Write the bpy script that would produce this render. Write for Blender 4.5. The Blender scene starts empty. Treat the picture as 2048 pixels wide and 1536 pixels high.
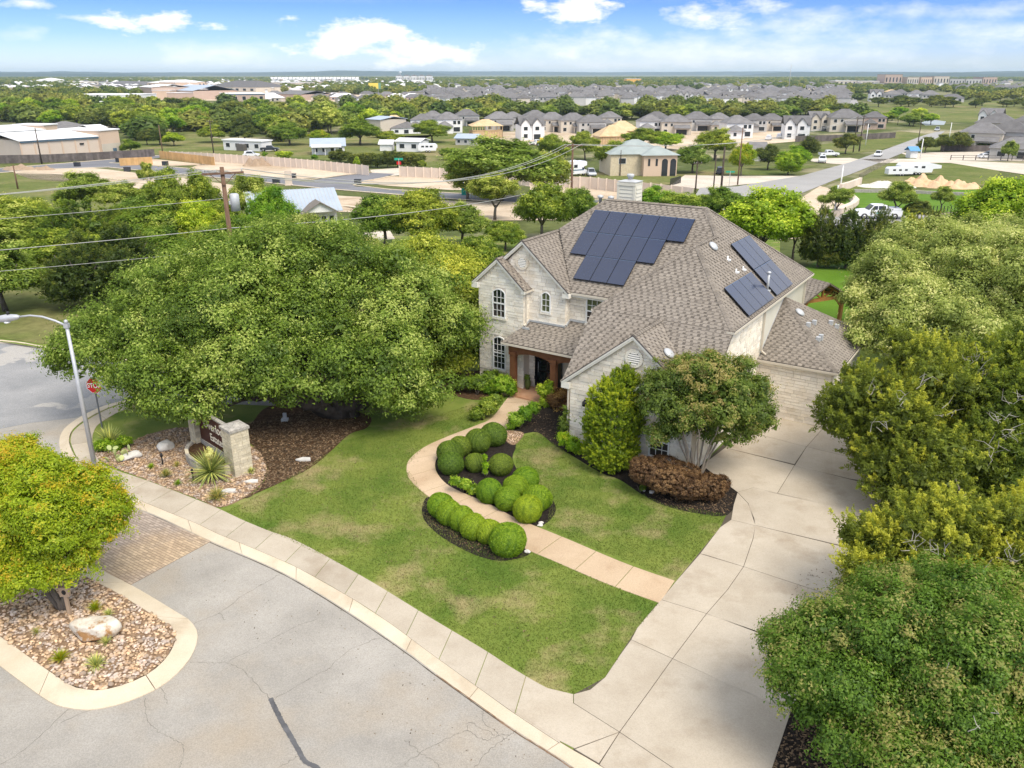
import bpy, bmesh, math, random
import numpy as np
from mathutils import Vector, Matrix
from mathutils.geometry import tessellate_polygon
R = math.radians
rng = np.random.default_rng(7); random.seed(7)
scene = bpy.context.scene
COL = scene.collection

# ---------------------------------------------------------------- camera, sky, sun, exposure
HCAM = 16.0; FPX = 1640.0; PITCH = math.atan((768 - 147) / FPX)
cam = bpy.data.objects.new("camera", bpy.data.cameras.new("camera")); COL.objects.link(cam)
cam.location = (0, 0, HCAM); cam.rotation_euler = (math.pi / 2 - PITCH, 0, 0)
cam.data.sensor_width = 36; cam.data.lens = FPX / 2048 * 36
cam.data.clip_start = 0.1; cam.data.clip_end = 60000
scene.camera = cam
scene.view_settings.view_transform = 'Standard'; scene.view_settings.look = 'None'
scene.view_settings.gamma = 1; scene.view_settings.exposure = 1.38
SUN_EL, SUN_AZ = 54.0, 146.0     # azimuth clockwise from +Y (view direction): high, over the right shoulder, veiled
world = bpy.data.worlds.new("World"); scene.world = world; world.use_nodes = True
SUN_K = 1
def build_world():
    nt = world.node_tree; N = nt.nodes; Lk = nt.links.new; N.clear()
    out = N.new('ShaderNodeOutputWorld'); bg = N.new('ShaderNodeBackground'); Lk(bg.outputs[0], out.inputs[0])
    sky = N.new('ShaderNodeTexSky'); sky.sky_type = 'NISHITA'; sky.sun_disc = False
    sky.sun_elevation = R(SUN_EL); sky.sun_rotation = R(SUN_AZ); sky.altitude = 100; sky.air_density = 1.0; sky.dust_density = 0.6; sky.ozone_density = 1.5
    tc = N.new('ShaderNodeTexCoord'); sp = N.new('ShaderNodeSeparateXYZ'); Lk(tc.outputs['Generated'], sp.inputs[0])
    def M(op, a, b=None, c=None, clamp=False):
        n = N.new('ShaderNodeMath'); n.operation = op; n.use_clamp = clamp
        for i, v in enumerate((a, b, c)):
            if v is None: continue
            if isinstance(v, (int, float)): n.inputs[i].default_value = v
            else: Lk(v, n.inputs[i])
        return n.outputs[0]
    az = M('ARCTAN2', sp.outputs[0], sp.outputs[1]); el = M('ARCSINE', sp.outputs[2])
    # deeper blue away from the horizon
    ramp = N.new('ShaderNodeValToRGB'); Lk(M('MULTIPLY', el, 1 / 0.3, clamp=True), ramp.inputs[0])
    cr = ramp.color_ramp; cr.elements[0].position = 0.0; cr.elements[0].color = (0.40, 0.46, 0.60, 1)
    cr.elements[1].position = 1.0; cr.elements[1].color = (0.95, 0.90, 0.86, 1)
    e = cr.elements.new(0.13); e.color = (0.20, 0.29, 0.60, 1)
    e = cr.elements.new(0.26); e.color = (0.105, 0.185, 0.60, 1)
    mul = N.new('ShaderNodeMix'); mul.data_type = 'RGBA'; mul.blend_type = 'MULTIPLY'; mul.inputs[0].default_value = 1
    Lk(sky.outputs[0], mul.inputs[6]); Lk(ramp.outputs[0], mul.inputs[7])
    # clouds: noise in azimuth / elevation, plus the banks that stand in the view
    cv = N.new('ShaderNodeCombineXYZ'); Lk(M('MULTIPLY', az, 1.0), cv.inputs[0]); Lk(M('MULTIPLY', el, 2.3), cv.inputs[1])
    n1 = N.new('ShaderNodeTexNoise'); n1.inputs['Scale'].default_value = 17; n1.inputs['Detail'].default_value = 9; n1.inputs['Roughness'].default_value = 0.62
    Lk(cv.outputs[0], n1.inputs['Vector'])
    n2 = N.new('ShaderNodeTexNoise'); n2.inputs['Scale'].default_value = 2.6; n2.inputs['Detail'].default_value = 5
    Lk(cv.outputs[0], n2.inputs['Vector'])
    nz = M('SUBTRACT', n1.outputs[0], 0.5)
    dens = M('MULTIPLY', M('ADD', M('SUBTRACT', n2.outputs[0], 0.36), M('MULTIPLY', nz, 0.6)), 5.0, clamp=True)
    fade = M('MULTIPLY', M('SUBTRACT', el, 0.07), 14, clamp=True)
    dens = M('MULTIPLY', dens, fade)  # cover above the view only, made denser to whiten the ambient light
    def px(u, v):
        d = Vector(((u - 1024) / FPX, math.cos(PITCH) - (v - 768) / FPX * math.sin(PITCH), -math.sin(PITCH) - (v - 768) / FPX * math.cos(PITCH))).normalized()
        return math.atan2(d.x, d.y), math.asin(d.z)
    for (u, v, ru, rv, k, amp, sharp) in ((700, 78, 95, 36, 1, 3.4, 3.2), (815, 100, 120, 26, 1, 3.6, 3.0), (300, 40, 85, 17, 1, 3.6, 3.0), (185, 36, 50, 8, .8, 3, 2),
            (1145, 18, 80, 26, .95, 3.8, 3.0), (430, 105, 90, 26, .6, 2.5, 1.6), (60, 5, 40, 9, .8, 3, 2), (1160, 92, 95, 44, .75, 2.8, 1.5),
            (1440, 30, 95, 28, .8, 3.6, 2.0), (1590, 50, 150, 32, .65, 3.6, 1.2), (1400, 105, 380, 44, .8, 2.4, 1.1), (1850, 70, 260, 30, .7, 3.2, 1.1),
            (1960, 20, 150, 18, .6, 3.2, 1.2), (1530, 84, 130, 26, .6, 3, 1.6), (1230, 130, 300, 26, .5, 2.4, 1.2), (0, 66, 60, 12, .5, 3, 1.5)):
        a0, e0 = px(u, v); ra = ru / 1400.0; re = rv / 1640.0
        dx = M('MULTIPLY', M('SUBTRACT', az, a0), 1 / ra); dy = M('MULTIPLY', M('SUBTRACT', el, e0), 1 / re)
        rr = M('SQRT', M('ADD', M('MULTIPLY', dx, dx), M('MULTIPLY', dy, dy)))
        m = M('SMOOTHSTEP', M('ADD', M('SUBTRACT', 1.0, rr), M('MULTIPLY', nz, amp * 1.15)), 0.0, 1.5 / sharp) if False else M('MULTIPLY', M('ADD', M('SUBTRACT', 1.0, rr), M('MULTIPLY', nz, amp * 1.2)), sharp * .48, clamp=True)
        dens = M('MAXIMUM', dens, M('MULTIPLY', m, k))
    mix = N.new('ShaderNodeMix'); mix.data_type = 'RGBA'; mix.blend_type = 'MIX'
    Lk(dens, mix.inputs[0]); Lk(mul.outputs[2], mix.inputs[6])
    shade = N.new('ShaderNodeMix'); shade.data_type = 'RGBA'; Lk(M('MULTIPLY', n1.outputs[0], 1.4, clamp=True), shade.inputs[0])
    shade.inputs[6].default_value = (2.5, 2.55, 2.65, 1); shade.inputs[7].default_value = (3.7, 3.6, 3.45, 1)
    Lk(shade.outputs[2], mix.inputs[7])
    Lk(mix.outputs[2], bg.inputs[0]); bg.inputs[1].default_value = 0.15
build_world()
sun = bpy.data.objects.new("sun", bpy.data.lights.new("sun", 'SUN')); COL.objects.link(sun)
sun.data.energy = 1.5; sun.data.angle = R(30); sun.data.color = (1.0, 0.91, 0.77)
sd = Vector((math.sin(R(SUN_AZ)) * math.cos(R(SUN_EL)), math.cos(R(SUN_AZ)) * math.cos(R(SUN_EL)), math.sin(R(SUN_EL))))
sun.rotation_euler = (-sd).to_track_quat('-Z', 'Y').to_euler(); sun.location = sd * 80
scene.cycles.max_bounces = 5; scene.cycles.diffuse_bounces = 4; scene.cycles.glossy_bounces = 2; scene.cycles.transmission_bounces = 2
scene.cycles.transparent_max_bounces = 4; scene.cycles.volume_bounces = 1; scene.cycles.use_denoising = True
scene.cycles.caustics_reflective = False; scene.cycles.caustics_refractive = False

# ---------------------------------------------------------------- terrain profile (falls away behind the lot)
TP = [(-300, 0), (62, 0), (80, -1.0), (116, -2.7), (134, -4.4), (200, -6.6), (300, -8.0), (60000, -8.0)]
def hz(y):
    for (a, za), (b, zb) in zip(TP, TP[1:]):
        if y <= b: return za + (zb - za) * (y - a) / (b - a)
    return -8.0
cP, sP = math.cos(PITCH), math.sin(PITCH)
def ray(u, v):
    y = -(v - 768) / FPX
    return ((u - 1024) / FPX, cP + y * sP, -sP + y * cP)
def G(u, v, dz=0.0):
    """point of the terrain that the photograph shows at (u, v)"""
    r = ray(u, v)
    for (a, za), (b, zb) in zip(TP, TP[1:]):
        m = (zb - za) / (b - a); den = r[2] - m * r[1]
        if abs(den) < 1e-9: continue
        t = (za + dz - m * a - HCAM) / den; y = r[1] * t
        if t > 0 and a - 1e-6 <= y <= b + 1e-6: return Vector((r[0] * t, y, za + m * (y - a) + dz))
    return Vector((r[0] * 9000, r[1] * 9000, -8))
def PZ(u, v, z):
    r = ray(u, v); t = (z - HCAM) / r[2]; return Vector((r[0] * t, r[1] * t, z))
def PD(u, v, y):
    r = ray(u, v); t = y / r[1]; return Vector((r[0] * t, y, HCAM + r[2] * t))
def pxm(p):      # photograph pixels per metre at a point
    return FPX / (p[1] * cP - (p[2] - HCAM) * sP)
def proj(p):
    d = p[1] * cP - (p[2] - HCAM) * sP; up = p[1] * sP + (p[2] - HCAM) * cP
    return 1024 + FPX * p[0] / d, 768 - FPX * up / d

# ---------------------------------------------------------------- materials
def new_mat(name):
    m = bpy.data.materials.new(name); m.use_nodes = True
    return m, m.node_tree.nodes, m.node_tree.links.new
def mat(name, c1, c2=None, scale=2.0, rough=0.8, detail=6, bump=0.0, bscale=None, tone=0.0, rand=0.0, metal=0.0, c3=None, s3=0.3, t3=(0.45, 0.65), coords='pos', spec=0.3, fine=0.0, fscale=60, stretch=None, contrast=(0.35, 0.65)):
    m, N, Lk = new_mat(name); bs = N['Principled BSDF']
    bs.inputs['Roughness'].default_value = rough; bs.inputs['Metallic'].default_value = metal
    bs.inputs['Specular IOR Level'].default_value = spec
    if coords == 'pos': vec = N.new('ShaderNodeNewGeometry').outputs['Position']
    else: vec = N.new('ShaderNodeTexCoord').outputs['Object']
    if stretch:
        mp = N.new('ShaderNodeMapping'); mp.inputs['Scale'].default_value = stretch; Lk(vec, mp.inputs[0]); vec = mp.outputs[0]
    def noise(s, d=detail, ro=0.6):
        n = N.new('ShaderNodeTexNoise'); n.inputs['Scale'].default_value = s; n.inputs['Detail'].default_value = d; n.inputs['Roughness'].default_value = ro
        Lk(vec, n.inputs['Vector']); return n.outputs[0]
    def mr(x, a, b, c=0.0, d=1.0):
        n = N.new('ShaderNodeMapRange'); Lk(x, n.inputs[0]); n.inputs[1].default_value = a; n.inputs[2].default_value = b; n.inputs[3].default_value = c; n.inputs[4].default_value = d
        return n.outputs[0]
    def mixc(f, a, b, mode='MIX'):
        n = N.new('ShaderNodeMix'); n.data_type = 'RGBA'; n.blend_type = mode
        if isinstance(f, float): n.inputs[0].default_value = f
        else: Lk(f, n.inputs[0])
        for i, x in ((6, a), (7, b)):
            if isinstance(x, tuple): n.inputs[i].default_value = (*x, 1)
            else: Lk(x, n.inputs[i])
        return n.outputs[2]
    col = mixc(mr(noise(scale), *contrast), c1, c2) if c2 else None
    if col is None:
        rgb = N.new('ShaderNodeRGB'); rgb.outputs[0].default_value = (*c1, 1); col = rgb.outputs[0]
    if c3: col = mixc(mr(noise(s3, 4), *t3), col, c3)
    def bright(col, fac):
        n = N.new('ShaderNodeVectorMath'); n.operation = 'SCALE'; Lk(col, n.inputs[0]); Lk(fac, n.inputs[3]); return n.outputs[0]
    if fine: col = bright(col, mr(noise(fscale, 3, 0.7), 0.3, 0.7, 1 - fine, 1 + fine))
    if tone:
        at = N.new('ShaderNodeAttribute'); at.attribute_name = 'tone'; col = bright(col, mr(at.outputs['Fac'], 0, 1, 1 - tone, 1 + tone))
    if rand:
        oi = N.new('ShaderNodeObjectInfo'); col = bright(col, mr(oi.outputs['Random'], 0, 1, 1 - rand, 1 + rand))
    Lk(col, bs.inputs['Base Color'])
    if bump:
        b = N.new('ShaderNodeBump'); b.inputs['Strength'].default_value = bump; b.inputs['Distance'].default_value = 0.03
        Lk(noise(bscale or scale * 4), b.inputs['Height']); Lk(b.outputs[0], bs.inputs['Normal'])
    return m
LK = 2.2
def leaf_mat(name, dark, light, tip=None, rand=0.12, trans=0.45):
    dark = tuple(a * .80 + b * .20 for a, b in zip(dark, light))
    dark, light, tip = [tuple(min(.75, c * k) for c, k in zip(x, (LK * 1.15, LK * .97, LK * .72))) if x else None for x in (dark, light, tip)]
    m, N, Lk = new_mat(name); N.remove(N['Principled BSDF'])
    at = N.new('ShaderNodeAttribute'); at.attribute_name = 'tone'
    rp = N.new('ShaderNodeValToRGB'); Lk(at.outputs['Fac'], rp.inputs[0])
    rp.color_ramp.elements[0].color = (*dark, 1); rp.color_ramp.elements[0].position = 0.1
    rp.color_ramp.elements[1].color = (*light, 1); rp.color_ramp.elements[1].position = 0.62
    if tip: e = rp.color_ramp.elements.new(0.92); e.color = (*tip, 1)  # coloured leaf tips on some trees; elsewhere pale highlights painted on clump tops
    oi = N.new('ShaderNodeObjectInfo')
    hs = N.new('ShaderNodeHueSaturation')
    def mr(x, c, d):
        n = N.new('ShaderNodeMapRange'); Lk(x, n.inputs[0]); n.inputs[3].default_value = c; n.inputs[4].default_value = d; return n.outputs[0]
    Lk(mr(oi.outputs['Random'], 0.5 - 0.025 * rand / 0.12, 0.5 + 0.02 * rand / 0.12), hs.inputs['Hue'])
    Lk(mr(oi.outputs['Random'], 1 + 2 * rand, 1 - 1.6 * rand), hs.inputs['Value']); Lk(rp.outputs[0], hs.inputs['Color'])
    d = N.new('ShaderNodeBsdfDiffuse'); t = N.new('ShaderNodeBsdfTranslucent'); g = N.new('ShaderNodeBsdfGlossy'); g.inputs['Roughness'].default_value = 0.45
    g.inputs['Color'].default_value = (.9, .95, .9, 1)
    Lk(hs.outputs[0], d.inputs[0]); Lk(hs.outputs[0], t.inputs[0])
    x = N.new('ShaderNodeMixShader'); x.inputs[0].default_value = trans; Lk(d.outputs[0], x.inputs[1]); Lk(t.outputs[0], x.inputs[2])
    y = N.new('ShaderNodeMixShader'); y.inputs[0].default_value = 0.015; Lk(x.outputs[0], y.inputs[1]); Lk(g.outputs[0], y.inputs[2])
    Lk(y.outputs[0], N['Material Output'].inputs[0]); return m

M = {}
M['lawn'] = mat('lawn', (0.095, 0.155, 0.024), (0.195, 0.235, 0.050), scale=0.35, c3=(0.36, 0.29, 0.15), s3=0.42, t3=(0.51, 0.74), fine=0.22, fscale=30, rough=0.95, bump=0.9, bscale=25, spec=0.1)
M['lush'] = mat('lush lawn', (0.08, 0.16, 0.012), (0.11, 0.2, 0.02), scale=0.3, fine=0.15, fscale=8, rough=0.95, spec=0.1)
M['field'] = mat('far ground', (0.075, 0.098, 0.03), (0.13, 0.14, 0.05), scale=0.03, c3=(0.34, 0.30, 0.20), s3=0.02, t3=(0.52, 0.64), fine=0.3, fscale=0.6, rough=1, spec=0.05)
M['meadow'] = mat('meadow grass', (0.10, 0.13, 0.032), (0.165, 0.175, 0.06), scale=0.08, c3=(0.24, 0.20, 0.10), s3=0.05, t3=(0.5, 0.7), fine=0.25, fscale=1.2, rough=1, spec=0.05)
M['dirt'] = mat('bare dirt', (0.50, 0.40, 0.29), (0.60, 0.51, 0.40), scale=0.12, c3=(0.36, 0.27, 0.18), s3=0.06, t3=(0.5, 0.68), fine=0.12, fscale=1.0, rough=1, spec=0.05)
M['gravelroad'] = mat('pale gravel', (0.50, 0.44, 0.36), (0.60, 0.54, 0.46), scale=0.2, fine=0.1, fscale=2, rough=1, spec=0.05)
M['road'] = mat('road concrete asphalt', (0.285, 0.268, 0.24), (0.385, 0.362, 0.325), scale=0.28, c3=(0.34, 0.29, 0.225), s3=0.22, t3=(0.48, 0.72), fine=0.2, fscale=30, rough=0.9, bump=0.4, bscale=60, spec=0.15)
M['oldroad'] = mat('old street asphalt', (0.235, 0.24, 0.245), (0.31, 0.31, 0.31), scale=0.35, c3=(0.38, 0.365, 0.34), s3=0.20, t3=(0.575, 0.60), fine=0.22, fscale=20, rough=1, bump=0.4, bscale=40, spec=0.03)
M['farroad'] = mat('far road asphalt', (0.30, 0.295, 0.285), (0.35, 0.34, 0.33), scale=0.1, fine=0.08, fscale=3, rough=0.9, spec=0.15)
M['newroad'] = mat('new asphalt', (0.15, 0.155, 0.17), (0.20, 0.20, 0.215), scale=0.1, fine=0.08, fscale=3, rough=0.9, spec=0.15)
M['concrete'] = mat('broom concrete', (0.405, 0.35, 0.275), (0.47, 0.415, 0.335), scale=0.7, c3=(0.33, 0.27, 0.20), s3=0.55, t3=(0.54, 0.76), fine=0.10, fscale=28, rough=0.9, rand=0.075, tone=0.03, spec=0.15)
M['walk'] = mat('pebble concrete walk', (0.50, 0.375, 0.25), (0.58, 0.45, 0.315), scale=1.0, c3=(0.45, 0.325, 0.21), s3=0.5, fine=0.2, fscale=45, rough=0.9, rand=0.04, spec=0.15, bump=0.5, bscale=70)
M['curb'] = mat('curb concrete', (0.53, 0.45, 0.33), (0.60, 0.52, 0.40), scale=0.8, c3=(0.43, 0.35, 0.25), s3=0.5, t3=(0.55, 0.75), fine=0.08, fscale=30, rough=0.9, rand=0.04, spec=0.15)
M['joint'] = mat('dark joint', (0.09, 0.075, 0.055), rough=1)
M['mulch'] = mat('black mulch', (0.018, 0.015, 0.013), (0.04, 0.033, 0.028), scale=8, fine=0.5, fscale=30, rough=1, bump=1, bscale=30, spec=0.05)
M['bark'] = mat('brown leaf mulch', (0.055, 0.032, 0.018), (0.11, 0.068, 0.038), scale=5, fine=0.5, fscale=25, rough=1, bump=1, bscale=30, spec=0.05)
M['chip'] = mat('mulch chips', (0.085, 0.055, 0.032), (0.19, 0.13, 0.075), scale=9, tone=0.7, rough=1)
M['soil'] = mat('reddish soil under rocks', (0.20, 0.13, 0.08), (0.28, 0.19, 0.12), scale=3, fine=0.3, fscale=20, rough=1)
M['rock'] = mat('river rock', (0.40, 0.26, 0.155), (0.54, 0.40, 0.26), scale=6, tone=0.38, rand=0.38, c3=(0.42, 0.345, 0.29), s3=2.3, t3=(0.45, 0.6), rough=0.85, spec=0.2)
M['boulder'] = mat('limestone boulder', (0.50, 0.44, 0.35), (0.66, 0.62, 0.54), scale=2.5, c3=(0.34, 0.19, 0.08), s3=2.6, t3=(0.50, 0.60), rough=0.9, bump=1.0, bscale=6, fine=0.12, fscale=9)
M['paleboulder'] = mat('pale boulder', (0.50, 0.49, 0.46), (0.64, 0.62, 0.58), scale=3, rough=0.9, bump=0.8, bscale=7)
M['paver'] = mat('clay pavers', (0.39, 0.29, 0.195), (0.47, 0.36, 0.24), scale=0.5, c3=(0.32, 0.265, 0.22), s3=0.3, t3=(0.42, 0.6), tone=0.18, rand=0.18, rough=0.9, fine=0.1, fscale=25)
M['crack'] = mat('crack', (0.17, 0.155, 0.135), rough=1)
M['tar'] = mat('tar seal', (0.07, 0.07, 0.075), (0.12, 0.12, 0.125), scale=4, rough=0.7)
M['stone'] = mat('chopped white limestone', (0.80, 0.73, 0.61), (0.85, 0.80, 0.70), scale=1.4, c3=(0.66, 0.56, 0.41), s3=0.55, t3=(0.57, 0.80), fine=0.07, fscale=22, tone=0.12, rand=0.0, rough=0.9, bump=0.6, bscale=20, spec=0.15)
M['stone_o'] = mat('chopped limestone block', (0.80, 0.72, 0.60), (0.85, 0.79, 0.69), scale=1.4, c3=(0.66, 0.57, 0.43), s3=0.5, t3=(0.58, 0.80), fine=0.07, fscale=22, rand=0.10, rough=0.9, bump=0.6, bscale=20, spec=0.15)
M['mortar'] = mat('mortar', (0.66, 0.59, 0.49), rough=0.95)
M['tanstone'] = mat('tan sandstone', (0.50, 0.42, 0.29), (0.60, 0.52, 0.37), scale=2.5, tone=0.2, rough=0.9, fine=0.1, fscale=15)
M['capstone'] = mat('weathered cap stone', (0.26, 0.245, 0.22), (0.42, 0.39, 0.34), scale=5, rough=0.95, fine=0.2, fscale=20)
M['deck'] = mat('roof deck', (0.15, 0.13, 0.11), rough=1)
M['shingle'] = mat('brown asphalt shingles', (0.215, 0.188, 0.158), (0.24, 0.212, 0.180), scale=0.35, tone=0.72, fine=0.12, fscale=30, rough=0.95, spec=0.1)
M['trim'] = mat('cream trim paint', (0.76, 0.73, 0.65), rough=0.5)
M['siding'] = mat('cream siding paint', (0.60, 0.58, 0.49), (0.64, 0.62, 0.53), scale=0.6, rough=0.6)
M['gutter'] = mat('cream gutter', (0.62, 0.56, 0.46), rough=0.4)
M['darkline'] = mat('drip edge', (0.08, 0.07, 0.065), rough=0.6)
M['white'] = mat('white vinyl', (0.78, 0.78, 0.76), rough=0.4)
M['glass'] = mat('window glass', (0.012, 0.018, 0.018), rough=0.06, spec=0.6)
M['glass_g'] = mat('olive shaded glass', (0.10, 0.115, 0.055), rough=0.1, spec=0.6)
M['screen'] = mat('window screen', (0.035, 0.028, 0.024), rough=0.5)
M['door'] = mat('black steel door', (0.012, 0.012, 0.013), rough=0.3)
M['brownwood'] = mat('stained porch timber', (0.13, 0.052, 0.022), (0.18, 0.075, 0.035), scale=3, rough=0.6)
M['pipe'] = mat('galvanised vent', (0.45, 0.47, 0.48), (0.52, 0.53, 0.54), scale=5, rough=0.5, metal=0.2)
M['steel'] = mat('galvanised steel pole', (0.42, 0.44, 0.46), (0.5, 0.51, 0.53), scale=3, rough=0.45, metal=0.35, coords='obj')
M['solar'] = mat('solar cells', (0.012, 0.022, 0.058), (0.015, 0.026, 0.066), scale=0.5, rough=0.18, spec=0.9)
M['solarframe'] = mat('black panel frame', (0.008, 0.009, 0.014), rough=0.4)
M['solarline'] = mat('silver cell line', (0.085, 0.12, 0.19), rough=0.4)
M['red'] = mat('sign red', (0.55, 0.012, 0.015), rough=0.4)
M['signwhite'] = mat('sign white', (0.85, 0.85, 0.85), rough=0.5)
M['signbrown'] = mat('dark brown sign board', (0.055, 0.016, 0.010), (0.075, 0.024, 0.016), scale=4, rough=0.5)
M['lettering'] = mat('cream sign letters', (0.75, 0.70, 0.58), rough=0.5)
M['black'] = mat('black metal', (0.02, 0.02, 0.02), rough=0.5)
M['poletimber'] = mat('creosote pole', (0.13, 0.075, 0.05), (0.19, 0.12, 0.08), scale=3, rough=0.95, coords='obj', stretch=(4, 4, .5))
M['poletimber2'] = mat('dark utility pole', (0.06, 0.045, 0.035), (0.09, 0.07, 0.055), scale=3, rough=0.95)
M['wire'] = mat('aluminium wire', (0.42, 0.42, 0.40), rough=0.5)
M['trunk'] = mat('tree bark', (0.10, 0.085, 0.068), (0.17, 0.145, 0.12), scale=4, rough=1, bump=1, bscale=10, stretch=(2, 2, .6))
M['darktrunk'] = mat('dark oak bark', (0.045, 0.036, 0.028), (0.08, 0.065, 0.05), scale=4, rough=1, bump=1, bscale=10)
M['paletrunk'] = mat('smooth pale bark', (0.27, 0.23, 0.18), (0.36, 0.31, 0.25), scale=3, rough=0.9, stretch=(1, 1, .4))
M['deadwood'] = mat('grey dead twigs', (0.36, 0.33, 0.29), (0.46, 0.43, 0.38), scale=3, rough=1)
# foliage
M['f_oak'] = leaf_mat('live oak leaves', (0.024, 0.052, 0.009), (0.105, 0.170, 0.027), (0.24, 0.31, 0.10))
M['f_oak2'] = leaf_mat('silvery live oak leaves', (0.044, 0.078, 0.02), (0.155, 0.220, 0.066), (0.32, 0.38, 0.18))
M['f_green'] = leaf_mat('fresh green leaves', (0.026, 0.062, 0.008), (0.088, 0.150, 0.018), (0.20, 0.27, 0.05))
M['f_bright'] = leaf_mat('bright green leaves', (0.036, 0.095, 0.006), (0.115, 0.215, 0.014), (0.24, 0.34, 0.05))
M['f_cedar'] = leaf_mat('cedar foliage', (0.024, 0.048, 0.010), (0.086, 0.136, 0.020), (0.19, 0.245, 0.035))
M['f_darkcedar'] = leaf_mat('dark cedar foliage', (0.018, 0.034, 0.010), (0.055, 0.085, 0.020), (0.12, 0.15, 0.03))
M['f_myrtle'] = leaf_mat('crepe myrtle leaves', (0.026, 0.062, 0.010), (0.092, 0.162, 0.022), (0.18, 0.18, 0.08))
M['f_myrtle2'] = leaf_mat('grey green myrtle leaves', (0.020, 0.046, 0.010), (0.072, 0.122, 0.024), (0.16, 0.16, 0.07))
M['f_yellow'] = leaf_mat('yellow green new leaves', (0.040, 0.10, 0.004), (0.110, 0.195, 0.012), (0.20, 0.20, 0.014))
M['f_box'] = leaf_mat('boxwood leaves', (0.026, 0.066, 0.006), (0.082, 0.155, 0.010), (0.14, 0.22, 0.02), rand=0.10, trans=.15)
M['f_boxd'] = leaf_mat('darker boxwood leaves', (0.018, 0.042, 0.007), (0.050, 0.092, 0.014), (0.10, 0.17, 0.02), rand=0.08, trans=.15)
M['f_juniper'] = leaf_mat('juniper foliage', (0.024, 0.062, 0.006), (0.080, 0.155, 0.010), (0.16, 0.24, 0.02))
M['f_red'] = leaf_mat('barberry leaves', (0.024, 0.015, 0.009), (0.070, 0.046, 0.030), (0.17, 0.125, 0.075), rand=0.0)
M['f_brownhedge'] = leaf_mat('brown tinged hedge leaves', (0.045, 0.028, 0.014), (0.11, 0.075, 0.035), (0.20, 0.16, 0.06), rand=0.0)
M['f_lime'] = leaf_mat('lime hedge leaves', (0.06, 0.15, 0.006), (0.16, 0.28, 0.014), (0.42, 0.42, 0.03), rand=0.0)
M['f_grass'] = leaf_mat('grass tuft', (0.06, 0.09, 0.03), (0.16, 0.21, 0.08), (0.30, 0.28, 0.10), rand=0.1)
M['f_agave'] = leaf_mat('sword leaves', (0.06, 0.10, 0.03), (0.17, 0.22, 0.09), (0.36, 0.34, 0.12), rand=0.05, trans=.1)
M['f_cactus'] = leaf_mat('prickly pear pads', (0.10, 0.15, 0.08), (0.20, 0.26, 0.15), None, rand=0.05, trans=.05)
M['f_dry'] = leaf_mat('dry stalk', (0.30, 0.20, 0.08), (0.50, 0.36, 0.18), None, rand=0.0)
M['f_far'] = leaf_mat('wood canopy', (0.035, 0.060, 0.016), (0.095, 0.14, 0.036), (0.15, 0.19, 0.05), rand=0.2)

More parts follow.
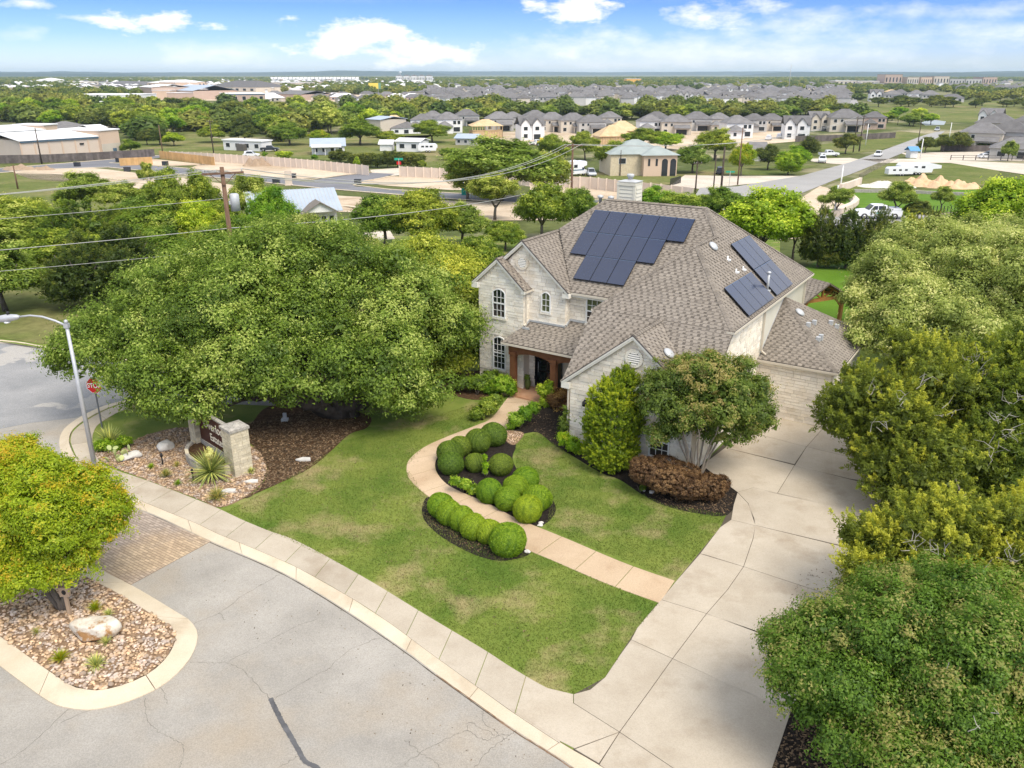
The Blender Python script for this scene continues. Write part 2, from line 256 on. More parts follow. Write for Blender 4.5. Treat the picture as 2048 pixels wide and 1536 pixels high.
# ---------------------------------------------------------------- object helpers
def tag(o, label=None, cat=None, group=None, kind=None):
    if label: o['label'] = label
    if cat: o['category'] = cat
    if group: o['group'] = group
    if kind: o['kind'] = kind
    return o
def thing(name, label, cat, loc=(0, 0, 0), rz=0.0, group=None):
    o = bpy.data.objects.new(name, None); o.empty_display_size = 0.3; COL.objects.link(o)
    o.location = loc; o.rotation_euler = (0, 0, rz); return tag(o, label, cat, group)
def link(name, me, parent=None, loc=None, kind=None):
    o = bpy.data.objects.new(name, me); COL.objects.link(o)
    if parent: o.parent = parent
    if loc is not None: o.location = loc
    if kind: o['kind'] = kind
    return o
def copy_tree(o, parent=None):
    c = o.copy(); COL.objects.link(c)
    if parent: c.parent = parent
    for ch in list(o.children): copy_tree(ch, c)
    return c
class MB:
    def __init__(s): s.v = []; s.f = []; s.m = []; s.t = []; s.sm = []
    def add(s, vs, fs, mi=0, tone=0.5, smooth=False):
        b = len(s.v); s.v += [tuple(p) for p in vs]
        for f in fs: s.f.append(tuple(b + i for i in f)); s.m.append(mi); s.t.append(tone); s.sm.append(smooth)
        return s
    def box(s, x0, x1, y0, y1, z0, z1, mi=0, tone=0.5):
        return s.add([(x0, y0, z0), (x1, y0, z0), (x1, y1, z0), (x0, y1, z0), (x0, y0, z1), (x1, y0, z1), (x1, y1, z1), (x0, y1, z1)],
                     [(3, 2, 1, 0), (4, 5, 6, 7), (0, 1, 5, 4), (1, 2, 6, 5), (2, 3, 7, 6), (3, 0, 4, 7)], mi, tone)
    def prism(s, poly, z0, z1, mi=0, tone=0.5):
        """poly: xy list ccw, extruded upward"""
        n = len(poly); a = sum(poly[i][0] * poly[(i + 1) % n][1] - poly[(i + 1) % n][0] * poly[i][1] for i in range(n))
        if a < 0: poly = poly[::-1]
        vs = [(p[0], p[1], z0) for p in poly] + [(p[0], p[1], z1) for p in poly]
        return s.add(vs, [tuple(range(n))[::-1], tuple(range(n, 2 * n))] + [(i, (i + 1) % n, n + (i + 1) % n, n + i) for i in range(n)], mi, tone)
    def slab(s, pts, off, mi=0, tone=0.5):
        """planar polygon pts (3-D) thickened by the vector off"""
        n = len(pts); vs = [tuple(p) for p in pts] + [tuple(Vector(p) + Vector(off)) for p in pts]
        return s.add(vs, [tuple(range(n)), tuple(range(n, 2 * n))[::-1]] + [((i + 1) % n, i, n + i, n + (i + 1) % n) for i in range(n)], mi, tone)
    def bar(s, p, q, w, h=None, mi=0, tone=0.5, up=(0, 0, 1)):
        p, q = Vector(p), Vector(q); d = (q - p).normalized(); h = h or w
        x = d.cross(Vector(up)); x = x.normalized() if x.length > 1e-4 else Vector((1, 0, 0)); y = x.cross(d)
        vs = [e + x * (a * w / 2) + y * (b * h / 2) for e in (p, q) for a, b in ((-1, -1), (1, -1), (1, 1), (-1, 1))]
        return s.add(vs, [(3, 2, 1, 0), (4, 5, 6, 7), (0, 1, 5, 4), (1, 2, 6, 5), (2, 3, 7, 6), (3, 0, 4, 7)], mi, tone)
    def tube(s, pts, rad, n=8, mi=0, tone=0.5, caps=True):
        pts = [Vector(p) for p in pts]; rad = rad if isinstance(rad, (list, tuple)) else [rad] * len(pts)
        vs = []; fs = []; prev = None
        for i, p in enumerate(pts):
            d = (pts[min(i + 1, len(pts) - 1)] - pts[max(i - 1, 0)]).normalized()
            x = (prev - d * prev.dot(d)).normalized() if prev is not None and (prev - d * prev.dot(d)).length > 1e-3 else d.cross(Vector((0.3, 0.9, 0.2))).normalized()
            prev = x; y = d.cross(x)
            vs += [p + (x * math.cos(2 * math.pi * k / n) + y * math.sin(2 * math.pi * k / n)) * rad[i] for k in range(n)]
        for i in range(len(pts) - 1):
            for k in range(n): fs.append((i * n + k, i * n + (k + 1) % n, (i + 1) * n + (k + 1) % n, (i + 1) * n + k))
        if caps: fs += [tuple(range(n))[::-1], tuple(range((len(pts) - 1) * n, len(pts) * n))]
        return s.add(vs, fs, mi, tone, smooth=True)
    def lathe(s, prof, c=(0, 0, 0), n=16, mi=0, tone=0.5):
        vs = [(c[0] + r * math.cos(2 * math.pi * k / n), c[1] + r * math.sin(2 * math.pi * k / n), c[2] + z) for r, z in prof for k in range(n)]
        fs = [(i * n + k, i * n + (k + 1) % n, (i + 1) * n + (k + 1) % n, (i + 1) * n + k) for i in range(len(prof) - 1) for k in range(n)]
        fs += [tuple(range(n))[::-1], tuple(range((len(prof) - 1) * n, len(prof) * n))]
        return s.add(vs, fs, mi, tone, smooth=True)
    def mesh(s, name, mats):
        me = bpy.data.meshes.new(name); me.from_pydata(s.v, [], s.f)
        for m in (mats if isinstance(mats, (list, tuple)) else [mats]): me.materials.append(m)
        me.polygons.foreach_set('material_index', s.m); me.polygons.foreach_set('use_smooth', s.sm)
        a = me.attributes.new('tone', 'FLOAT', 'FACE'); a.data.foreach_set('value', s.t); me.update(); return me
    def build(s, name, mats, parent=None, kind=None, loc=None):
        return link(name, s.mesh(name, mats), parent, loc, kind)
def np_mesh(name, V, F, tone, mat_, smooth=False):
    """V (n,3), F (m,k) arrays"""
    me = bpy.data.meshes.new(name); m, k = F.shape
    me.vertices.add(len(V)); me.vertices.foreach_set('co', V.astype(np.float32).ravel())
    me.loops.add(m * k); me.loops.foreach_set('vertex_index', F.astype(np.int32).ravel())
    me.polygons.add(m); me.polygons.foreach_set('loop_start', np.arange(0, m * k, k, dtype=np.int32))
    me.polygons.foreach_set('loop_total', np.full(m, k, dtype=np.int32))
    if smooth: me.polygons.foreach_set('use_smooth', np.ones(m, dtype=bool))
    a = me.attributes.new('tone', 'FLOAT', 'FACE'); a.data.foreach_set('value', np.clip(tone, 0, 1).astype(np.float32))
    me.materials.append(mat_); me.update(calc_edges=True); return me
def inpoly(x, y, poly):
    c = False; n = len(poly); j = n - 1
    for i in range(n):
        xi, yi = poly[i][0], poly[i][1]; xj, yj = poly[j][0], poly[j][1]
        if (yi > y) != (yj > y) and x < (xj - xi) * (y - yi) / (yj - yi) + xi: c = not c
        j = i
    return c
def smooth_line(pts, k=6, closed=False):
    P = [Vector(p) for p in pts]; n = len(P); out = []
    rngi = range(n if closed else n - 1)
    for i in rngi:
        p0 = P[(i - 1) % n] if closed or i > 0 else P[0]; p1 = P[i]; p2 = P[(i + 1) % n]; p3 = P[(i + 2) % n] if closed or i + 2 < n else P[-1]
        for j in range(k):
            t = j / k; out.append(0.5 * ((2 * p1) + (p2 - p0) * t + (2 * p0 - 5 * p1 + 4 * p2 - p3) * t * t + (3 * p1 - p0 - 3 * p2 + p3) * t ** 3))
    if not closed: out.append(P[-1])
    return out
def sheet(name, world_xy, m, dz, parent=None, kind='structure'):
    """flat sheet laid on the terrain: polygon cut at the breaks of the slope"""
    bm = bmesh.new(); vs = [bm.verts.new((p[0], p[1], 0)) for p in world_xy]
    for t3 in tessellate_polygon([[Vector((p[0], p[1], 0)) for p in world_xy]]):
        try: bm.faces.new([vs[i] for i in t3])
        except ValueError: pass
    bm.normal_update()
    for f in bm.faces:
        if f.normal.z < 0: f.normal_flip()
    ys = [p[1] for p in world_xy]
    for yb, _ in TP:
        if min(ys) < yb < max(ys):
            bmesh.ops.bisect_plane(bm, geom=bm.verts[:] + bm.edges[:] + bm.faces[:], plane_co=(0, yb, 0), plane_no=(0, 1, 0))
    bmesh.ops.triangulate(bm, faces=bm.faces[:])
    for v in bm.verts: v.co.z = hz(v.co.y) + dz
    bm.normal_update()
    for f in bm.faces:
        if f.normal.z < 0: f.normal_flip()
    me = bpy.data.meshes.new(name); bm.to_mesh(me); bm.free(); me.materials.append(m)
    return link(name, me, parent, kind=kind)
def patch(name, px, m, dz=0.02, sm=0, parent=None, kind='structure'):
    if sm: px = [(p.x, p.y) for p in smooth_line([(a, b, 0) for a, b in px], sm, True)]
    return sheet(name, [G(u, v) for u, v in px], m, dz, parent, kind)
# ---------------------------------------------------------------- setting: ground, roads, paving
g = MB()
g.add([(-2500, -300, -0.32), (2500, -300, -0.32), (2500, 62, -0.32), (-2500, 62, -0.32)], [(0, 1, 2, 3)])
xs = [-16000, -2500, 2500, 16000]
ys = [62, 80, 116, 134, 200, 300, 900, 3000, 16000]
vs = [(x, y, hz(y) - 0.03) for y in ys for x in xs]
g.add(vs, [(j * 4 + i, j * 4 + i + 1, (j + 1) * 4 + i + 1, (j + 1) * 4 + i) for j in range(len(ys) - 1) for i in range(3)])
g.add([(-2500, 62, -0.32), (2500, 62, -0.32), (2500, 62, -0.03), (-2500, 62, -0.03)], [(0, 1, 2, 3)])
g.build('ground', M['field'], kind='structure')
# distant hills: long low ridges
def ridge(y, x0, x1, h, seed, z0=-8):
    r_ = np.random.default_rng(seed); n = 120; m = MB(); X = np.linspace(x0, x1, n)
    hh = sum(r_.uniform(.3, 1) / k * np.sin(X / (x1 - x0) * 6.28 * k * 1.7 + r_.uniform(0, 6)) for k in (1, 2, 3, 5, 8, 13, 21))
    hh = h * (0.75 + 0.22 * hh) + r_.uniform(0, .05, n) * h; hh = np.maximum(hh, 4) * np.clip(np.minimum(np.arange(n), n - 1 - np.arange(n)) / 8, .05, 1)
    vs = []
    for i in range(n):
        vs += [(X[i], y - 900, z0 - 2), (X[i], y - 350, z0 + hh[i] * .6), (X[i], y, z0 + hh[i]), (X[i], y + 900, z0 - 2)]
    m.add(vs, [(i * 4 + k, (i + 1) * 4 + k, (i + 1) * 4 + k + 1, i * 4 + k + 1) for i in range(n - 1) for k in range(3)])
    return m
hl = MB()
for a in ((13500, -12000, 12000, 62, 3), (10500, -9500, -500, 52, 4), (9500, 2500, 9500, 58, 5), (8200, -9000, -3300, 34, 8), (7800, 3600, 8200, 46, 9)):
    r_ = ridge(*a); hl.add(r_.v, r_.f)
M['hill'] = mat('wooded hill', (0.025, 0.045, 0.03), (0.045, 0.065, 0.04), scale=0.004, fine=0.3, fscale=0.03, rough=1, spec=0.0)
hl.build('hills', M['hill'], kind='structure')

# near lot: lawn sheet with the street cut out
road_edge = [(215, 985), (266.6, 1013), (319, 1034), (420.5, 1082), (527, 1127), (600, 1164), (700, 1226), (808.7, 1300), (872.4, 1348), (1017, 1451.6), (1147, 1535), (1290, 1640), (1480, 1800)]
curb_in = [(205, 958), (255, 988.6), (337, 1023.8), (390, 1045), (439.5, 1068.6), (492, 1090), (549, 1114), (600, 1137.5), (700, 1194), (780, 1246), (852.6, 1300), (962.5, 1379), (1037, 1432), (1147, 1500), (1204, 1533), (1345, 1632), (1540, 1790)]
W2 = lambda L: [PZ(u, v, 0) for u, v in L]
corner = [(205, 958), (170, 935), (146, 905), (138, 880), (146, 858), (175, 836), (215, 816), (262, 800)]
lot = [PZ(u, v, 0) for u, v in curb_in] + [Vector((30, -60, 0)), Vector((200, -60, 0)), Vector((200, 62, 0)), Vector((-200, 62, 0)), Vector((-200, 56, 0))]
lot += [PZ(u, v, 0) for u, v in ((-260, 668), (0, 683), (95, 697), (220, 716), (340, 738), (500, 765), (590, 786), (600, 800), (560, 812), (400, 806), (262, 800))]
lot += [PZ(u, v, 0) for u, v in corner[::-1][1:-1]]
sheet('lawn', lot, M['lawn'], 0.0)
road = [PZ(u, v, -.12) for u, v in ((1480, 1800), (1147, 1535), (600, 1164), (205, 975), (120, 880), (262, 798), (420, 803), (620, 815), (640, 790), (500, 755), (340, 730), (95, 690), (-260, 660), (-600, 640))] + [Vector((-60, 2, 0)), Vector((2, 2, 0))]
hull = [Vector((70, -60, 0)), Vector((70, 60, 0)), Vector((-140, 60, 0)), Vector((-140, -60, 0))]
road_o = sheet('road', hull, M['road'], 0)
for v in road_o.data.vertices: v.co.z = -0.12
s1 = sheet('street', [PZ(u, v, -.12) for u, v in ((-500, 655), (-260, 668), (0, 685), (95, 699), (220, 718), (340, 740), (500, 767), (590, 788), (560, 812), (400, 806), (262, 801), (200, 818), (150, 836), (60, 846), (0, 858), (-300, 905), (-500, 930))], M['oldroad'], 0)
for v in s1.data.vertices: v.co.z = -0.114
# lot edge faces towards the street
def strip(name, inner, outer, z_in, z_out, m, parent=None, kind='structure', thick=.1, seg=None, gap=.012, pname=None, ns=6):
    """row of separate paving segments between two world polylines"""
    def cum(L):
        c = [0]
        for a, b in zip(L, L[1:]): c.append(c[-1] + (b - a).length)
        return c
    def at(L, c, t):
        d = t * c[-1]
        for i in range(len(L) - 1):
            if d <= c[i + 1] + 1e-9: return L[i].lerp(L[i + 1], (d - c[i]) / max(1e-9, c[i + 1] - c[i]))
        return L[-1]
    inner = smooth_line(inner, 5); outer = smooth_line(outer, 5); ci, co = cum(inner), cum(outer)
    n = max(1, round((ci[-1] + co[-1]) / 2 / seg)); objs = []
    for k in range(n):
        g_ = gap / seg
        ts = [(k + g_ + (1 - 2 * g_) * f_ / ns) / n for f_ in range(ns + 1)]
        a = [at(inner, ci, t) for t in ts]; b = [at(outer, co, t) for t in ts]; m_ = MB(); vs = []
        for p, q in zip(a, b):
            d = (q - p).normalized() * gap
            p2, q2 = p + d * .6, q - d * .6
            vs += [(p2.x, p2.y, z_in), (q2.x, q2.y, z_out), (q2.x, q2.y, z_out - thick), (p2.x, p2.y, z_in - thick)]
        fs = []
        for i in range(ns):
            o = i * 4
            for j in range(4): fs.append((o + j, o + (j + 1) % 4, o + 4 + (j + 1) % 4, o + 4 + j))
        fs += [(0, 3, 2, 1), (ns * 4, ns * 4 + 1, ns * 4 + 2, ns * 4 + 3)]
        m_.add(vs, fs, tone=random.random()); objs.append(m_.build(pname or 'slab', m, parent))
    return objs
def struct_root(name): 
    o = bpy.data.objects.new(name, None); COL.objects.link(o); o['kind'] = 'structure'; return o
sw = struct_root('sidewalk')
side_in = [(190, 906), (199, 922), (216.8, 935), (299, 963), (390, 998), (436.6, 1017), (483, 1039), (536, 1061), (600, 1085), (730, 1156), (850, 1229), (969, 1300), (1019.6, 1333), (1096.5, 1377), (1147, 1389)]
side_out = [(156, 920), (176, 940), (204, 959), (255, 989.5), (337, 1024.5), (390, 1045.8), (439.5, 1069.3), (492, 1090.8), (549, 1114.8), (600, 1138.3), (700, 1194.8), (780, 1246.8), (852.6, 1300.8), (962.5, 1379.8), (1037, 1432.8), (1120, 1487)]
strip('sidewalk', W2(side_in), W2(side_out), .012, .012, M['concrete'], sw, seg=1.5)
side2_in = [(255, 818), (232, 827), (211, 839), (197, 849), (190, 858), (185, 877), (190, 906)]
side2_out = [(262, 802), (215, 819), (177, 839), (149, 860), (141, 881), (148, 903), (156, 920)]
strip('sidewalk', W2(side2_in), W2(side2_out), .012, .012, M['concrete'], sw, seg=1.6)
cu = struct_root('curb')
strip('curb', W2(curb_in), [PZ(u, v, -.12) for u, v in road_edge], -.004, -.112, M['curb'], cu, seg=3.0, pname='curb_segment', thick=.06)
strip('curb', W2([(262, 800), (215, 816), (175, 836), (146, 858), (138, 880), (146, 905), (170, 935), (205, 958)]),
      [PZ(u, v, -.12) for u, v in ((252, 800), (206, 812), (160, 834), (128, 858), (118, 885), (128, 915), (160, 948), (215, 985))], -.004, -.112, M['curb'], cu, seg=3, pname='curb_segment', thick=.06)
for px_ in ([(-260, 668), (0, 683), (95, 697), (220, 716), (340, 738), (500, 765)],):
    strip('curb', W2([(u, v - 3) for u, v in px_]), W2(px_), .02, -.02, M['curb'], cu, seg=3, pname='curb_segment', thick=.12)
# driveway slabs
dw = struct_root('driveway')
def pslab(px_, m, parent, z=.015, th=.1, shrink=.01, name='slab'):
    P = [PZ(u, v, 0) for u, v in px_]; c = sum(P, Vector()) / len(P)
    n = len(P); a = sum(P[i].x * P[(i + 1) % n].y - P[(i + 1) % n].x * P[i].y for i in range(n))
    if a < 0: P = P[::-1]
    Q = []
    for i in range(n):
        e1 = (P[i] - P[i - 1]).normalized(); e2 = (P[(i + 1) % n] - P[i]).normalized()
        n1 = Vector((-e1.y, e1.x, 0)); n2 = Vector((-e2.y, e2.x, 0)); b = (n1 + n2)
        Q.append(P[i] + b.normalized() * shrink / max(.35, b.length / 2) if b.length > 1e-3 else P[i])
    return MB().prism([(p.x, p.y) for p in Q], z - th, z, tone=random.random()).build(name, m, parent)
base = [(1147, 1389), (1147, 1500), (1204, 1533), (1350, 1640), (1520, 1640), (1582, 1424), (1723, 1087), (1775, 950), (1820, 800), (1690, 770), (1530, 810), (1440, 895), (1404, 930), (1475, 985), (1440, 1055), (1350, 1165), (1275, 1255), (1210, 1355)]
o = MB().prism([(p.x, p.y) for p in W2(base)], -.1, .004).build('driveway', M['joint'], dw)
cv = [(1475, 985), (1496, 1007), (1509, 1038), (1511.5, 1056), (1506, 1078), (1487, 1130), (1455, 1180), (1400, 1243), (1345, 1318), (1300, 1381), (1239, 1465)]
right = lambda t: (1745.8 + (1582 - 1745.8) * t, 1030.7 + (1424 - 1030.7) * t)
slabs = [
 [(1540, 815), (1557, 831), (1646, 857), (1660, 830), (1700, 780), (1690, 770)],
 [(1537, 850), (1557, 832), (1646, 857), (1613, 894), (1516, 869)], [(1646, 857), (1613, 894), (1704, 916), (1790, 935), (1810, 880), (1664, 842)],
 [(1516, 869), (1613, 894), (1589, 929), (1450, 896), (1480, 872)], [(1613, 894), (1704, 916), (1790, 935), (1775, 970), (1700, 958), (1589, 932)],
 [(1450, 896), (1589, 931), (1554, 988), (1507, 976), (1475, 985), (1404, 931)], [(1589, 931), (1735, 968), (1770, 978), (1755, 1026), (1742, 1030), (1554, 988)],
 [(1475, 985), (1507, 976), (1742, 1030), (1723, 1087), (1718, 1100), (1510, 1051), (1496, 1007)],
 [(1510, 1051), (1718, 1102), (1676, 1195), (1634, 1182), (1487, 1134), (1506, 1078)],
 [(1487, 1134), (1676, 1196), (1634, 1300), (1543, 1277), (1413, 1228), (1455, 1180)],
 [(1413, 1228), (1634, 1304), (1582, 1424), (1500, 1389), (1345, 1318)],
 [(1345, 1318), (1582, 1424), (1545, 1536), (1510, 1640), (1440, 1600), (1239, 1465), (1300, 1381)],
 [(1475, 985), (1496, 1007), (1509, 1038), (1511, 1052), (1462, 1040), (1467, 1010)],
 [(1462, 1040), (1511, 1052), (1506, 1078), (1487, 1134), (1410, 1110), (1400, 1108), (1440, 1055)],
 [(1400, 1108), (1487, 1134), (1455, 1180), (1413, 1228), (1322, 1200), (1350, 1165)],
 [(1322, 1200), (1413, 1228), (1345, 1318), (1262, 1280), (1275, 1255)],
 [(1262, 1280), (1345, 1318), (1300, 1381), (1239, 1465), (1147, 1407), (1147, 1389), (1180, 1380), (1210, 1355), (1240, 1310)],
 [(1147, 1407), (1239, 1465), (1149, 1498), (1118, 1482), (1096, 1468), (1030, 1425), (1097, 1377), (1147, 1389)],
 [(1239, 1465), (1149, 1499), (1198, 1528)],
 [(1239, 1465), (1198, 1530), (1345, 1630), (1440, 1600)]]
for s_ in slabs: pslab(s_, M['concrete'], dw, z=.016 if s_ is not slabs[17] else .018)
# front walk
fw = struct_root('front_walk')
wl = [(1040, 764), (1034, 780), (1013.7, 797.6), (984, 835.7), (955, 850), (890.6, 875), (846.7, 895.7), (820, 917.7), (813, 935), (818.9, 958.7), (855.5, 992.4), (910, 1025), (960, 1051), (1010, 1078), (1060.6, 1103), (1101.6, 1119.9), (1213, 1168), (1320, 1207)]
wr = [(1080, 764), (1072, 790), (1050, 822), (1015, 856), (986, 868), (930, 884), (900, 895), (880, 908), (870, 930), (878, 952), (902, 974), (955, 998), (990, 1014), (1031, 1036), (1090, 1060), (1144, 1082), (1248, 1126), (1350, 1162)]
strip('walk', W2(wr), W2(wl), .014, .014, M['walk'], fw, seg=1.55, pname='walk_slab')
# brick crossing in the street
def affine_patch(q, n_u, n_v):
    """grid cells on the quad q (world points)"""
    for j in range(n_v):
        for i in range(n_u):
            def P(a, b): return q[0].lerp(q[1], a).lerp(q[3].lerp(q[2], a), b)
            yield i, j, P
bx = struct_root('brick_crossing')
q = [PZ(u, v, -.12) for u, v in ((268, 1015), (422, 1083), (256, 1173), (88, 1080))]
MB().prism([(p.x, p.y) for p in q], -.15, -.114).build('crossing_bed', mat('sandy joint', (0.17, 0.13, 0.095), rough=1), bx)
LU = (q[1] - q[0]).length; LV = (q[3] - q[0]).length
ex = (q[1] - q[0]).normalized(); ey = (q[3] - q[0]).normalized(); cells = []
nu, nv = int(LU / .215), int(LV / .108)
for j in range(nv):
    for i in range(nu + 1):
        a0 = (i - (.5 if j % 2 else 0)) / nu; a1 = a0 + 1 / nu; a0 = max(0, a0) + .009 / LU; a1 = min(1, a1) - .009 / LU
        if a1 - a0 < .01: continue
        P = lambda a, b: q[0].lerp(q[1], a).lerp(q[3].lerp(q[2], a), b)
        b0, b1 = (j + .07) / nv, (j + .93) / nv
        cells.append(([P(a0, b0), P(a1, b0), P(a1, b1), P(a0, b1)], random.gauss(-.106, .0015)))
cells.sort(key=lambda c: (c[0][0] - Vector((-9, 23, 0))).length)
ub = MB().box(-.5, .5, -.5, .5, 0, 1).mesh('brick', M['paver']); st = MB()
th = math.atan2(ex.y, ex.x)
for k, (c, z) in enumerate(cells):
    if k < 300:
        o = bpy.data.objects.new('brick', ub); COL.objects.link(o); o.parent = bx; ce = sum(c, Vector()) / 4
        o.location = (ce.x, ce.y, -.14); o.rotation_euler = (0, 0, th); o.scale = ((c[1] - c[0]).length, .86 * LV / nv, z + .14)
    else: st.prism([(p.x, p.y) for p in c], -.14, z, tone=random.random())
st.build('brick', M['paver'], bx, kind='stuff')
# cracks and tar seal in the street
def ribbon(px_, w, z, jitter=0.02, sub=5, wv=(.5, 1.3)):
    P = smooth_line([PZ(u, v, z) for u, v in px_], sub); m = MB(); vs = []
    for i, p in enumerate(P):
        d = (P[min(i + 1, len(P) - 1)] - P[max(i - 1, 0)]).normalized(); n = Vector((-d.y, d.x, 0)); w_ = w * random.uniform(*wv); j = n * random.uniform(-jitter, jitter)
        vs += [p + j + n * w_ / 2, p + j - n * w_ / 2]
    m.add(vs, [(2 * i, 2 * i + 1, 2 * i + 3, 2 * i + 2) for i in range(len(P) - 1)]); return m
cr = struct_root('road_cracks'); ck = MB()
for px_ in ([(380, 1323), (420, 1326), (455, 1326), (485, 1340), (510, 1365), (541, 1398)], [(460, 1322), (520, 1290), (600, 1250)], [(545, 1400), (600, 1368), (655, 1338)],
            [(388, 1247), (440, 1225), (480, 1195), (540, 1160), (570, 1140)], [(0, 1530), (60, 1490), (140, 1415)], [(290, 1395), (292, 1435), (310, 1458), (345, 1478), (368, 1495), (362, 1525), (352, 1545)],
            [(318, 1375), (330, 1390), (333, 1408)], [(808, 1530), (850, 1500), (900, 1475), (935, 1462), (970, 1480), (1000, 1470), (1030, 1468)], [(810, 1480), (840, 1505), (870, 1525), (890, 1550)],
            [(950, 1535), (980, 1500), (1020, 1470), (1040, 1455)], [(935, 1462), (938, 1445), (990, 1470)], [(560, 1535), (595, 1512)], [(965, 1420), (970, 1445), (1010, 1480)], [(655, 1338), (700, 1300), (760, 1275)],
            [(330, 1540), (200, 1600)], [(440, 1225), (450, 1240)], [(120, 1445), (250, 1390)], [(600, 1250), (640, 1235)]):
    r_ = ribbon(px_, .013, -.116, .035, 9, (.3, 1.6)); ck.add(r_.v, r_.f)
ck.build('crack', M['crack'], cr, kind='stuff')
tr = ribbon([(541, 1396), (548, 1412), (562, 1440), (580, 1470), (597, 1500), (610, 1522), (632, 1534), (640, 1545)], .13, -.112, .006, 12, (.85, 1.15))
tr.build('tar_seal', M['tar'], cr)
dk = MB()
for s_ in (road_edge,):
    r_ = ribbon([(u - 2, v + 2) for u, v in s_[:-1]], .035, -.1155, .004); dk.add(r_.v, r_.f)
dk.build('joint', M['joint'], cr, kind='stuff')

gd = ribbon([(872, 1350), (960, 1411), (1017, 1454), (1080, 1494), (1147, 1538)], .05, -.1135, .01, 9, (.2, 1.4)); gd.build('gutter_dirt', mat('gutter dirt', (0.16, 0.09, 0.05), (0.26, 0.18, 0.12), scale=6, rough=1), cr, kind='stuff')
# mulch beds
def bed(name, px_, m, dz=.012): return patch(name, px_, m, dz, sm=4)
bed('mulch_bed', [(846, 1008), (846, 1035), (868, 1062), (905, 1088), (955, 1112), (1000, 1122), (1042, 1116), (1060, 1104), (1030, 1085), (960, 1050), (900, 1018), (860, 994)], M['mulch'])
bed('mulch_bed', [(902, 976), (955, 1001), (1031, 1040), (1072, 1052), (1095, 1045), (1112, 1020), (1098, 990), (1060, 960), (1035, 940), (1025, 915), (1032, 890), (1010, 870), (985, 868), (930, 884), (880, 905), (872, 940)], M['mulch'], .008)
bed('mulch_bed', [(1075, 775), (1052, 822), (1024, 852), (1040, 868), (1075, 865), (1108, 890), (1150, 915), (1200, 945), (1240, 960), (1285, 990), (1330, 1012), (1400, 1028), (1455, 1030), (1478, 990), (1470, 975), (1404, 930), (1300, 880), (1140, 850), (1150, 790)], M['mulch'], .009)
bed('leaf_bed', [(500, 850), (560, 990), (500, 1003), (575, 962), (622, 938), (650, 915), (700, 868), (760, 850), (850, 800), (905, 780), (1020, 770), (1000, 745), (800, 780), (620, 800)][:1] + [(470, 860), (520, 905), (535, 940), (520, 975), (480, 1000), (540, 975), (605, 945), (640, 922), (670, 895), (700, 868), (735, 855), (735, 830), (640, 815), (540, 812)], M['bark'], .008)
bed('leaf_bed', [(905, 790), (960, 800), (1028, 782), (1020, 745), (900, 745), (860, 770)], M['bark'], .008)
rockbed_px = [(186, 905), (210, 896), (250, 888), (300, 868), (360, 855), (430, 862), (480, 880), (520, 905), (534, 935), (524, 965), (490, 995), (440, 1015), (395, 998), (300, 962), (225, 934), (196, 918)]
rb = bed('rock_bed', rockbed_px, M['soil'], .010)
bed('mulch_bed', [(1582, 1426), (1545, 1536), (1500, 1640), (1900, 1640), (2100, 1200), (1800, 1000), (1745, 1032)], M['mulch'], .006)
bed('gravel_patch', [(1010, 863), (1030, 862), (1048, 868), (1030, 890), (1012, 882)], M['soil'], .014)
# median island
isl_out = [(-120, 1232), (0, 1312), (60, 1358), (104, 1396), (140, 1411), (190, 1416), (250, 1406), (300, 1388), (345, 1357), (378, 1322), (393, 1285), (392, 1258), (380, 1236), (360, 1226), (253, 1172), (200, 1142), (100, 1085), (0, 1030)]
isl_in = [(-120, 1195), (0, 1272), (70, 1322), (138, 1368), (165, 1377), (200, 1380), (250, 1368), (300, 1345), (335, 1312), (350, 1282), (350, 1266), (340, 1252), (325, 1242), (238, 1188), (175, 1155), (100, 1112), (0, 1055)]
n_ = len(isl_in); isl_out2 = isl_out[:n_ // 2] + isl_out[len(isl_out) - (n_ - n_ // 2):]
ii = [PZ(u, v, .03) for u, v in isl_in]; oo = []
for k_, p_ in enumerate(ii):
    d_ = (ii[min(k_ + 1, len(ii) - 1)] - ii[max(k_ - 1, 0)]).normalized(); oo.append(p_ + Vector((d_.y, -d_.x, 0)) * .62)
strip('curb', ii, oo, .03, -.09, M['curb'], cu, seg=3.2, pname='curb_segment', thick=.14, ns=10)
ib = sheet('island_bed', [PZ(u, v, .02) for u, v in isl_in] + [PZ(-400, 900, .02), PZ(-400, 1100, .02)], M['soil'], .02)

# rocks
def ico(sub):
    bm = bmesh.new(); bmesh.ops.create_icosphere(bm, subdivisions=sub, radius=.5); V = np.array([v.co[:] for v in bm.verts]); F = np.array([[v.index for v in f.verts] for f in bm.faces]); bm.free(); return V, F
IV, IF = ico(2); IV1, IF1 = ico(1)
def rock_variants(n, IV=IV):
    out = []
    for k in range(n):
        r_ = np.random.default_rng(100 + k); V = IV.copy()
        for _ in range(7):
            d = r_.normal(size=3); d /= np.linalg.norm(d); h = r_.uniform(.26, .42); s = V @ d; V -= np.outer(np.maximum(s - h, 0), d) * .85
        V *= 1 + r_.normal(0, .02, (len(V), 1)); V *= (1, r_.uniform(.65, .9), r_.uniform(.45, .7)); out.append(V)
    return out
RV = rock_variants(6); RV1 = rock_variants(6, IV1 * 1.12); rock_mesh = [np_mesh('rock', v, IF, np.full(len(IF), .5), M['rock'], True) for v in RV]
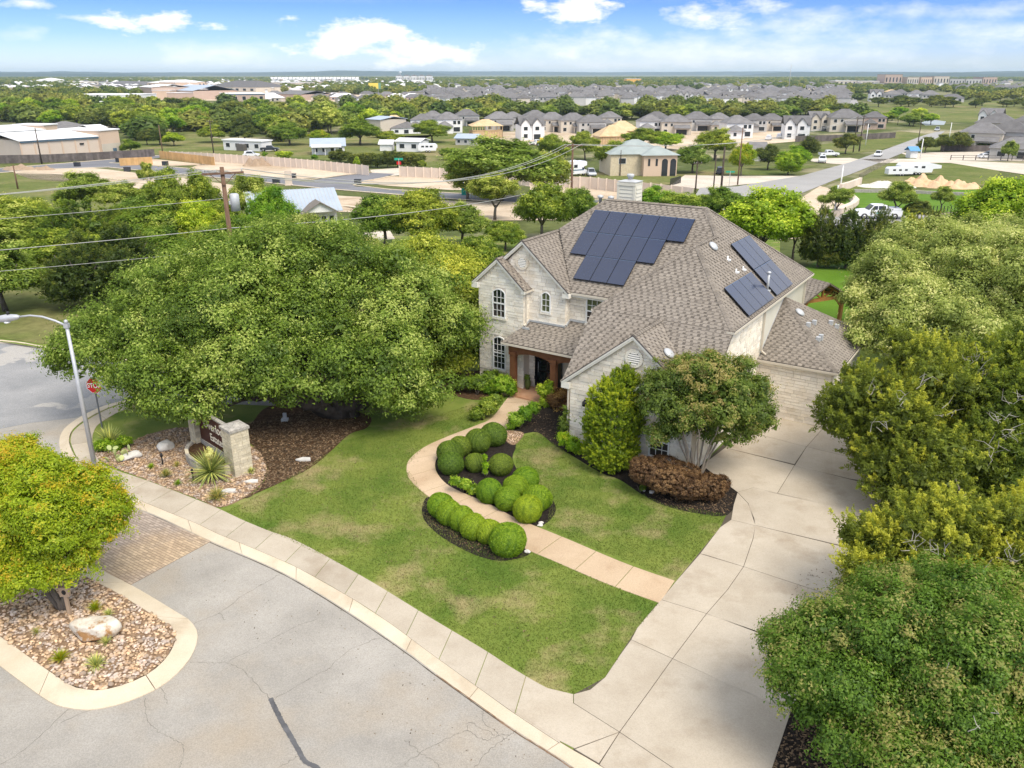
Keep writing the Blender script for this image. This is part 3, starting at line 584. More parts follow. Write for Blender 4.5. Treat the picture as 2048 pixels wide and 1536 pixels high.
def scatter_rocks(parent, poly_px, z, count, smin, smax, nobj, seed, avoid=()):
    r_ = np.random.default_rng(seed); P = [PZ(u, v, z) for u, v in poly_px]; xs_ = [p.x for p in P]; ys_ = [p.y for p in P]; pts = []
    poly = [(p.x, p.y) for p in P]; tries = 0
    while len(pts) < count and tries < count * 12:
        tries += 1; x, y = r_.uniform(min(xs_), max(xs_)), r_.uniform(max(14, min(ys_)), max(ys_))
        if not inpoly(x, y, poly): continue
        s = smin + (smax - smin) * r_.beta(1.3, 3.5); pts.append((x, y, s))
    pts.sort(key=lambda p: -p[2] * pxm((p[0], p[1], 0)))
    Vs, Fs, Ts = [], [], []; off = 0
    for k, (x, y, s) in enumerate(pts):
        zz = z + s * r_.uniform(.05, .22); a = r_.uniform(0, 6.28)
        if k < nobj:
            o = bpy.data.objects.new('rock', rock_mesh[k % 6]); COL.objects.link(o); o.parent = parent; o.location = (x, y, zz); o.scale = (s, s, s); o.rotation_euler = (r_.uniform(-.3, .3), r_.uniform(-.3, .3), a)
        else:
            V = RV1[k % 6]; c_, s_ = math.cos(a), math.sin(a)
            Q = V * s; Q = np.stack([Q[:, 0] * c_ - Q[:, 1] * s_, Q[:, 0] * s_ + Q[:, 1] * c_, Q[:, 2]], 1) + (x, y, zz)
            Vs.append(Q); Fs.append(IF1 + off); off += len(Q); Ts.append(np.full(len(IF1), r_.random()))
    link('rock', np_mesh('rock', np.concatenate(Vs), np.concatenate(Fs), np.concatenate(Ts), M['rock'], True), parent, kind='stuff')
scatter_rocks(rb, rockbed_px, .015, 7500, .055, .20, 290, 1)
scatter_rocks(ib, [(p[0], p[1]) for p in isl_in] + [(-300, 1000)], .03, 7600, .065, .25, 295, 2)
gb = [o for o in COL.objects if o.name.startswith('gravel_patch')][0]
scatter_rocks(gb, [(1010, 863), (1030, 862), (1048, 868), (1030, 890), (1012, 882)], .02, 160, .04, .1, 0, 3)
# loose chips on the mulch
def chips(name, px_, z, count, seed, parent, m=M['chip'], L=.05):
    P = [PZ(u, v, 0) for u, v in px_]; poly = [(p.x, p.y) for p in P]; r_ = np.random.default_rng(seed); xs_ = [p.x for p in P]; ys_ = [p.y for p in P]
    c = []; 
    while len(c) < count:
        x, y = r_.uniform(min(xs_), max(xs_)), r_.uniform(min(ys_), max(ys_))
        if inpoly(x, y, poly): c.append((x, y))
    c = np.array(c); n = len(c); a = r_.uniform(0, 6.28, n); l = r_.uniform(.4, 1, n) * L; t = r_.uniform(-.5, .5, n)
    d = np.stack([np.cos(a), np.sin(a), t], 1) * l[:, None]; e = np.stack([-np.sin(a), np.cos(a), t * 0], 1) * (l * .5)[:, None]
    C = np.stack([c[:, 0], c[:, 1], np.full(n, z + .015)], 1); V = np.stack([C - d - e, C + d - e, C + d + e, C - d + e], 1).reshape(-1, 3)
    link(name, np_mesh(name, V, np.arange(4 * n).reshape(-1, 4), r_.random(n), m), parent, kind='stuff')
beds = [o for o in COL.objects if o.name.split('.')[0] in ('mulch_bed', 'leaf_bed')]
chips('leaf_litter', [(480, 850), (535, 940), (490, 998), (605, 945), (700, 868), (735, 850), (640, 815)], .01, 4500, 5, beds[3], L=.07)
chips('mulch_chip', [(1582, 1440), (1545, 1536), (1510, 1620), (1700, 1620), (1700, 1430)], .01, 900, 6, beds[-1], L=.05)
chips('mulch_chip', [(1290, 985), (1330, 1010), (1400, 1026), (1455, 1028), (1470, 990), (1440, 975), (1330, 985)], .012, 700, 7, beds[2], L=.04)
chips('mulch_chip', [(1045, 850), (1100, 880), (1150, 910), (1150, 860), (1085, 820)], .012, 250, 8, beds[2], L=.04)
chips('mulch_chip', [(850, 1010), (850, 1035), (910, 1088), (1000, 1118), (1050, 1105), (960, 1060), (880, 1010)], .014, 500, 9, beds[0], L=.035)
chips('leaf_litter', [(1600, 1150), (1723, 1060), (1700, 1120), (1582, 1420), (1540, 1420), (1560, 1250)], .012, 220, 21, dw, L=.03)
chips('leaf_litter', [(1100, 1400), (600, 1150), (420, 1090), (300, 1120), (800, 1500), (1100, 1536)], -.125, 160, 22, cr, L=.025)
chips('leaf_litter', [(850, 900), (700, 880), (560, 1000), (860, 1200), (1100, 1350), (1150, 1250), (900, 1100), (820, 1000)], .03, 500, 23, rb, L=.03)
# blades standing proud of the lawn
def blades(px_, count, seed):
    P = [PZ(u, v, 0) for u, v in px_]; poly = [(p.x, p.y) for p in P]; r_ = np.random.default_rng(seed); xs_ = [p.x for p in P]; ys_ = [p.y for p in P]
    X = r_.uniform(min(xs_), max(xs_), count * 3); Y = r_.uniform(min(ys_), max(ys_), count * 3)
    keep = [i for i in range(len(X)) if inpoly(X[i], Y[i], poly)][:count]; X, Y = X[keep], Y[keep]; n = len(X)
    h = r_.uniform(.02, .055, n); a = r_.uniform(0, 6.28, n); w = .018
    B = np.stack([X, Y, np.zeros(n)], 1); D = np.stack([np.cos(a) * w, np.sin(a) * w, np.zeros(n)], 1); T = B + np.stack([r_.normal(0, .02, n), r_.normal(0, .02, n), h], 1)
    V = np.stack([B - D, B + D, T], 1).reshape(-1, 3)
    return V, r_.random(n)
bl = [blades([(450, 1022), (730, 1152), (969, 1299), (1060, 1356), (1110, 1382), (1147, 1388), (1180, 1379), (1212, 1353), (1246, 1303), (1280, 1252), (1319, 1210), (1050, 1100), (855, 995), (813, 935), (850, 892), (955, 848), (960, 805), (700, 880), (520, 990)], 60000, 1),
      blades([(1098, 1030), (1090, 1055), (1144, 1080), (1350, 1160), (1440, 1055), (1455, 1028), (1330, 1010), (1180, 938), (1075, 864), (1030, 880), (1032, 935), (1100, 990)], 24000, 2)]
V = np.concatenate([b[0] for b in bl]); T = np.concatenate([b[1] for b in bl])
link('grass', np_mesh('grass', V, np.arange(len(V)).reshape(-1, 3), T, M['lawn']), None, kind='stuff')

# ---- ground beyond the lot
patch('back_lawn', [(1600, 540), (1640, 520), (1760, 520), (1760, 640), (1600, 640)], M['lush'], .03)
patch('meadow', [(-300, 640), (-300, 600), (0, 580), (180, 590), (230, 620), (200, 690), (95, 690), (0, 676)], M['meadow'], .02)
patch('meadow', [(-200, 355), (0, 345), (130, 350), (320, 385), (420, 395), (360, 430), (-200, 440)], M['meadow'], .03)
patch('meadow', [(270, 275), (380, 262), (420, 275), (500, 285), (900, 262), (910, 320), (800, 334), (700, 322), (430, 312), (250, 306)], M['meadow'], .02)
patch('meadow', [(740, 315), (920, 250), (960, 300), (1000, 330), (900, 340), (850, 335)], M['meadow'], .03)
patch('dirt_lot', [(20, 342), (90, 337), (160, 333), (330, 352), (450, 368), (560, 384), (700, 393), (905, 402), (1060, 407), (1300, 404), (1350, 398), (1390, 408), (1250, 420), (1180, 440), (880, 442), (690, 424), (480, 414), (330, 396), (180, 368), (60, 358)], M['dirt'], .03)
patch('dirt_lot', [(420, 322), (500, 328), (730, 346), (640, 356), (590, 358), (500, 348), (380, 336)], M['dirt'], .034)
patch('dirt_lot', [(700, 364), (770, 352), (880, 356), (1010, 362), (1010, 380), (900, 380), (780, 372)], M['dirt'], .034)
patch('dirt_lot', [(235, 322), (300, 317), (420, 330), (330, 332), (240, 326)], M['dirt'], .034)
patch('dirt_lot', [(1060, 368), (1240, 376), (1340, 386), (1400, 395), (1280, 402), (1060, 390)], M['dirt'], .036)
patch('dirt_lot', [(730, 275), (1080, 262), (1300, 262), (1600, 262), (1600, 282), (1380, 300), (1080, 290), (900, 282)], M['dirt'], .02)
patch('verge', [(1640, 372), (1690, 385), (1740, 430), (1830, 440), (1830, 455), (1560, 480), (1560, 420)], M['dirt'], .03)
patch('new_street', [(-150, 352), (0, 337), (130, 327), (235, 318), (330, 310), (335, 314), (220, 326), (300, 330), (420, 340), (500, 350), (690, 372), (905, 386), (1080, 396), (1200, 400), (1190, 408), (1060, 407), (880, 396), (640, 376), (470, 358), (330, 345), (215, 334), (100, 338), (0, 345), (-150, 360)], M['newroad'], .05)
patch('new_street', [(625, 361), (700, 350), (745, 346), (790, 348), (760, 356), (720, 364), (705, 376), (640, 370)], M['newroad'], .054)
patch('new_street', [(740, 340), (800, 336), (830, 345), (790, 352), (745, 348)], M['gravelroad'], .05)
nk = struct_root('new_street_kerb')
def kerb_line(px_, w=.5, h=.1, m=M['curb'], parent=nk, name='kerb'):
    P = [G(u, v) for u, v in px_]; mb = MB()
    for a, b in zip(P, P[1:]):
        n = max(1, int((b - a).length / 12))
        for i in range(n):
            p, q_ = a.lerp(b, i / n), a.lerp(b, (i + 1) / n); p.z = hz(p.y); q_.z = hz(q_.y)
            mb.bar(p + Vector((0, 0, h / 2 + .05)), q_ + Vector((0, 0, h / 2 + .05)), w, h)
    return mb.build(name, m, parent)
for k_ in ([(-150, 352), (0, 337), (130, 327), (235, 318), (330, 310)], [(-150, 361), (0, 346), (100, 339), (215, 335), (330, 346), (470, 359), (640, 377), (880, 397), (1060, 408)], [(220, 326), (300, 331), (420, 341), (500, 351), (622, 360), (700, 349), (748, 344)],
           [(790, 352), (762, 357), (722, 364), (708, 371), (780, 380), (905, 387), (1080, 397), (1200, 401)], [(330, 372), (480, 397), (690, 413), (880, 437)], [(20, 343), (180, 353), (330, 373)], [(560, 405), (700, 413), (880, 437)], [(1060, 408), (1200, 412), (1260, 404)]):
    kerb_line(k_)
patch('far_street', [(1480, 372), (1600, 352), (1700, 325), (1790, 292), (1850, 270), (1872, 264), (1890, 262), (1876, 275), (1830, 296), (1760, 325), (1680, 356), (1600, 388), (1560, 400), (1500, 420), (1440, 420), (1300, 410), (1390, 388), (1440, 380)], M['farroad'], .05)
patch('far_street', [(1400, 376), (1560, 370), (1600, 358), (1620, 380), (1560, 398), (1390, 392)], M['farroad'], .056)
patch('side_road', [(1560, 440), (1700, 428), (1860, 432), (1860, 452), (1700, 462), (1560, 470)], M['farroad'], .05)
patch('driveway_far', [(1370, 350), (1440, 352), (1600, 352), (1560, 362), (1400, 378), (1340, 372)], M['gravelroad'], .04)
patch('driveway_far', [(1720, 318), (1850, 318), (2100, 330), (2100, 355), (2000, 342), (1900, 326), (1760, 326)], M['gravelroad'], .05)
patch('driveway_far', [(1800, 306), (1990, 303), (2100, 306), (2100, 322), (1990, 322), (1840, 320)], M['gravelroad'], .045)
patch('driveway_far', [(1600, 318), (1700, 316), (1740, 322), (1700, 330), (1640, 326)], M['gravelroad'], .045)
patch('driveway_far', [(1300, 400), (1130, 372), (1050, 366), (1050, 372), (1250, 392)], M['gravelroad'], .03)
patch('meadow', [(1440, 320), (1640, 318), (1760, 300), (1850, 268), (1800, 262), (1640, 290), (1440, 312)], M['meadow'], .03)
patch('meadow', [(1800, 270), (2100, 260), (2100, 300), (1820, 300), (1780, 312), (1700, 350), (1650, 372), (1640, 376), (1720, 330), (1790, 295)], M['meadow'], .032)
patch('meadow', [(1780, 325), (1980, 328), (2000, 345), (1970, 372), (1700, 380), (1720, 355)], M['meadow'], .034)
patch('meadow', [(1700, 385), (1980, 378), (1960, 420), (1780, 432), (1680, 405)], M['lush'], .034)
patch('meadow', [(1630, 425), (1700, 405), (1760, 425), (1700, 432)], M['lush'], .034)
patch('meadow', [(1130, 345), (1250, 345), (1400, 350), (1380, 368), (1250, 372), (1080, 366)], M['meadow'], .034)
patch('meadow', [(1300, 360), (1440, 335), (1640, 330), (1560, 350), (1440, 350)], M['meadow'], .03)
patch('meadow', [(1700, 210), (2100, 200), (2100, 250), (1760, 240)], M['meadow'], .03)
patch('meadow', [(1560, 560), (1560, 480), (600, 470), (600, 640), (1000, 640)], M['lawn'], .01)
patch('trail', [(1690, 215), (1705, 198), (1712, 198), (1722, 215)], M['farroad'], .06)
patch('pond', [(1838, 243), (1870, 240), (1892, 243), (1888, 250), (1850, 251)], mat('pond water', (0.30, 0.34, 0.36), rough=.6), .05)
patch('town_ground', [(300, 200), (800, 205), (800, 170), (300, 168)], M['dirt'], .02)
patch('town_ground', [(840, 212), (1690, 214), (1680, 186), (900, 182)], mat('tract ground', (0.26, 0.25, 0.21), (0.14, 0.15, 0.07), scale=.05, rough=1), .02)
patch('far_street', [(690, 203), (860, 198), (860, 207), (700, 216)], M['farroad'], .03)
patch('side_road', [(600, 600), (1000, 470), (1060, 462), (1060, 470), (800, 560), (640, 640)][:0] or [(670, 470), (780, 462), (790, 478), (680, 492)], M['gravelroad'], .03)
# ---------------------------------------------------------------- foliage
def leaves_from(C, Nrm, L, r_, up=0.65, spread=0.9, aspect=0.62):
    """one triangular leaf blade per centre"""
    n = len(C); N_ = Nrm + np.array([0, 0, up]) + r_.normal(0, spread * .6, (n, 3)); N_ /= np.linalg.norm(N_, axis=1, keepdims=True) + 1e-9
    T = np.cross(N_, r_.normal(size=(n, 3))); T /= np.linalg.norm(T, axis=1, keepdims=True) + 1e-9; B = np.cross(N_, T)
    l = (L * r_.uniform(.7, 1.3, n))[:, None]
    return np.stack([C + T * l * .6, C - T * l * .4 + B * l * aspect / 2, C - T * l * .4 - B * l * aspect / 2], 1).reshape(-1, 3)
def crown_mesh(name, lobes, ncl, per, L, rc, m, seed, spiky=0.0, zmin=-.55, core=True, flat=.75, tip_light_bias=.25, frac=(.72, 1.03), sub=0, subr=(.20, .38), asp=None):
    asp = asp or (.36 if spiky else .62)
    r_ = np.random.default_rng(seed); lobes = np.array(lobes, float); c, rr = lobes[:, :3], lobes[:, 3:6]; nmain = len(lobes)
    if sub:      # secondary lobes give the crown its knobbly masses and dark creases
        ar = rr[:, 0] * rr[:, 2]; kk = r_.choice(nmain, sub, p=ar / ar.sum()); dd = r_.normal(size=(sub, 3)); dd[:, 2] = np.abs(dd[:, 2]) * .9 - .25; dd /= np.linalg.norm(dd, axis=1, keepdims=True)
        cc = c[kk] + dd * rr[kk] * r_.uniform(.72, 1.0, (sub, 1)); rs = rr[kk].mean(1, keepdims=True) * r_.uniform(*subr, (sub, 1)) * np.array([[1.1, 1.1, .85]])
        lobes = np.concatenate([np.concatenate([c, rr * .86], 1), np.concatenate([cc, rs], 1)]); c, rr = lobes[:, :3], lobes[:, 3:6]
    area = (rr[:, 0] * rr[:, 1] + rr[:, 0] * rr[:, 2] + rr[:, 1] * rr[:, 2]); pick = r_.choice(len(lobes), ncl * 3, p=area / area.sum())
    d = r_.normal(size=(ncl * 3, 3)); d /= np.linalg.norm(d, axis=1, keepdims=True); ok = d[:, 2] > zmin; pick, d = pick[ok], d[ok]
    f = r_.uniform(frac[0], frac[1], len(d)); P = c[pick] + d * rr[pick] * f[:, None]
    inside = np.zeros(len(P), bool)
    for k in range(len(lobes)):
        q_ = np.linalg.norm((P - c[k]) / rr[k], axis=1); inside |= (q_ < .66) & (pick != k)
    keep = ~inside | (r_.random(len(P)) < .06); P, d, pick = P[keep][:ncl], d[keep][:ncl], pick[keep][:ncl]
    nc = len(P); ltone = r_.normal(0, .13, len(lobes)); ctone = np.clip(r_.normal(.42, .15, nc) + ltone[pick] + tip_light_bias * d[:, 2] * .25, 0, 1); csz = r_.uniform(.6, 1.3, nc)
    idx = np.repeat(np.arange(nc), per); n = len(idx)
    if spiky:
        dirs = d * .7 + np.array([0, 0, .55]) + r_.normal(0, .35, d.shape); dirs /= np.linalg.norm(dirs, axis=1, keepdims=True)
        t = r_.uniform(-.4, 1, n); X = P[idx] + dirs[idx] * (t * rc * 1.7 * csz[idx])[:, None] + r_.normal(0, 1, (n, 3)) * (rc * .26 * (1.15 - t))[:, None]
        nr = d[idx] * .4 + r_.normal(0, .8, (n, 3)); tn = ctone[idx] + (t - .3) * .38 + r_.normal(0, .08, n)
    else:
        u = r_.normal(0, 1, (n, 3)) * np.array([1, 1, flat]); u *= (rc * .55 * csz[idx])[:, None]; X = P[idx] + u
        nr = d[idx] + u / rc * .8; tn = ctone[idx] + .16 * u[:, 2] / rc + .10 * (u * d[idx]).sum(1) / rc + r_.normal(0, .10, n)  # lighting painted into the tone: clump tops and outsides lighter, gaps darker
    V = leaves_from(X, nr, L, r_, aspect=asp); T = tn
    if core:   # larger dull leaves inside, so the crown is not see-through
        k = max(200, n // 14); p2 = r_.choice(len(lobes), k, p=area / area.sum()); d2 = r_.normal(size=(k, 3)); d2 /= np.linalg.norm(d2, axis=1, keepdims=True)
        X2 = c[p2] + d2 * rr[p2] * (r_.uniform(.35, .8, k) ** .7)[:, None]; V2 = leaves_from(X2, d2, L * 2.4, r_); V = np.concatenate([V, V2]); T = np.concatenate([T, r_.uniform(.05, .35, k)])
    return np_mesh(name, V, np.arange(len(V)).reshape(-1, 3), T, m)
def limb_mesh(mb, p0, targets, r0, seed, wob=.12, n=7):
    r_ = random.Random(seed); p0 = Vector(p0)
    for t, rt in targets:
        t = Vector(t); pts = [p0.lerp(t, i / n) for i in range(n + 1)]; L_ = (t - p0).length
        for i in range(1, n): pts[i] += Vector((r_.gauss(0, wob), r_.gauss(0, wob), r_.gauss(0, wob) + .10 * L_ * math.sin(i / n * 3.14))) * (L_ / 6 if L_ < 6 else 1)
        mb.tube(pts, [r0 + (rt - r0) * (i / n) ** .7 for i in range(n + 1)], 7)
        if rt > .03:
            for _ in range(2):
                s = pts[r_.randint(n // 2, n - 1)]; e = s + Vector((r_.gauss(0, 1), r_.gauss(0, 1), r_.uniform(.2, 1))).normalized() * L_ * .35
                mb.tube([s, s.lerp(e, .5) + Vector((0, 0, .1)), e], [rt * 1.2, rt * .8, rt * .3], 5)
def tree(name, label, cat, base, crown, trunk, tmat=None, group=None, rz=0, scale=None):
    t = thing(name, label, cat, base, rz, group)
    if scale: t.scale = scale
    link('crown', crown, t)
    if trunk is not None: link('trunk', trunk, t)
    return t
# ---------------------------------------------------------------- the house (local x along the front, y into the lot)
AX = Vector((.839, -.544)).normalized(); BX = Vector((.544, .839)).normalized(); HA0, HB0 = -10.0, 32.5
HROT = math.atan2(AX.y, AX.x)
def HW(a, b, z=0): return Vector((AX.x * (a + HA0) + BX.x * (b + HB0), AX.y * (a + HA0) + BX.y * (b + HB0), z))
house = thing('stone_house', 'large white limestone two-storey house with brown shingle roof and solar panels', 'house', HW(0, 0, 0), HROT)
E_, E1 = 5.65, 2.9
wall = MB()
def profile_x(poly_bz, a0, a1, mb=wall, mi=0):    # polygon in (y,z) extruded along x
    n = len(poly_bz); vs = [(a0, b, z) for b, z in poly_bz] + [(a1, b, z) for b, z in poly_bz]
    mb.add(vs, [tuple(range(n)), tuple(range(n, 2 * n))[::-1]] + [((i + 1) % n, i, n + i, n + (i + 1) % n) for i in range(n)], mi)
def profile_y(poly_az, b0, b1, mb=wall, mi=0):
    n = len(poly_az); vs = [(a, b0, z) for a, z in poly_az] + [(a, b1, z) for a, z in poly_az]
    mb.add(vs, [tuple(range(n))[::-1], tuple(range(n, 2 * n))] + [(i, (i + 1) % n, n + (i + 1) % n, n + i) for i in range(n)], mi)
profile_y([(-14.8, 0), (-11.95, 0), (-11.95, 5.55), (-13.5, 6.85), (-14.8, 5.68)], 2.5, 3.6)
profile_y([(-14.8, 0), (-12.1, 0), (-12.1, 2.7), (-9.75, 2.7), (-9.75, 5.45), (-12.27, 7.8), (-14.8, 5.45)], 3.0, 9)
wall.box(-14.7, -.66, 3.45, 13.8, 0, 5.5)
profile_x([(-1.75, 0), (3.6, 0), (3.6, 5.5), (1.1, 5.5), (.9, 5.35), (-1.75, 2.85)], -6.75, -.65)
profile_y([(-6.75, 0), (-.65, 0), (-.65, 3.1), (-3.7, 5.52), (-6.75, 2.98)], -1.75, .5)
profile_y([(-3.6, 0), (-.66, 0), (-.66, 3.1), (-2.05, 4.35), (-3.6, 3.0)], -2.3, -1.5)
wall.box(-.7, 2.9, 6.2, 13, 0, 2.82)
wo = wall.build('wall', M['mortar'], house)
# siding on the right side behind the stone bay
sdg = MB()
profile_x([(6.21, 2.6), (13.75, 2.6), (13.75, 5.5), (6.21, 5.5)], -.66, -.60, sdg)
sdg.build('siding', M['siding'], house)

# --- chopped stone blocks
blocks = []    # (frame origin, x dir, y dir normal, x0, x1, z0, z1, depth)
def stonewall(org, ux, nrm, w, top, openings=(), zb=0.0, hmin=.13, hmax=.22, lmin=.28, lmax=.7, near=0):
    """top(x) gives the wall height at x; openings are (x0,x1,z0,z1)"""
    z = zb; r_ = random.Random(int(org[0] * 31 + org[1] * 17))
    while z < 9:
        h = r_.uniform(hmin, hmax); x = -r_.uniform(0, .3)
        if all(top(w * i / 8) < z for i in range(9)): break
        while x < w:
            l = r_.uniform(lmin, lmax); segs = [(max(0, x), min(w, x + l))]
            for (a, b, c, d) in openings:
                if z + h > c + .02 and z < d - .02:
                    ns = []
                    for (s, e) in segs:
                        if e <= a or s >= b: ns.append((s, e))
                        else:
                            if s < a: ns.append((s, a))
                            if e > b: ns.append((b, e))
                    segs = ns
            for s, e in segs:
                # clip against the gable line
                zt = z + h * .75
                if top((s + e) / 2) < zt:
                    ok = [s + (e - s) * i / 6 for i in range(7) if top(s + (e - s) * i / 6) >= zt]
                    if len(ok) < 2: continue
                    s, e = ok[0], ok[-1]
                if e - s < .05: continue
                blocks.append((org, ux, nrm, s + .008, e - .008, z + .008, z + h - .008, r_.uniform(.018, .04), near))
            x += l
        z += h
X_, Y_ = Vector((1, 0, 0)), Vector((0, 1, 0))
arch = []
stonewall(Vector((-14.8, 2.5, 0)), X_, -Y_, 2.85, lambda x: min(5.60 + .86 * min(x, 2.85 - x) if True else 0, 6.8), [(.95, 1.72, .95, 2.78), (.95, 1.72, 3.85, 5.4)], near=1)
stonewall(Vector((-11.95, 3.0, 0)), X_, -Y_, 2.2, lambda x: 5.45 + .88 * (2.2 - x) if x > 0 else 9, [(.80, 1.32, 4.42, 5.47)], zb=2.0, near=1)
stonewall(Vector((-14.8, 3.0, 0)), X_, -Y_, 2.85, lambda x: 5.45 + .88 * x, [(0, 1.3, 0, 7)], zb=5.4, near=0)
stonewall(Vector((-9.75, 3.45, 0)), X_, -Y_, 2.7, lambda x: 5.5, [(1.0, 1.9, 4.1, 5.38)], zb=2.0, near=1)
stonewall(Vector((-11.95, 2.5, 0)), Y_, X_, .5, lambda x: 5.5, zb=3.2, lmin=.2, lmax=.4)
stonewall(Vector((-9.75, 3.0, 0)), Y_, X_, .45, lambda x: 5.4, zb=3.2, lmin=.2, lmax=.4)
stonewall(Vector((-6.75, -1.75, 0)), X_, -Y_, 3.2, lambda x: 2.9 + .82 * x, [(2.63, 3.47, 4.18, 5.0)], near=2)
stonewall(Vector((-3.55, -1.75, 0)), X_, -Y_, 2.9, lambda x: 5.45 - .82 * x, [(-1, .27, 4.18, 5.0), (0, 1.4, 0, 3.0)], zb=3.0, near=2)
stonewall(Vector((-3.6, -2.3, 0)), X_, -Y_, 2.94, lambda x: min(3.0 + .82 * x, 4.35 - .82 * (x - 1.55)), [(1.12, 1.99, .55, 2.05)], near=2)
stonewall(Vector((-.65, -1.75, 0)), Y_, X_, 7.95, lambda x: 2.85 + .95 * x if x < 2.7 else 5.5, near=1)
stonewall(Vector((-.65, 6.2, 0)), X_, -Y_, 3.55, lambda x: 2.8, near=2)
stonewall(Vector((2.9, 6.2, 0)), Y_, X_, 1.5, lambda x: 2.8)
stonewall(Vector((-6.75, -1.75, 0)), Y_, -X_, 5, lambda x: 2.8)
stonewall(Vector((-14.8, 2.5, 0)), Y_, -X_, 4, lambda x: 5.4)
# entry walls under the porch
ent = MB(); ent.box(-12.47, -12.05, 2.62, 3.2, 0, 2.6); ent.box(-12.1, -11.85, 3.1, 3.9, 0, 2.6); ent.build('wall', M['mortar'], house)
stonewall(Vector((-12.47, 2.62, 0)), X_, -Y_, .42, lambda x: 2.6, lmin=.2, lmax=.42)
stonewall(Vector((-12.05, 2.62, 0)), Y_, X_, .5, lambda x: 2.6, lmin=.2, lmax=.42)
stonewall(Vector((-12.05, 3.1, 0)), X_, -Y_, .45, lambda x: 2.6, lmin=.2, lmax=.42)
stonewall(Vector((-10.0, 2.98, 0)), X_, -Y_, 3.2, lambda x: 2.7, [(0, .55, 0, 2.5)], near=1)
def block_corners(b):
    o, ux, n, x0, x1, z0, z1, d, near = b
    return [o + ux * x + Vector((0, 0, z)) + n * dd for dd in (0, d) for x, z in ((x0, z0), (x1, z0), (x1, z1), (x0, z1))]
def bscore(b):
    c = block_corners(b); p = HW(*(c[4])) ; return -(b[8] * 1000 + pxm(p) * (b[4] - b[3]))
blocks.sort(key=bscore); cubem = MB().box(-.5, .5, 0, 1, -.5, .5).mesh('stone', M['stone_o']); sb = MB()
for k, b in enumerate(blocks):
    if k < 298 and b[2] == -Y_:
        o = link('stone', cubem, house); c = block_corners(b); ce = (c[0] + c[2]) / 2
        o.location = ce; o.scale = (b[4] - b[3], -b[7], b[6] - b[5])
    else:
        c = block_corners(b); F_ = [(4, 5, 6, 7), (0, 1, 5, 4), (1, 2, 6, 5), (2, 3, 7, 6), (3, 0, 4, 7)]
        sb.add(c, F_, tone=random.random())
sb.build('stone', M['stone'], house, kind='stuff')

# --- roofs: deck slab + shingle courses with alternating tabs
roof = MB(); roof.add([(0, 0, -1)] * 3, [])
def shingles(poly, eave_dir, mb, expo=.17):
    """poly: planar 3-D polygon; eave_dir: horizontal unit vector along the courses"""
    P = [Vector(p) for p in poly]; e = Vector(eave_dir).normalized()
    n = (P[1] - P[0]).cross(P[2] - P[1]).normalized(); n = n if n.z > 0 else -n
    up = n.cross(e); up = up if up.z > 0 else -up; o = min(P, key=lambda p: p.z)
    S = [((p - o).dot(e), (p - o).dot(up)) for p in P]; tmax = max(s[1] for s in S); k = 0; m = len(S)
    r_ = random.Random(int(o.x * 13 + o.y * 7) + m)
    while k * expo < tmax - .02:
        t0 = k * expo; tm = min(t0 + expo * .5, tmax - .01); xs_ = []
        for i in range(m):
            (s0, a0), (s1, a1) = S[i], S[(i + 1) % m]
            if (a0 <= tm) != (a1 <= tm): xs_.append(s0 + (s1 - s0) * (tm - a0) / (a1 - a0))
        if len(xs_) >= 2:
            s, e1 = min(xs_), max(xs_); t1 = min(t0 + expo + .01, tmax); sp = .33; x = s - ((k % 2) * sp * .5 + (k % 5) * .05) - r_.uniform(0, .04)
            def q4(xa, xb, ta, tb, la, lb, tone):
                A_ = o + e * xa + up * ta; B_ = o + e * xb + up * ta; C_ = o + e * xb + up * tb; D_ = o + e * xa + up * tb
                mb.add([A_ + n * la, B_ + n * la, C_ + n * lb, D_ + n * lb, A_, B_], [(0, 1, 2, 3), (4, 5, 1, 0)], tone=min(1, max(0, tone)))
            while x < e1:
                w1 = sp * r_.uniform(.54, .70); xa, xb, xc = max(s, x), min(e1, x + w1), min(e1, x + sp); tn = r_.gauss(.58, .045)
                if xb - xa > .01: q4(xa, xb, t0, t1, .024, .006, tn)
                if xc - max(xb, s) > .01:
                    xb = max(xb, s); tm_ = min(t1, t0 + expo * r_.uniform(.5, .8)); q4(xb, xc, t0, tm_, .008, .007, r_.gauss(.24, .05))
                    if t1 - tm_ > .02: q4(xb, xc, tm_, t1, .016, .006, tn + r_.gauss(0, .03))
                x += sp * r_.uniform(.94, 1.06)
        k += 1
shb = MB(); deck = MB()
def roofplane(poly, e, cover=True, thick=.10):
    P = [Vector(p) for p in poly]; n = (P[1] - P[0]).cross(P[2] - P[1]).normalized(); n = n if n.z > 0 else -n
    deck.slab([p - n * .004 for p in P], -n * thick)
    if cover: shingles(poly, e, shb)
MF = lambda b: E_ + .711 * (b - 3.1)
roofplane([(-9.48, 3.1, E_), (-7.1, 3.1, E_), (-3.55, 7.04, MF(7.04)), (-4.75, 8.6, MF(8.6)), (-10.45, 8.6, MF(8.6)), (-12.2, 6.5, MF(6.5))], (1, 0, 0))
zr = MF(8.6); kR = (zr - E_) / 4.4
RZ = lambda a: E_ + kR * (-.35 - a)
roofplane([(-.35, .9, E_), (-.35, 14.1, E_), (-4.75, 8.6, zr), (-3.55, 7.04, RZ(-3.55)), (-3.55, 4.3, RZ(-3.55))], (0, 1, 0))
wa = RZ(-3.55)
roofplane([(-7.1, .9, E_), (-.35, .9, E_), (-3.55, 4.3, wa)], (1, 0, 0))
roofplane([(-7.1, .9, E_), (-3.55, 4.3, wa), (-3.55, 7.04, wa), (-7.1, 3.1, E_)], (0, 1, 0))
roofplane([(-14.9, 14.1, E_), (-.35, 14.1, E_), (-4.75, 8.6, zr), (-10.45, 8.6, zr)], (1, 0, 0), False)
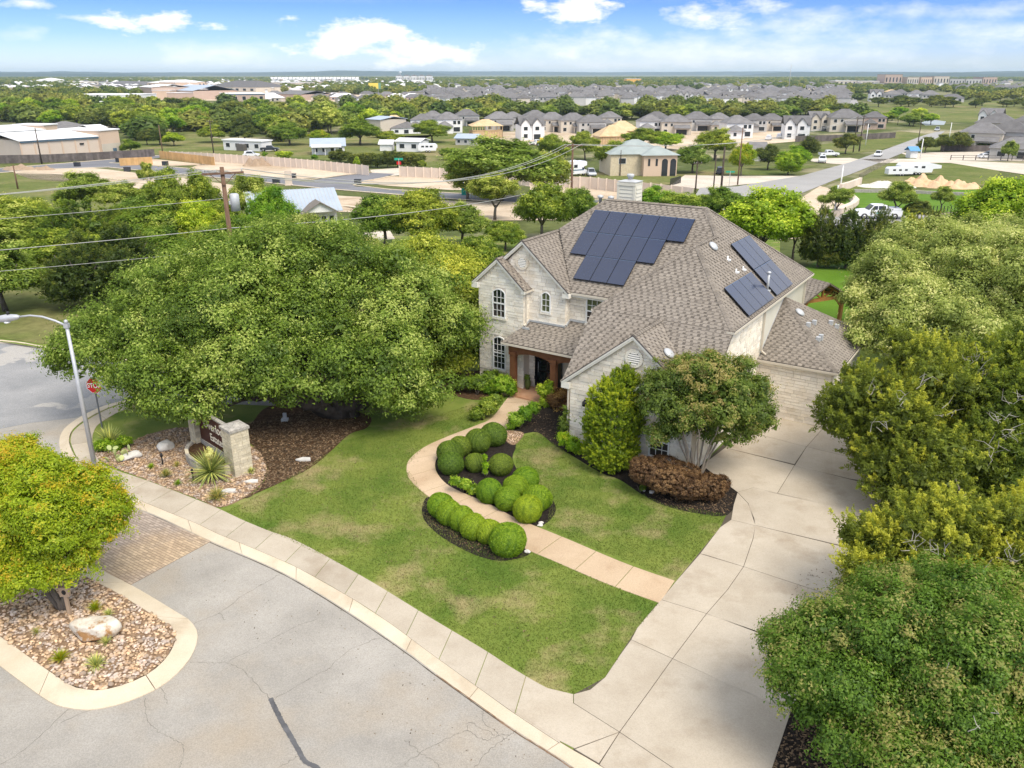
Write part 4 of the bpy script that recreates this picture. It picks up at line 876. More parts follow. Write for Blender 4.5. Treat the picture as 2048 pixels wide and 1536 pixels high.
roofplane([(-14.9, 3.1, E_), (-14.9, 14.1, E_), (-10.45, 8.6, zr)], (0, 1, 0), False)
G2 = lambda a: 8.02 - .86 * abs(a + 12.27)
roofplane([(-9.48, 2.8, G2(-9.48)), (-12.27, 2.8, 8.02), (-12.27, 6.44, 8.02), (-9.48, 3.10, G2(-9.48))], (0, 1, 0))
roofplane([(-15.06, 2.8, G2(-15.06)), (-12.27, 2.8, 8.02), (-12.27, 6.44, 8.02), (-15.06, 6.44, G2(-15.06))], (0, 1, 0))
G1 = lambda a: 7.04 - .875 * abs(a + 13.5)
roofplane([(-11.78, 2.3, G1(-11.78)), (-13.5, 2.3, 7.04), (-13.5, 3.0, 7.04), (-11.78, 3.0, G1(-11.78))], (0, 1, 0))
roofplane([(-15.1, 2.3, G1(-15.1)), (-13.5, 2.3, 7.04), (-13.5, 3.0, 7.04), (-15.1, 3.0, G1(-15.1))], (0, 1, 0))
roofplane([(-7.1, .9, E_), (-7.1, -1.95, 2.94), (-3.7, .9, E_)], (1, 0, 0))
roofplane([(-.35, .9, E_), (-3.7, .9, E_), (-.35, -1.95, 2.94)], (1, 0, 0))
roofplane([(-7.1, -1.95, 2.94), (-3.7, -1.95, 5.66), (-3.7, .9, 5.66)], (0, 1, 0))
roofplane([(-.35, -1.95, 2.94), (-3.7, -1.95, 5.66), (-3.7, .9, 5.66)], (0, 1, 0))
roofplane([(-.3, -2.5, 3.12), (-2.05, -2.5, 4.56), (-2.05, -1.6, 4.56), (-.3, -1.6, 3.12)], (0, 1, 0))
roofplane([(-3.8, -2.5, 3.12), (-2.05, -2.5, 4.56), (-2.05, -1.75, 4.56), (-3.8, -1.75, 3.12)], (0, 1, 0))
roofplane([(-12.65, 1.5, E1), (-6.9, 1.5, E1), (-6.9, 3.5, 4.06), (-11.6, 3.5, 4.06), (-12.0, 2.6, 3.54)], (1, 0, 0))
roofplane([(-12.65, 1.5, E1), (-12.0, 2.6, 3.54), (-12.65, 2.6, E1)], (0, 1, 0))
roofplane([(-.66, 6.05, E1), (3.15, 6.05, E1), (-.66, 9.7, 5.23)], (1, 0, 0))
roofplane([(3.15, 6.05, E1), (3.15, 13.35, E1), (-.66, 9.7, 5.23)], (0, 1, 0))
roofplane([(3.15, 13.35, E1), (-.66, 13.35, E1), (-.66, 9.7, 5.23)], (1, 0, 0), False)
roof_o = deck.build('roof', M['deck'], house)
shb.build('shingle', M['shingle'], roof_o, kind='stuff')
cap = MB()
def ridgecap(p, q, w=.13):
    p, q = Vector(p), Vector(q); L_ = (q - p).length; n = int(L_ / .2); d = (q - p) / n; side = d.cross(Vector((0, 0, 1))).normalized()
    for i in range(n):
        a = p + d * i; b = a + d * 1.15; l0, l1 = .05, .028
        cap.add([a + side * w + Vector((0, 0, l0 - .07)), a + Vector((0, 0, l0)), a - side * w + Vector((0, 0, l0 - .07)), b + side * w + Vector((0, 0, l1 - .07)), b + Vector((0, 0, l1)), b - side * w + Vector((0, 0, l1 - .07)), a + side * w + Vector((0, 0, -.08)), a - side * w + Vector((0, 0, -.08))],
                [(0, 1, 4, 3), (1, 2, 5, 4), (6, 7, 2, 1, 0)], tone=random.uniform(.35, .6))
for a in (((-4.75, 8.6, zr), (-10.45, 8.6, zr)), ((-.35, 14.1, E_), (-4.75, 8.6, zr)), ((-.35, .9, E_), (-3.55, 4.3, wa)), ((-7.1, .9, E_), (-3.55, 4.3, wa)), ((-3.55, 4.3, wa), (-3.55, 7.04, wa)), ((-3.55, 7.04, wa), (-4.75, 8.6, zr)),
          ((-12.27, 2.8, 8.02), (-12.27, 6.44, 8.02)), ((-12.2, 6.5, MF(6.5)), (-10.45, 8.6, zr)), ((-13.5, 2.3, 7.04), (-13.5, 3, 7.04)), ((-3.7, -1.95, 5.66), (-3.7, .9, 5.66)), ((3.15, 6.05, E1), (-.66, 9.7, 5.23)), ((3.15, 13.35, E1), (-.66, 9.7, 5.23)), ((-12.65, 1.5, E1), (-12.0, 2.6, 3.54)), ((-2.05, -2.5, 4.56), (-2.05, -1.7, 4.56))):
    ridgecap(*a)
cap.build('ridge_cap', M['shingle'], roof_o, kind='stuff')
# --- rakes, fascia, soffits, gutters
tr_ = MB(); gut = MB(); dl = MB()
def rake(a0, z0, a1, z1, b, h=.20, dep=.22):
    up = Vector((0, 0, 1)); p, q_ = Vector((a0, b, z0)), Vector((a1, b, z1))
    tr_.add([p + Vector((0, 0, -h)), q_ + Vector((0, 0, -h)), q_ + Vector((0, 0, -.02)), p + Vector((0, 0, -.02))] + [v + Vector((0, dep, 0)) for v in (p + Vector((0, 0, -h)), q_ + Vector((0, 0, -h)), q_ + Vector((0, 0, -.03)), p + Vector((0, 0, -.03)))],
            [(0, 1, 2, 3), (7, 6, 5, 4), (0, 4, 5, 1), (1, 5, 6, 2), (3, 2, 6, 7), (0, 3, 7, 4)])
    s = Vector((0, -.035, 0)); d2 = (q_ - p).normalized()
    tr_.add([p + s + Vector((0, 0, -.11)), q_ + s + Vector((0, 0, -.11)), q_ + s + Vector((0, 0, -.02)), p + s + Vector((0, 0, -.02)), p + Vector((0, 0, -.11)), q_ + Vector((0, 0, -.11)), q_ + Vector((0, 0, -.02)), p + Vector((0, 0, -.02))],
            [(0, 1, 2, 3), (0, 4, 5, 1), (3, 2, 6, 7)])
    dl.bar(p + Vector((0, -.03, .005)), q_ + Vector((0, -.03, .005)), .04, .035)
b = -1.97; rake(-7.1, 2.94, -3.7, 5.66, b); rake(-3.7, 5.66, -.35, 2.94, b)
b = -2.52; rake(-3.8, 3.12, -2.05, 4.56, b, .16, .2); rake(-2.05, 4.56, -.3, 3.12, b, .16, .2)
b = 2.78; rake(-15.06, G2(-15.06), -12.27, 8.02, b); rake(-12.27, 8.02, -9.48, G2(-9.48), b)
b = 2.28; rake(-15.1, G1(-15.1), -13.5, 7.04, b); rake(-13.5, 7.04, -11.78, G1(-11.78), b)
tr_.box(-7.12, -6.7, -1.99, -1.74, 2.62, 2.90); tr_.box(-15.12, -14.75, 2.27, 2.55, 5.33, 5.62); tr_.box(-12.0, -11.76, 2.27, 2.9, 5.36, 5.5); tr_.box(-9.85, -9.46, 2.77, 3.05, 5.36, 5.58); tr_.box(-3.82, -3.55, -2.54, -2.28, 2.86, 3.08)
tr_.box(-12.0, -11.8, 2.5, 3.0, 5.4, 5.52)
def gutter(p, q, s=.11):
    gut.bar(p, q, s, s * .95); dl.bar(Vector(p) + Vector((0, 0, s * .5)), Vector(q) + Vector((0, 0, s * .5)), s * .45, .02)
gutter((-9.45, 3.04, E_ - .06), (-7.05, 3.04, E_ - .06)); gutter((-.30, .85, E_ - .06), (-.30, 14.1, E_ - .06)); gutter((-12.68, 1.44, E1 - .06), (-7.15, 1.44, E1 - .06)); gutter((-.62, 5.99, E1 - .06), (3.18, 5.99, E1 - .06)); gutter((3.2, 6.0, E1 - .06), (3.2, 13.3, E1 - .06))
gutter((-11.74, 2.3, 5.48), (-11.74, 3.0, 5.48)); gutter((-7.14, -1.9, 2.88), (-7.14, 1.0, 2.88)); gutter((-7.14, .85, E_ - .06), (-7.14, 1.25, E_ - .06)); gutter((-12.7, 1.5, E1 - .06), (-12.7, 2.5, E1 - .06)); gutter((-.62, .84, E_ - .06), (-.25, .84, E_ - .06))
tr_.box(-.62, -.36, 1.0, 13.9, E_ - .20, E_ - .12); tr_.box(-9.7, -7.1, 3.1, 3.45, E_ - .24, E_ - .15); tr_.box(-.6, 3.1, 6.06, 6.2, E1 - .2, E1 - .1)
def spout(pts, w=.075): 
    for a, c_ in zip(pts, pts[1:]): gut.bar(a, c_, w, w * .8)
spout([(-11.74, 2.62, 5.44), (-11.88, 2.60, 5.25), (-11.88, 2.60, 3.72), (-11.88, 2.4, 3.66)]); spout([(-.3, 6.25, 5.5), (-.55, 6.3, 5.25), (-.55, 6.3, 3.25), (-.3, 6.25, 3.1)]); spout([(-.3, 13.6, 5.5), (-.52, 13.6, 5.3), (-.52, 13.6, 3.2)])
spout([(3.0, 6.02, 2.8), (2.96, 6.14, 2.65), (2.96, 6.14, .15), (3.05, 5.9, .06)]); spout([(-12.66, 1.5, 2.8), (-12.6, 2.1, 2.6), (-12.5, 2.4, 2.4), (-12.5, 2.4, .1)])
spout([(-6.83, -1.8, 2.7), (-6.83, -1.8, .1)])
tr_.build('trim', M['trim'], house); gut.build('gutter', M['gutter'], house); dl.build('drip_edge', M['darkline'], house)
fl = MB()
for a in (((-11.6, 2.46, 3.52), (-12.0, 2.46, 3.52)), ((-11.93, 2.96, 3.83), (-9.75, 2.96, 3.83)), ((-9.72, 3.41, 4.09), (-7.1, 3.41, 4.09)), ((-11.91, 2.5, 3.6), (-11.91, 3.0, 3.86)), ((-9.71, 3.0, 3.86), (-9.71, 3.42, 4.1)), ((-.63, 6.3, 3.1), (-.63, 9.7, 5.27))): fl.bar(a[0], a[1], .09, .10)
fl.build('flashing', M['pipe'], roof_o)
# --- round louvred gable vents
def roundvent(a, bb, z, r=.29):
    rg = MB(); n = 20
    for k in range(n):
        t0, t1 = 2 * math.pi * (k + .06) / n, 2 * math.pi * (k + .94) / n
        pts = [(a + rr * math.cos(t), bb, z + rr * math.sin(t)) for rr, t in ((r, t0), (r, t1), (r + .13, t1), (r + .13, t0))]
        rg.slab(pts, (0, -.05, 0), tone=random.uniform(.3, .6))
    o = rg.build('gable_vent', M['stone'], house)
    v = MB(); n = 24; v.add([(a + r * math.cos(2 * math.pi * k / n), bb - .02, z + r * math.sin(2 * math.pi * k / n)) for k in range(n)], [tuple(range(n))[::-1]]); v.build('vent_back', M['screen'], o)
    l = MB()
    for i in range(6):
        zz = z - r + r * 2 * (i + .5) / 6; h = math.sqrt(max(.002, r * r - (zz - z) ** 2)) - .01
        l.add([(a - h, bb - .06, zz - .03), (a + h, bb - .06, zz - .03), (a + h, bb - .025, zz + .03), (a - h, bb - .025, zz + .03)], [(0, 1, 2, 3)])
    l.build('louvre', M['trim'], o)
roundvent(-3.68, -1.79, 4.60); roundvent(-12.36, 2.96, 6.85, .25)
# --- windows
def window(a0, a1, z0, z1, bb, cols, rows, arched=0.0, sash=True, low='glass', high='glass', axis='y', name='window'):
    w = MB(); t = .05
    F = lambda x, d, z: (x, bb - d, z)
    def bx_(x0, x1, za, zb_, d0, d1): w.box(x0, x1, bb - d1, bb - d0, za, zb_)
    bx_(a0 - t, a0 + .01, z0 - t, z1, .0, .075); bx_(a1 - .01, a1 + t, z0 - t, z1, .0, .075); bx_(a0 + .01, a1 - .01, z0 - t, z0 + .01, .0, .075)
    n = 8
    for i in range(n):
        u0, u1 = i / n, (i + 1) / n; f = lambda u: z1 + arched * (1 - (2 * u - 1) ** 2)
        x0, x1 = a0 + (a1 - a0) * u0, a0 + (a1 - a0) * u1
        w.slab([F(x0, .0, f(u0) - .01), F(x1, .0, f(u1) - .01), F(x1, .0, f(u1) + t), F(x0, .0, f(u0) + t)], (0, -.073, 0))
    if sash: bx_(a0 + .011, a1 - .011, (z0 + z1 + arched) / 2 - .025, (z0 + z1 + arched) / 2 + .025, .028, .068)
    o = w.build(name, M['white'], house); p = MB(); mid = (z0 + z1 + arched) / 2
    def pane(za, zb_, m, arch):
        q_ = MB(); pts = [F(a0, .012, za), F(a1, .012, za)]
        if arch: pts += [F(a1 - (a1 - a0) * i / 8, .012, z1 + arched * (1 - (1 - 2 * i / 8) ** 2)) for i in range(9)]
        else: pts += [F(a1, .012, zb_), F(a0, .012, zb_)]
        q_.add(pts, [tuple(range(len(pts)))]); q_.build('pane', M[m], o)
    pane(z0, mid, low, False); pane(mid, z1, high, True)
    mu = MB()
    for i in range(1, cols):
        x = a0 + (a1 - a0) * i / cols; mu.box(x - .011, x + .011, bb - .045, bb - .02, z0, z1 + arched * (1 - (2 * i / cols - 1) ** 2))
    for j in range(1, rows):
        z = z0 + (z1 + arched * .5 - z0) * j / rows; mu.box(a0, a1, bb - .0455, bb - .0205, z - .011, z + .011)
    mu.build('muntin', M['white'], o)
    s = MB(); 
    for i in range(5):
        x0 = a0 - .1 + (a1 - a0 + .2) * i / 5; s.box(x0 + .006, x0 + (a1 - a0 + .2) / 5 - .006, bb - .075, bb, z0 - t - .11, z0 - t - .005, tone=random.uniform(.1, .5))
    s.build('sill', M['stone'], o)
window(-13.83, -13.10, 3.90, 5.22, 2.46, 3, 4, .17, low='screen'); window(-13.82, -13.09, .98, 2.60, 2.46, 3, 5, .16)
window(-11.12, -10.64, 4.46, 5.32, 2.96, 2, 3, .14, sash=False, low='glass_g', high='glass_g'); window(-8.72, -7.88, 4.13, 5.34, 3.41, 3, 4, 0, low='screen', high='glass_g')
window(-2.46, -1.63, .60, 2.02, -2.34, 3, 4, 0, low='screen')
# --- porch
pb = MB()
pb.box(-12.35, -6.95, 1.62, 1.86, 2.42, 2.78)
for x0 in (-11.85, -9.4):                     # shallow arched underside
    x1 = x0 + 1.95 if x0 < -10 else x0 + 1.6; n = 8
    for i in range(n):
        u0, u1 = i / n, (i + 1) / n; f = lambda u: 2.42 - .16 * (2 * u - 1) ** 2
        pb.add([(x0 + (x1 - x0) * u0, 1.64, f(u0)), (x0 + (x1 - x0) * u1, 1.64, f(u1)), (x0 + (x1 - x0) * u1, 1.64, 2.42), (x0 + (x1 - x0) * u0, 1.64, 2.42)], [(0, 1, 2, 3)])
pb.build('porch_beam', M['brownwood'], house)
for x in (-12.1, -9.65, -7.3):
    c_ = MB(); c_.box(x - .15, x + .15, 1.60, 1.88, 0, 2.24); c_.box(x - .2, x + .2, 1.56, 1.92, 2.24, 2.42); c_.box(x - .17, x + .17, 1.59, 1.89, 2.12, 2.17); c_.box(x - .18, x + .18, 1.57, 1.91, 0, .18)
    c_.build('porch_column', M['brownwood'], house)
pf = MB(); pf.box(-12.6, -6.8, 1.35, 4.4, 0, .1); pf.build('porch_floor', mat('rust stained porch', (0.42, 0.22, 0.12), (0.52, 0.31, 0.19), scale=1.5, rough=.9), house)
pc = MB(); pc.box(-12.4, -6.9, 1.9, 3.4, 2.62, 2.68); pc.build('porch_ceiling', M['trim'], house)
# door with frame and glass
d_ = MB(); d_.box(-11.82, -11.62, 3.30, 3.44, .1, 2.5); d_.box(-10.3, -10.1, 3.30, 3.44, .1, 2.5); d_.box(-11.62, -10.3, 3.30, 3.44, 2.32, 2.5); d_.box(-11.62, -10.3, 3.31, 3.43, .1, .3)
for z in (.95, 1.6): d_.box(-11.62, -10.3, 3.32, 3.42, z, z + .045)
do = d_.build('front_door', M['door'], house); p = MB(); p.add([(-11.62, 3.40, .3), (-10.3, 3.40, .3), (-10.3, 3.40, 2.32), (-11.62, 3.40, 2.32)], [(0, 1, 2, 3)]); p.build('pane', M['glass'], do)
h_ = MB(); h_.tube([(-11.5, 3.26, .9), (-11.5, 3.26, 1.5)], .015, 6); h_.build('handle', M['pipe'], do)
ds = MB(); ds.box(-11.85, -10.05, 3.44, 3.5, .1, 2.55); ds.build('door_surround', M['mortar'], house)
# wall lamp, doorbell, hose bib
wl_ = MB(); wl_.box(-6.0, -5.86, -1.86, -1.78, 2.0, 2.2); wl_.lathe([(.02, 0), (.10, -.06), (.11, -.22), (.06, -.3)], (-5.93, -1.93, 2.2), 8); wo_ = wl_.build('wall_lamp', M['black'], house)
g_ = MB(); g_.lathe([(.05, 0), (.085, .02), (.085, .1), (.06, .12)], (-5.93, -1.93, 1.82), 8); g_.build('lamp_glass', M['trim'], wo_)
bl_ = MB(); bl_.box(-9.2, -9.12, 2.92, 2.95, 1.45, 1.6); bl_.build('doorbell', M['black'], house)
# --- solar panels
def panel_set(cells, P0, name='solar_panel'):
    pass
def solar(corner, du, dv, nrm, parent=house):
    """corner: lower-left point on the roof plane; du along the course, dv up the slope"""
    c_, du, dv, nrm = Vector(corner), Vector(du), Vector(dv), Vector(nrm); c_ = c_ + nrm * .10
    u, v = du.normalized(), dv.normalized(); g_ = .006
    q_ = [c_ + u * g_ + v * g_, c_ + du - u * g_ + v * g_, c_ + du + dv - u * g_ - v * g_, c_ + dv + u * g_ - v * g_]
    m_ = MB(); m_.slab([p + nrm * .04 for p in q_], -nrm * .04); o = m_.build('solar_panel', M['solarframe'], parent)
    f = .014; k = [q_[0] + u * f + v * f, q_[1] - u * f + v * f, q_[2] - u * f - v * f, q_[3] + u * f - v * f]
    cc = MB(); cc.add([p + nrm * .0435 for p in k], [(0, 1, 2, 3)]); cc.build('solar_cells', M['solar'], o)
    e = MB(); e.add([p + nrm * .047 for p in (q_[3] + u * .01 - v * .04, q_[2] - u * .01 - v * .04, q_[2] - u * .01 - v * .008, q_[3] + u * .01 - v * .008)], [(0, 1, 2, 3)]); e.build('frame_edge', M['solarline'], o)
nF = Vector((0, -.711, 1)).normalized(); W_ = .955; DB = 1.345
for row, (b0, a0, n) in enumerate(((6.43, -10.70, 6), (5.085, -10.70, 5), (3.74, -9.745, 3))):
    for i in range(n): solar((a0 + i * W_, b0, MF(b0)), (W_, 0, 0), (0, DB, DB * .711), nF)
nR = Vector((kR, 0, 1)).normalized(); DA = 1.27
for i in range(3):
    for j in range(2): solar((-.45 - j * DA, 7.33 + i * .95, RZ(-.45 - j * DA)), (0, .95, 0), (-DA, 0, DA * kR), nR)
for i in range(4): solar((-.44, 3.0 + i * .96, RZ(-.44)), (0, .96, 0), (-DA, 0, DA * kR), nR)
# --- roof vents and pipes
def onR(a, b_): return Vector((a, b_, RZ(a)))
def dome(p, n, s=.3, name='dish_vent'):
    o = MB(); o.lathe([(s, 0), (s * 1.0, .05), (s * .85, .1), (s * .5, .14), (.02, .155)], n=20); ob = o.build(name, M['pipe'], house); ob.location = Vector(p) + Vector(n) * .05; ob.rotation_euler = Vector(n).to_track_quat('Z', 'Y').to_euler()
dome(onR(-3.22, 5.56), nR, .26); dome((-2.55, -.85, 5.66 - .815 * 1.15), Vector((.815, 0, 1)).normalized(), .27)
nX = Vector((.61, 0, 1)).normalized(); XZ = lambda a: E1 + .61 * (3.15 - a)
dome((.35, 8.55 + .6, XZ(.35)), nX, .26)
def pipe(p, h, r=.045, cap_=True, m='white'):
    o = MB(); p = Vector(p); o.tube([p + Vector((0, 0, -.1)), p + Vector((0, 0, h))], r, 10)
    if cap_: o.lathe([(r * 1.7, 0), (r * 1.7, .07), (r * .6, .11)], (p.x, p.y, p.z + h), 10)
    o.box(p.x - .14, p.x + .14, p.y - .12, p.y + .12, p.z - .05, p.z + .03); o.build('vent_pipe', M['pipe'] if m != 'w' else M['white'], house)
pipe(onR(-.82, 7.14), .85, .06); pipe(onR(-2.55, 5.95), .18, .04, False, 'w'); pipe(onR(-2.0, 5.7), .16, .04, False, 'w'); pipe(onR(-1.95, 6.6), .16, .04, False, 'w')
for a, b_, h in ((1.1, 9.3, .14), (1.0, 8.5, .14), (1.75, 8.1, .2), (1.7, 7.8, .12), (1.6, 10.8, .14), (1.9, 10.9, .14)):
    o = MB(); p = Vector((a, b_, XZ(a))); o.box(-.13, .13, -.12, .12, -.04, .05); o.box(-.07, .13, -.1, .1, .05, .05 + h); ob = o.build('box_vent', M['pipe'], house); ob.location = p; 
# chimney with lap siding
ch = MB(); ch.box(-10.05, -9.0, 9.05, 9.95, 8.3, 10.5); co = ch.build('chimney', M['siding'], house)
ls = MB()
for k in range(9):
    z = 8.5 + k * .2
    ls.add([(-9.93, 9.01, z), (-9.12, 9.01, z), (-9.12, 9.045, z + .19), (-9.93, 9.045, z + .19), (-9.93, 9.05, z), (-9.12, 9.05, z)], [(0, 1, 2, 3), (4, 5, 1, 0)])
    ls.add([(-8.96, 9.15, z), (-8.96, 9.85, z), (-8.995, 9.85, z + .19), (-8.995, 9.15, z + .19)], [(0, 1, 2, 3)])
ls.build('lap_board', M['siding'], co, kind='stuff')
cb = MB()
for x, y in ((-10.06, 9.0), (-9.12, 9.0), (-9.12, 9.82)): cb.box(x, x + .135, y, y + .14, 8.3, 10.45)
cb.box(-10.08, -8.97, 8.98, 9.14, 10.30, 10.43); cb.build('corner_board', M['siding'], co)
cc = MB(); cc.add([(-10.1, 9.0, 10.505), (-8.95, 9.0, 10.505), (-8.95, 10.0, 10.505), (-10.1, 10.0, 10.505), (-9.525, 9.5, 10.62)], [(0, 1, 4), (1, 2, 4), (2, 3, 4), (3, 0, 4), (3, 2, 1, 0)]); ob = cc.build('chimney_cap', M['pipe'], co)
cf = MB(); cf.lathe([(.13, -.06), (.13, .1), (.20, .11), (.20, .22), (.17, .26), (.05, .27)], (-9.52, 9.5, 10.62), 16); cf.build('flue', M['pipe'], co)
for a_, b_ in ((-10.35, 8.9), (-11.0, 8.9)):
    cf = MB(); cf.lathe([(.09, -.5), (.09, .1), (.17, .12), (.17, .22), (.06, .27)], (a_, b_, 9.45), 12); cf.build('vent_pipe', M['pipe'], house)
# potted plant by the entry
pp = thing('planter', 'tall green glazed planter standing by the white stone entry pillar', 'planter', HW(-11.72, 2.55, .1)); l_ = MB(); l_.lathe([(.10, 0), (.16, .2), (.18, .4), (.13, .55), (.15, .6)], n=14); l_.build('pot', mat('green glaze', (0.08, 0.11, 0.03), rough=.4), pp)
link('plant', crown_mesh('plant', [(0, 0, .68, .14, .14, .14)], 10, 12, .1, .08, M['f_green'], 5, core=False), pp)
# pavilion in the back yard
pv_b = HW(-1.0, 20.6); pav = thing('pavilion', 'timber framed garden pavilion with brown shingle roof behind the house', 'pavilion', pv_b, math.atan2(.446, .895))
tb = MB()
for x in (-1.8, 1.8):
    for y in (0, 4.2): tb.box(x - .1, x + .1, y - .1, y + .1, -.1, 2.5)
for y in (0, 4.2):
    tb.bar((-2.0, y, 2.6), (2.0, y, 2.6), .16, .2); tb.bar((-2.1, y - .02, 2.55), (0, y - .02, 3.62), .14, .18, up=(0, 1, 0)); tb.bar((0, y - .02, 3.62), (2.1, y - .02, 2.55), .14, .18, up=(0, 1, 0)); tb.bar((0, y, 2.6), (0, y, 3.6), .12)
    for s in (-1, 1): tb.bar((s * .1, y, 2.7), (s * .85, y, 3.15), .1, up=(0, 1, 0)); tb.bar((s * 1.8, y, 1.9), (s * 1.2, y, 2.5), .1, up=(0, 1, 0))
for x in (-1.8, 1.8): tb.bar((x, -.3, 2.55), (x, 4.6, 2.55), .14, .18)
tb.build('timber_frame', mat('honey timber', (0.36, 0.17, 0.05), (0.45, 0.23, 0.08), scale=3, rough=.6), pav)
pr_ = MB(); ps = MB()
for s in (-1, 1):
    q_ = [Vector((s * 2.3, -.5, 2.52)), Vector((0, -.5, 3.75)), Vector((0, 4.9, 3.75)), Vector((s * 2.3, 4.9, 2.52))]; n = (q_[1] - q_[0]).cross(q_[2] - q_[1]).normalized(); n = n if n.z > 0 else -n
    pr_.slab(q_, -n * .08); shingles([p + n * .005 for p in q_], (0, 1, 0), ps)
po = pr_.build('roof', M['deck'], pav); ps.build('shingle', M['shingle'], po, kind='stuff')
# ---------------------------------------------------------------- garden: big trees near the house
def px_lobes(base, L, k=.85):
    out = []
    for (u, v, y, ru, rv) in L:
        c = PD(u, v, y); s = pxm(c); out.append((c.x - base.x, c.y - base.y, c.z - base.z, ru / s, ru / s * k, rv / s))
    return out
def z_lobes(base, L, k=.9):
    out = []
    for (u, v, z, ru, rv) in L:
        c = PZ(u, v, z); s = pxm(c); out.append((c.x - base.x, c.y - base.y, c.z - base.z, ru / s, ru / s * k, rv / s))
    return out
def trunk_obj(base, targets, r0, m, seed, wob=.12, bases=None):
    mb = MB()
    for i, t in enumerate(targets):
        b = bases[i % len(bases)] if bases else (0, 0, -.1); limb_mesh(mb, b, [t], r0, seed + i, wob)
    return mb.mesh('trunk', m)
# great live oak
b0 = PZ(690, 832, 0)
lob = px_lobes(b0, [(480, 620, 40, 180, 125), (262, 665, 38.5, 115, 95), (180, 715, 36.5, 88, 55), (575, 565, 43, 170, 105), (655, 505, 45, 85, 42), (385, 585, 42, 110, 75), (700, 610, 41, 165, 120), (640, 735, 36.5, 170, 88), (362, 790, 33.8, 85, 78), (475, 752, 35, 75, 60), (392, 812, 33.2, 42, 42),
                      (800, 775, 37, 95, 72), (830, 665, 41, 105, 105), (600, 515, 45.5, 120, 42), (745, 530, 45, 95, 45), (470, 510, 44.5, 75, 40), (320, 760, 35, 95, 75), (520, 700, 36, 120, 90), (125, 698, 37, 48, 32), (860, 580, 44, 80, 70), (205, 742, 36.2, 34, 22)])
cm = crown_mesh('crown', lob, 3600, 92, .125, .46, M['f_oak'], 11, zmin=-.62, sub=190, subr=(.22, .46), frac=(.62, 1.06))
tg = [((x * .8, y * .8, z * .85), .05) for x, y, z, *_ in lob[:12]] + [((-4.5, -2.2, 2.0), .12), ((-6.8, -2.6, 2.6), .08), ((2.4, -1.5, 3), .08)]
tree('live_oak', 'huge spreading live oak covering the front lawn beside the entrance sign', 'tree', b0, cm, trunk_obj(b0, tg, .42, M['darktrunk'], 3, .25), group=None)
b1 = PZ(905, 735, 0)
cm = crown_mesh('crown', px_lobes(b1, [(895, 600, 46.5, 85, 95), (935, 655, 44.5, 50, 85), (865, 530, 49, 90, 60), (885, 715, 43, 75, 45), (950, 560, 48, 35, 50), (955, 700, 43.5, 28, 35)]), 800, 85, .15, .45, M['f_green'], 12, sub=40)
tree('oak_tree', 'dark green oak growing against the left corner of the stone house', 'tree', b1, cm, trunk_obj(b1, [((0, 0, 5), .1), ((.8, -1, 4), .06), ((-1.5, .5, 6), .06)], .2, M['darktrunk'], 8))
# silvery live oak beyond the garage
b2 = PZ(1910, 735, 0)
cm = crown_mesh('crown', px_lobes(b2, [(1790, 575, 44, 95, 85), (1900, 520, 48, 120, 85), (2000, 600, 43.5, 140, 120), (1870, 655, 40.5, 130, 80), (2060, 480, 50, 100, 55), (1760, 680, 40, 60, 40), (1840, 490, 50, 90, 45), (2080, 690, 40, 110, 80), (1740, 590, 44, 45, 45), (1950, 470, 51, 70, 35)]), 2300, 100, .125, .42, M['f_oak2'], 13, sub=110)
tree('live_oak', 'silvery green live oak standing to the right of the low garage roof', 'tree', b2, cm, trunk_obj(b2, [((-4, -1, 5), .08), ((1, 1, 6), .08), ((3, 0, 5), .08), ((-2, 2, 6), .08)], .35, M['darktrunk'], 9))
# cedars along the driveway
def dead_twigs(root, pts, seed, n=12, L_=.9):
    r_ = random.Random(seed); m_ = MB()
    for (u, v, y) in pts:
        c = PD(u, v, y) - Vector(root.location)
        for _ in range(n):
            d = Vector((r_.gauss(0, .6), r_.gauss(-.2, .3), r_.gauss(.6, .4))).normalized(); s = c + Vector((r_.gauss(0, .15), 0, r_.gauss(0, .15))); e = s + d * L_ * r_.uniform(.4, 1.1); k = s.lerp(e, .5) + Vector((r_.gauss(0, .08), r_.gauss(0, .08), r_.gauss(0, .08)))
            m_.tube([s, k, e], [.012, .008, .003], 4, caps=False)
    m_.build('dead_branches', M['deadwood'], root, kind='stuff')
b3 = PZ(1850, 1000, 0)
cm = crown_mesh('crown', px_lobes(b3, [(1790, 845, 30.5, 115, 120), (1720, 800, 32, 50, 85), (1890, 800, 31.5, 120, 120), (1860, 935, 28.3, 125, 80), (1745, 900, 30, 60, 75), (1790, 985, 27.6, 60, 45), (1830, 720, 33, 70, 50)]), 1724, 120, .12, .36, M['f_cedar'], 14, spiky=1, frac=(.6, 1.0), sub=60)
t_ = tree('cedar_tree', 'olive green cedar overhanging the driveway beside the garage wall', 'tree', b3, cm, trunk_obj(b3, [((0, 1, 3.2), .05), ((-1, .5, 2.8), .05), ((1.5, 1, 3), .05)], .2, M['trunk'], 4), group=None)
dead_twigs(t_, [(1840, 770, 29.3), (1800, 800, 28.5), (1750, 790, 30), (1700, 830, 31), (1760, 860, 28), (1880, 830, 28.5)], 1, 5, .7)
b4 = PZ(2050, 1010, 0)
cm = crown_mesh('crown', px_lobes(b4, [(2000, 790, 31, 100, 130), (2080, 860, 29, 120, 150), (1990, 930, 28, 90, 90), (1960, 720, 33, 60, 40), (2060, 1000, 27, 90, 60)]), 1380, 120, .12, .36, M['f_cedar'], 15, spiky=1, frac=(.6, 1.0), sub=50)
t_ = tree('cedar_tree', 'cedar with bare grey twigs at the right edge, behind the bright cedar', 'tree', b4, cm, trunk_obj(b4, [((0, 1, 3.2), .05), ((-1, .5, 3), .05)], .2, M['trunk'], 5))
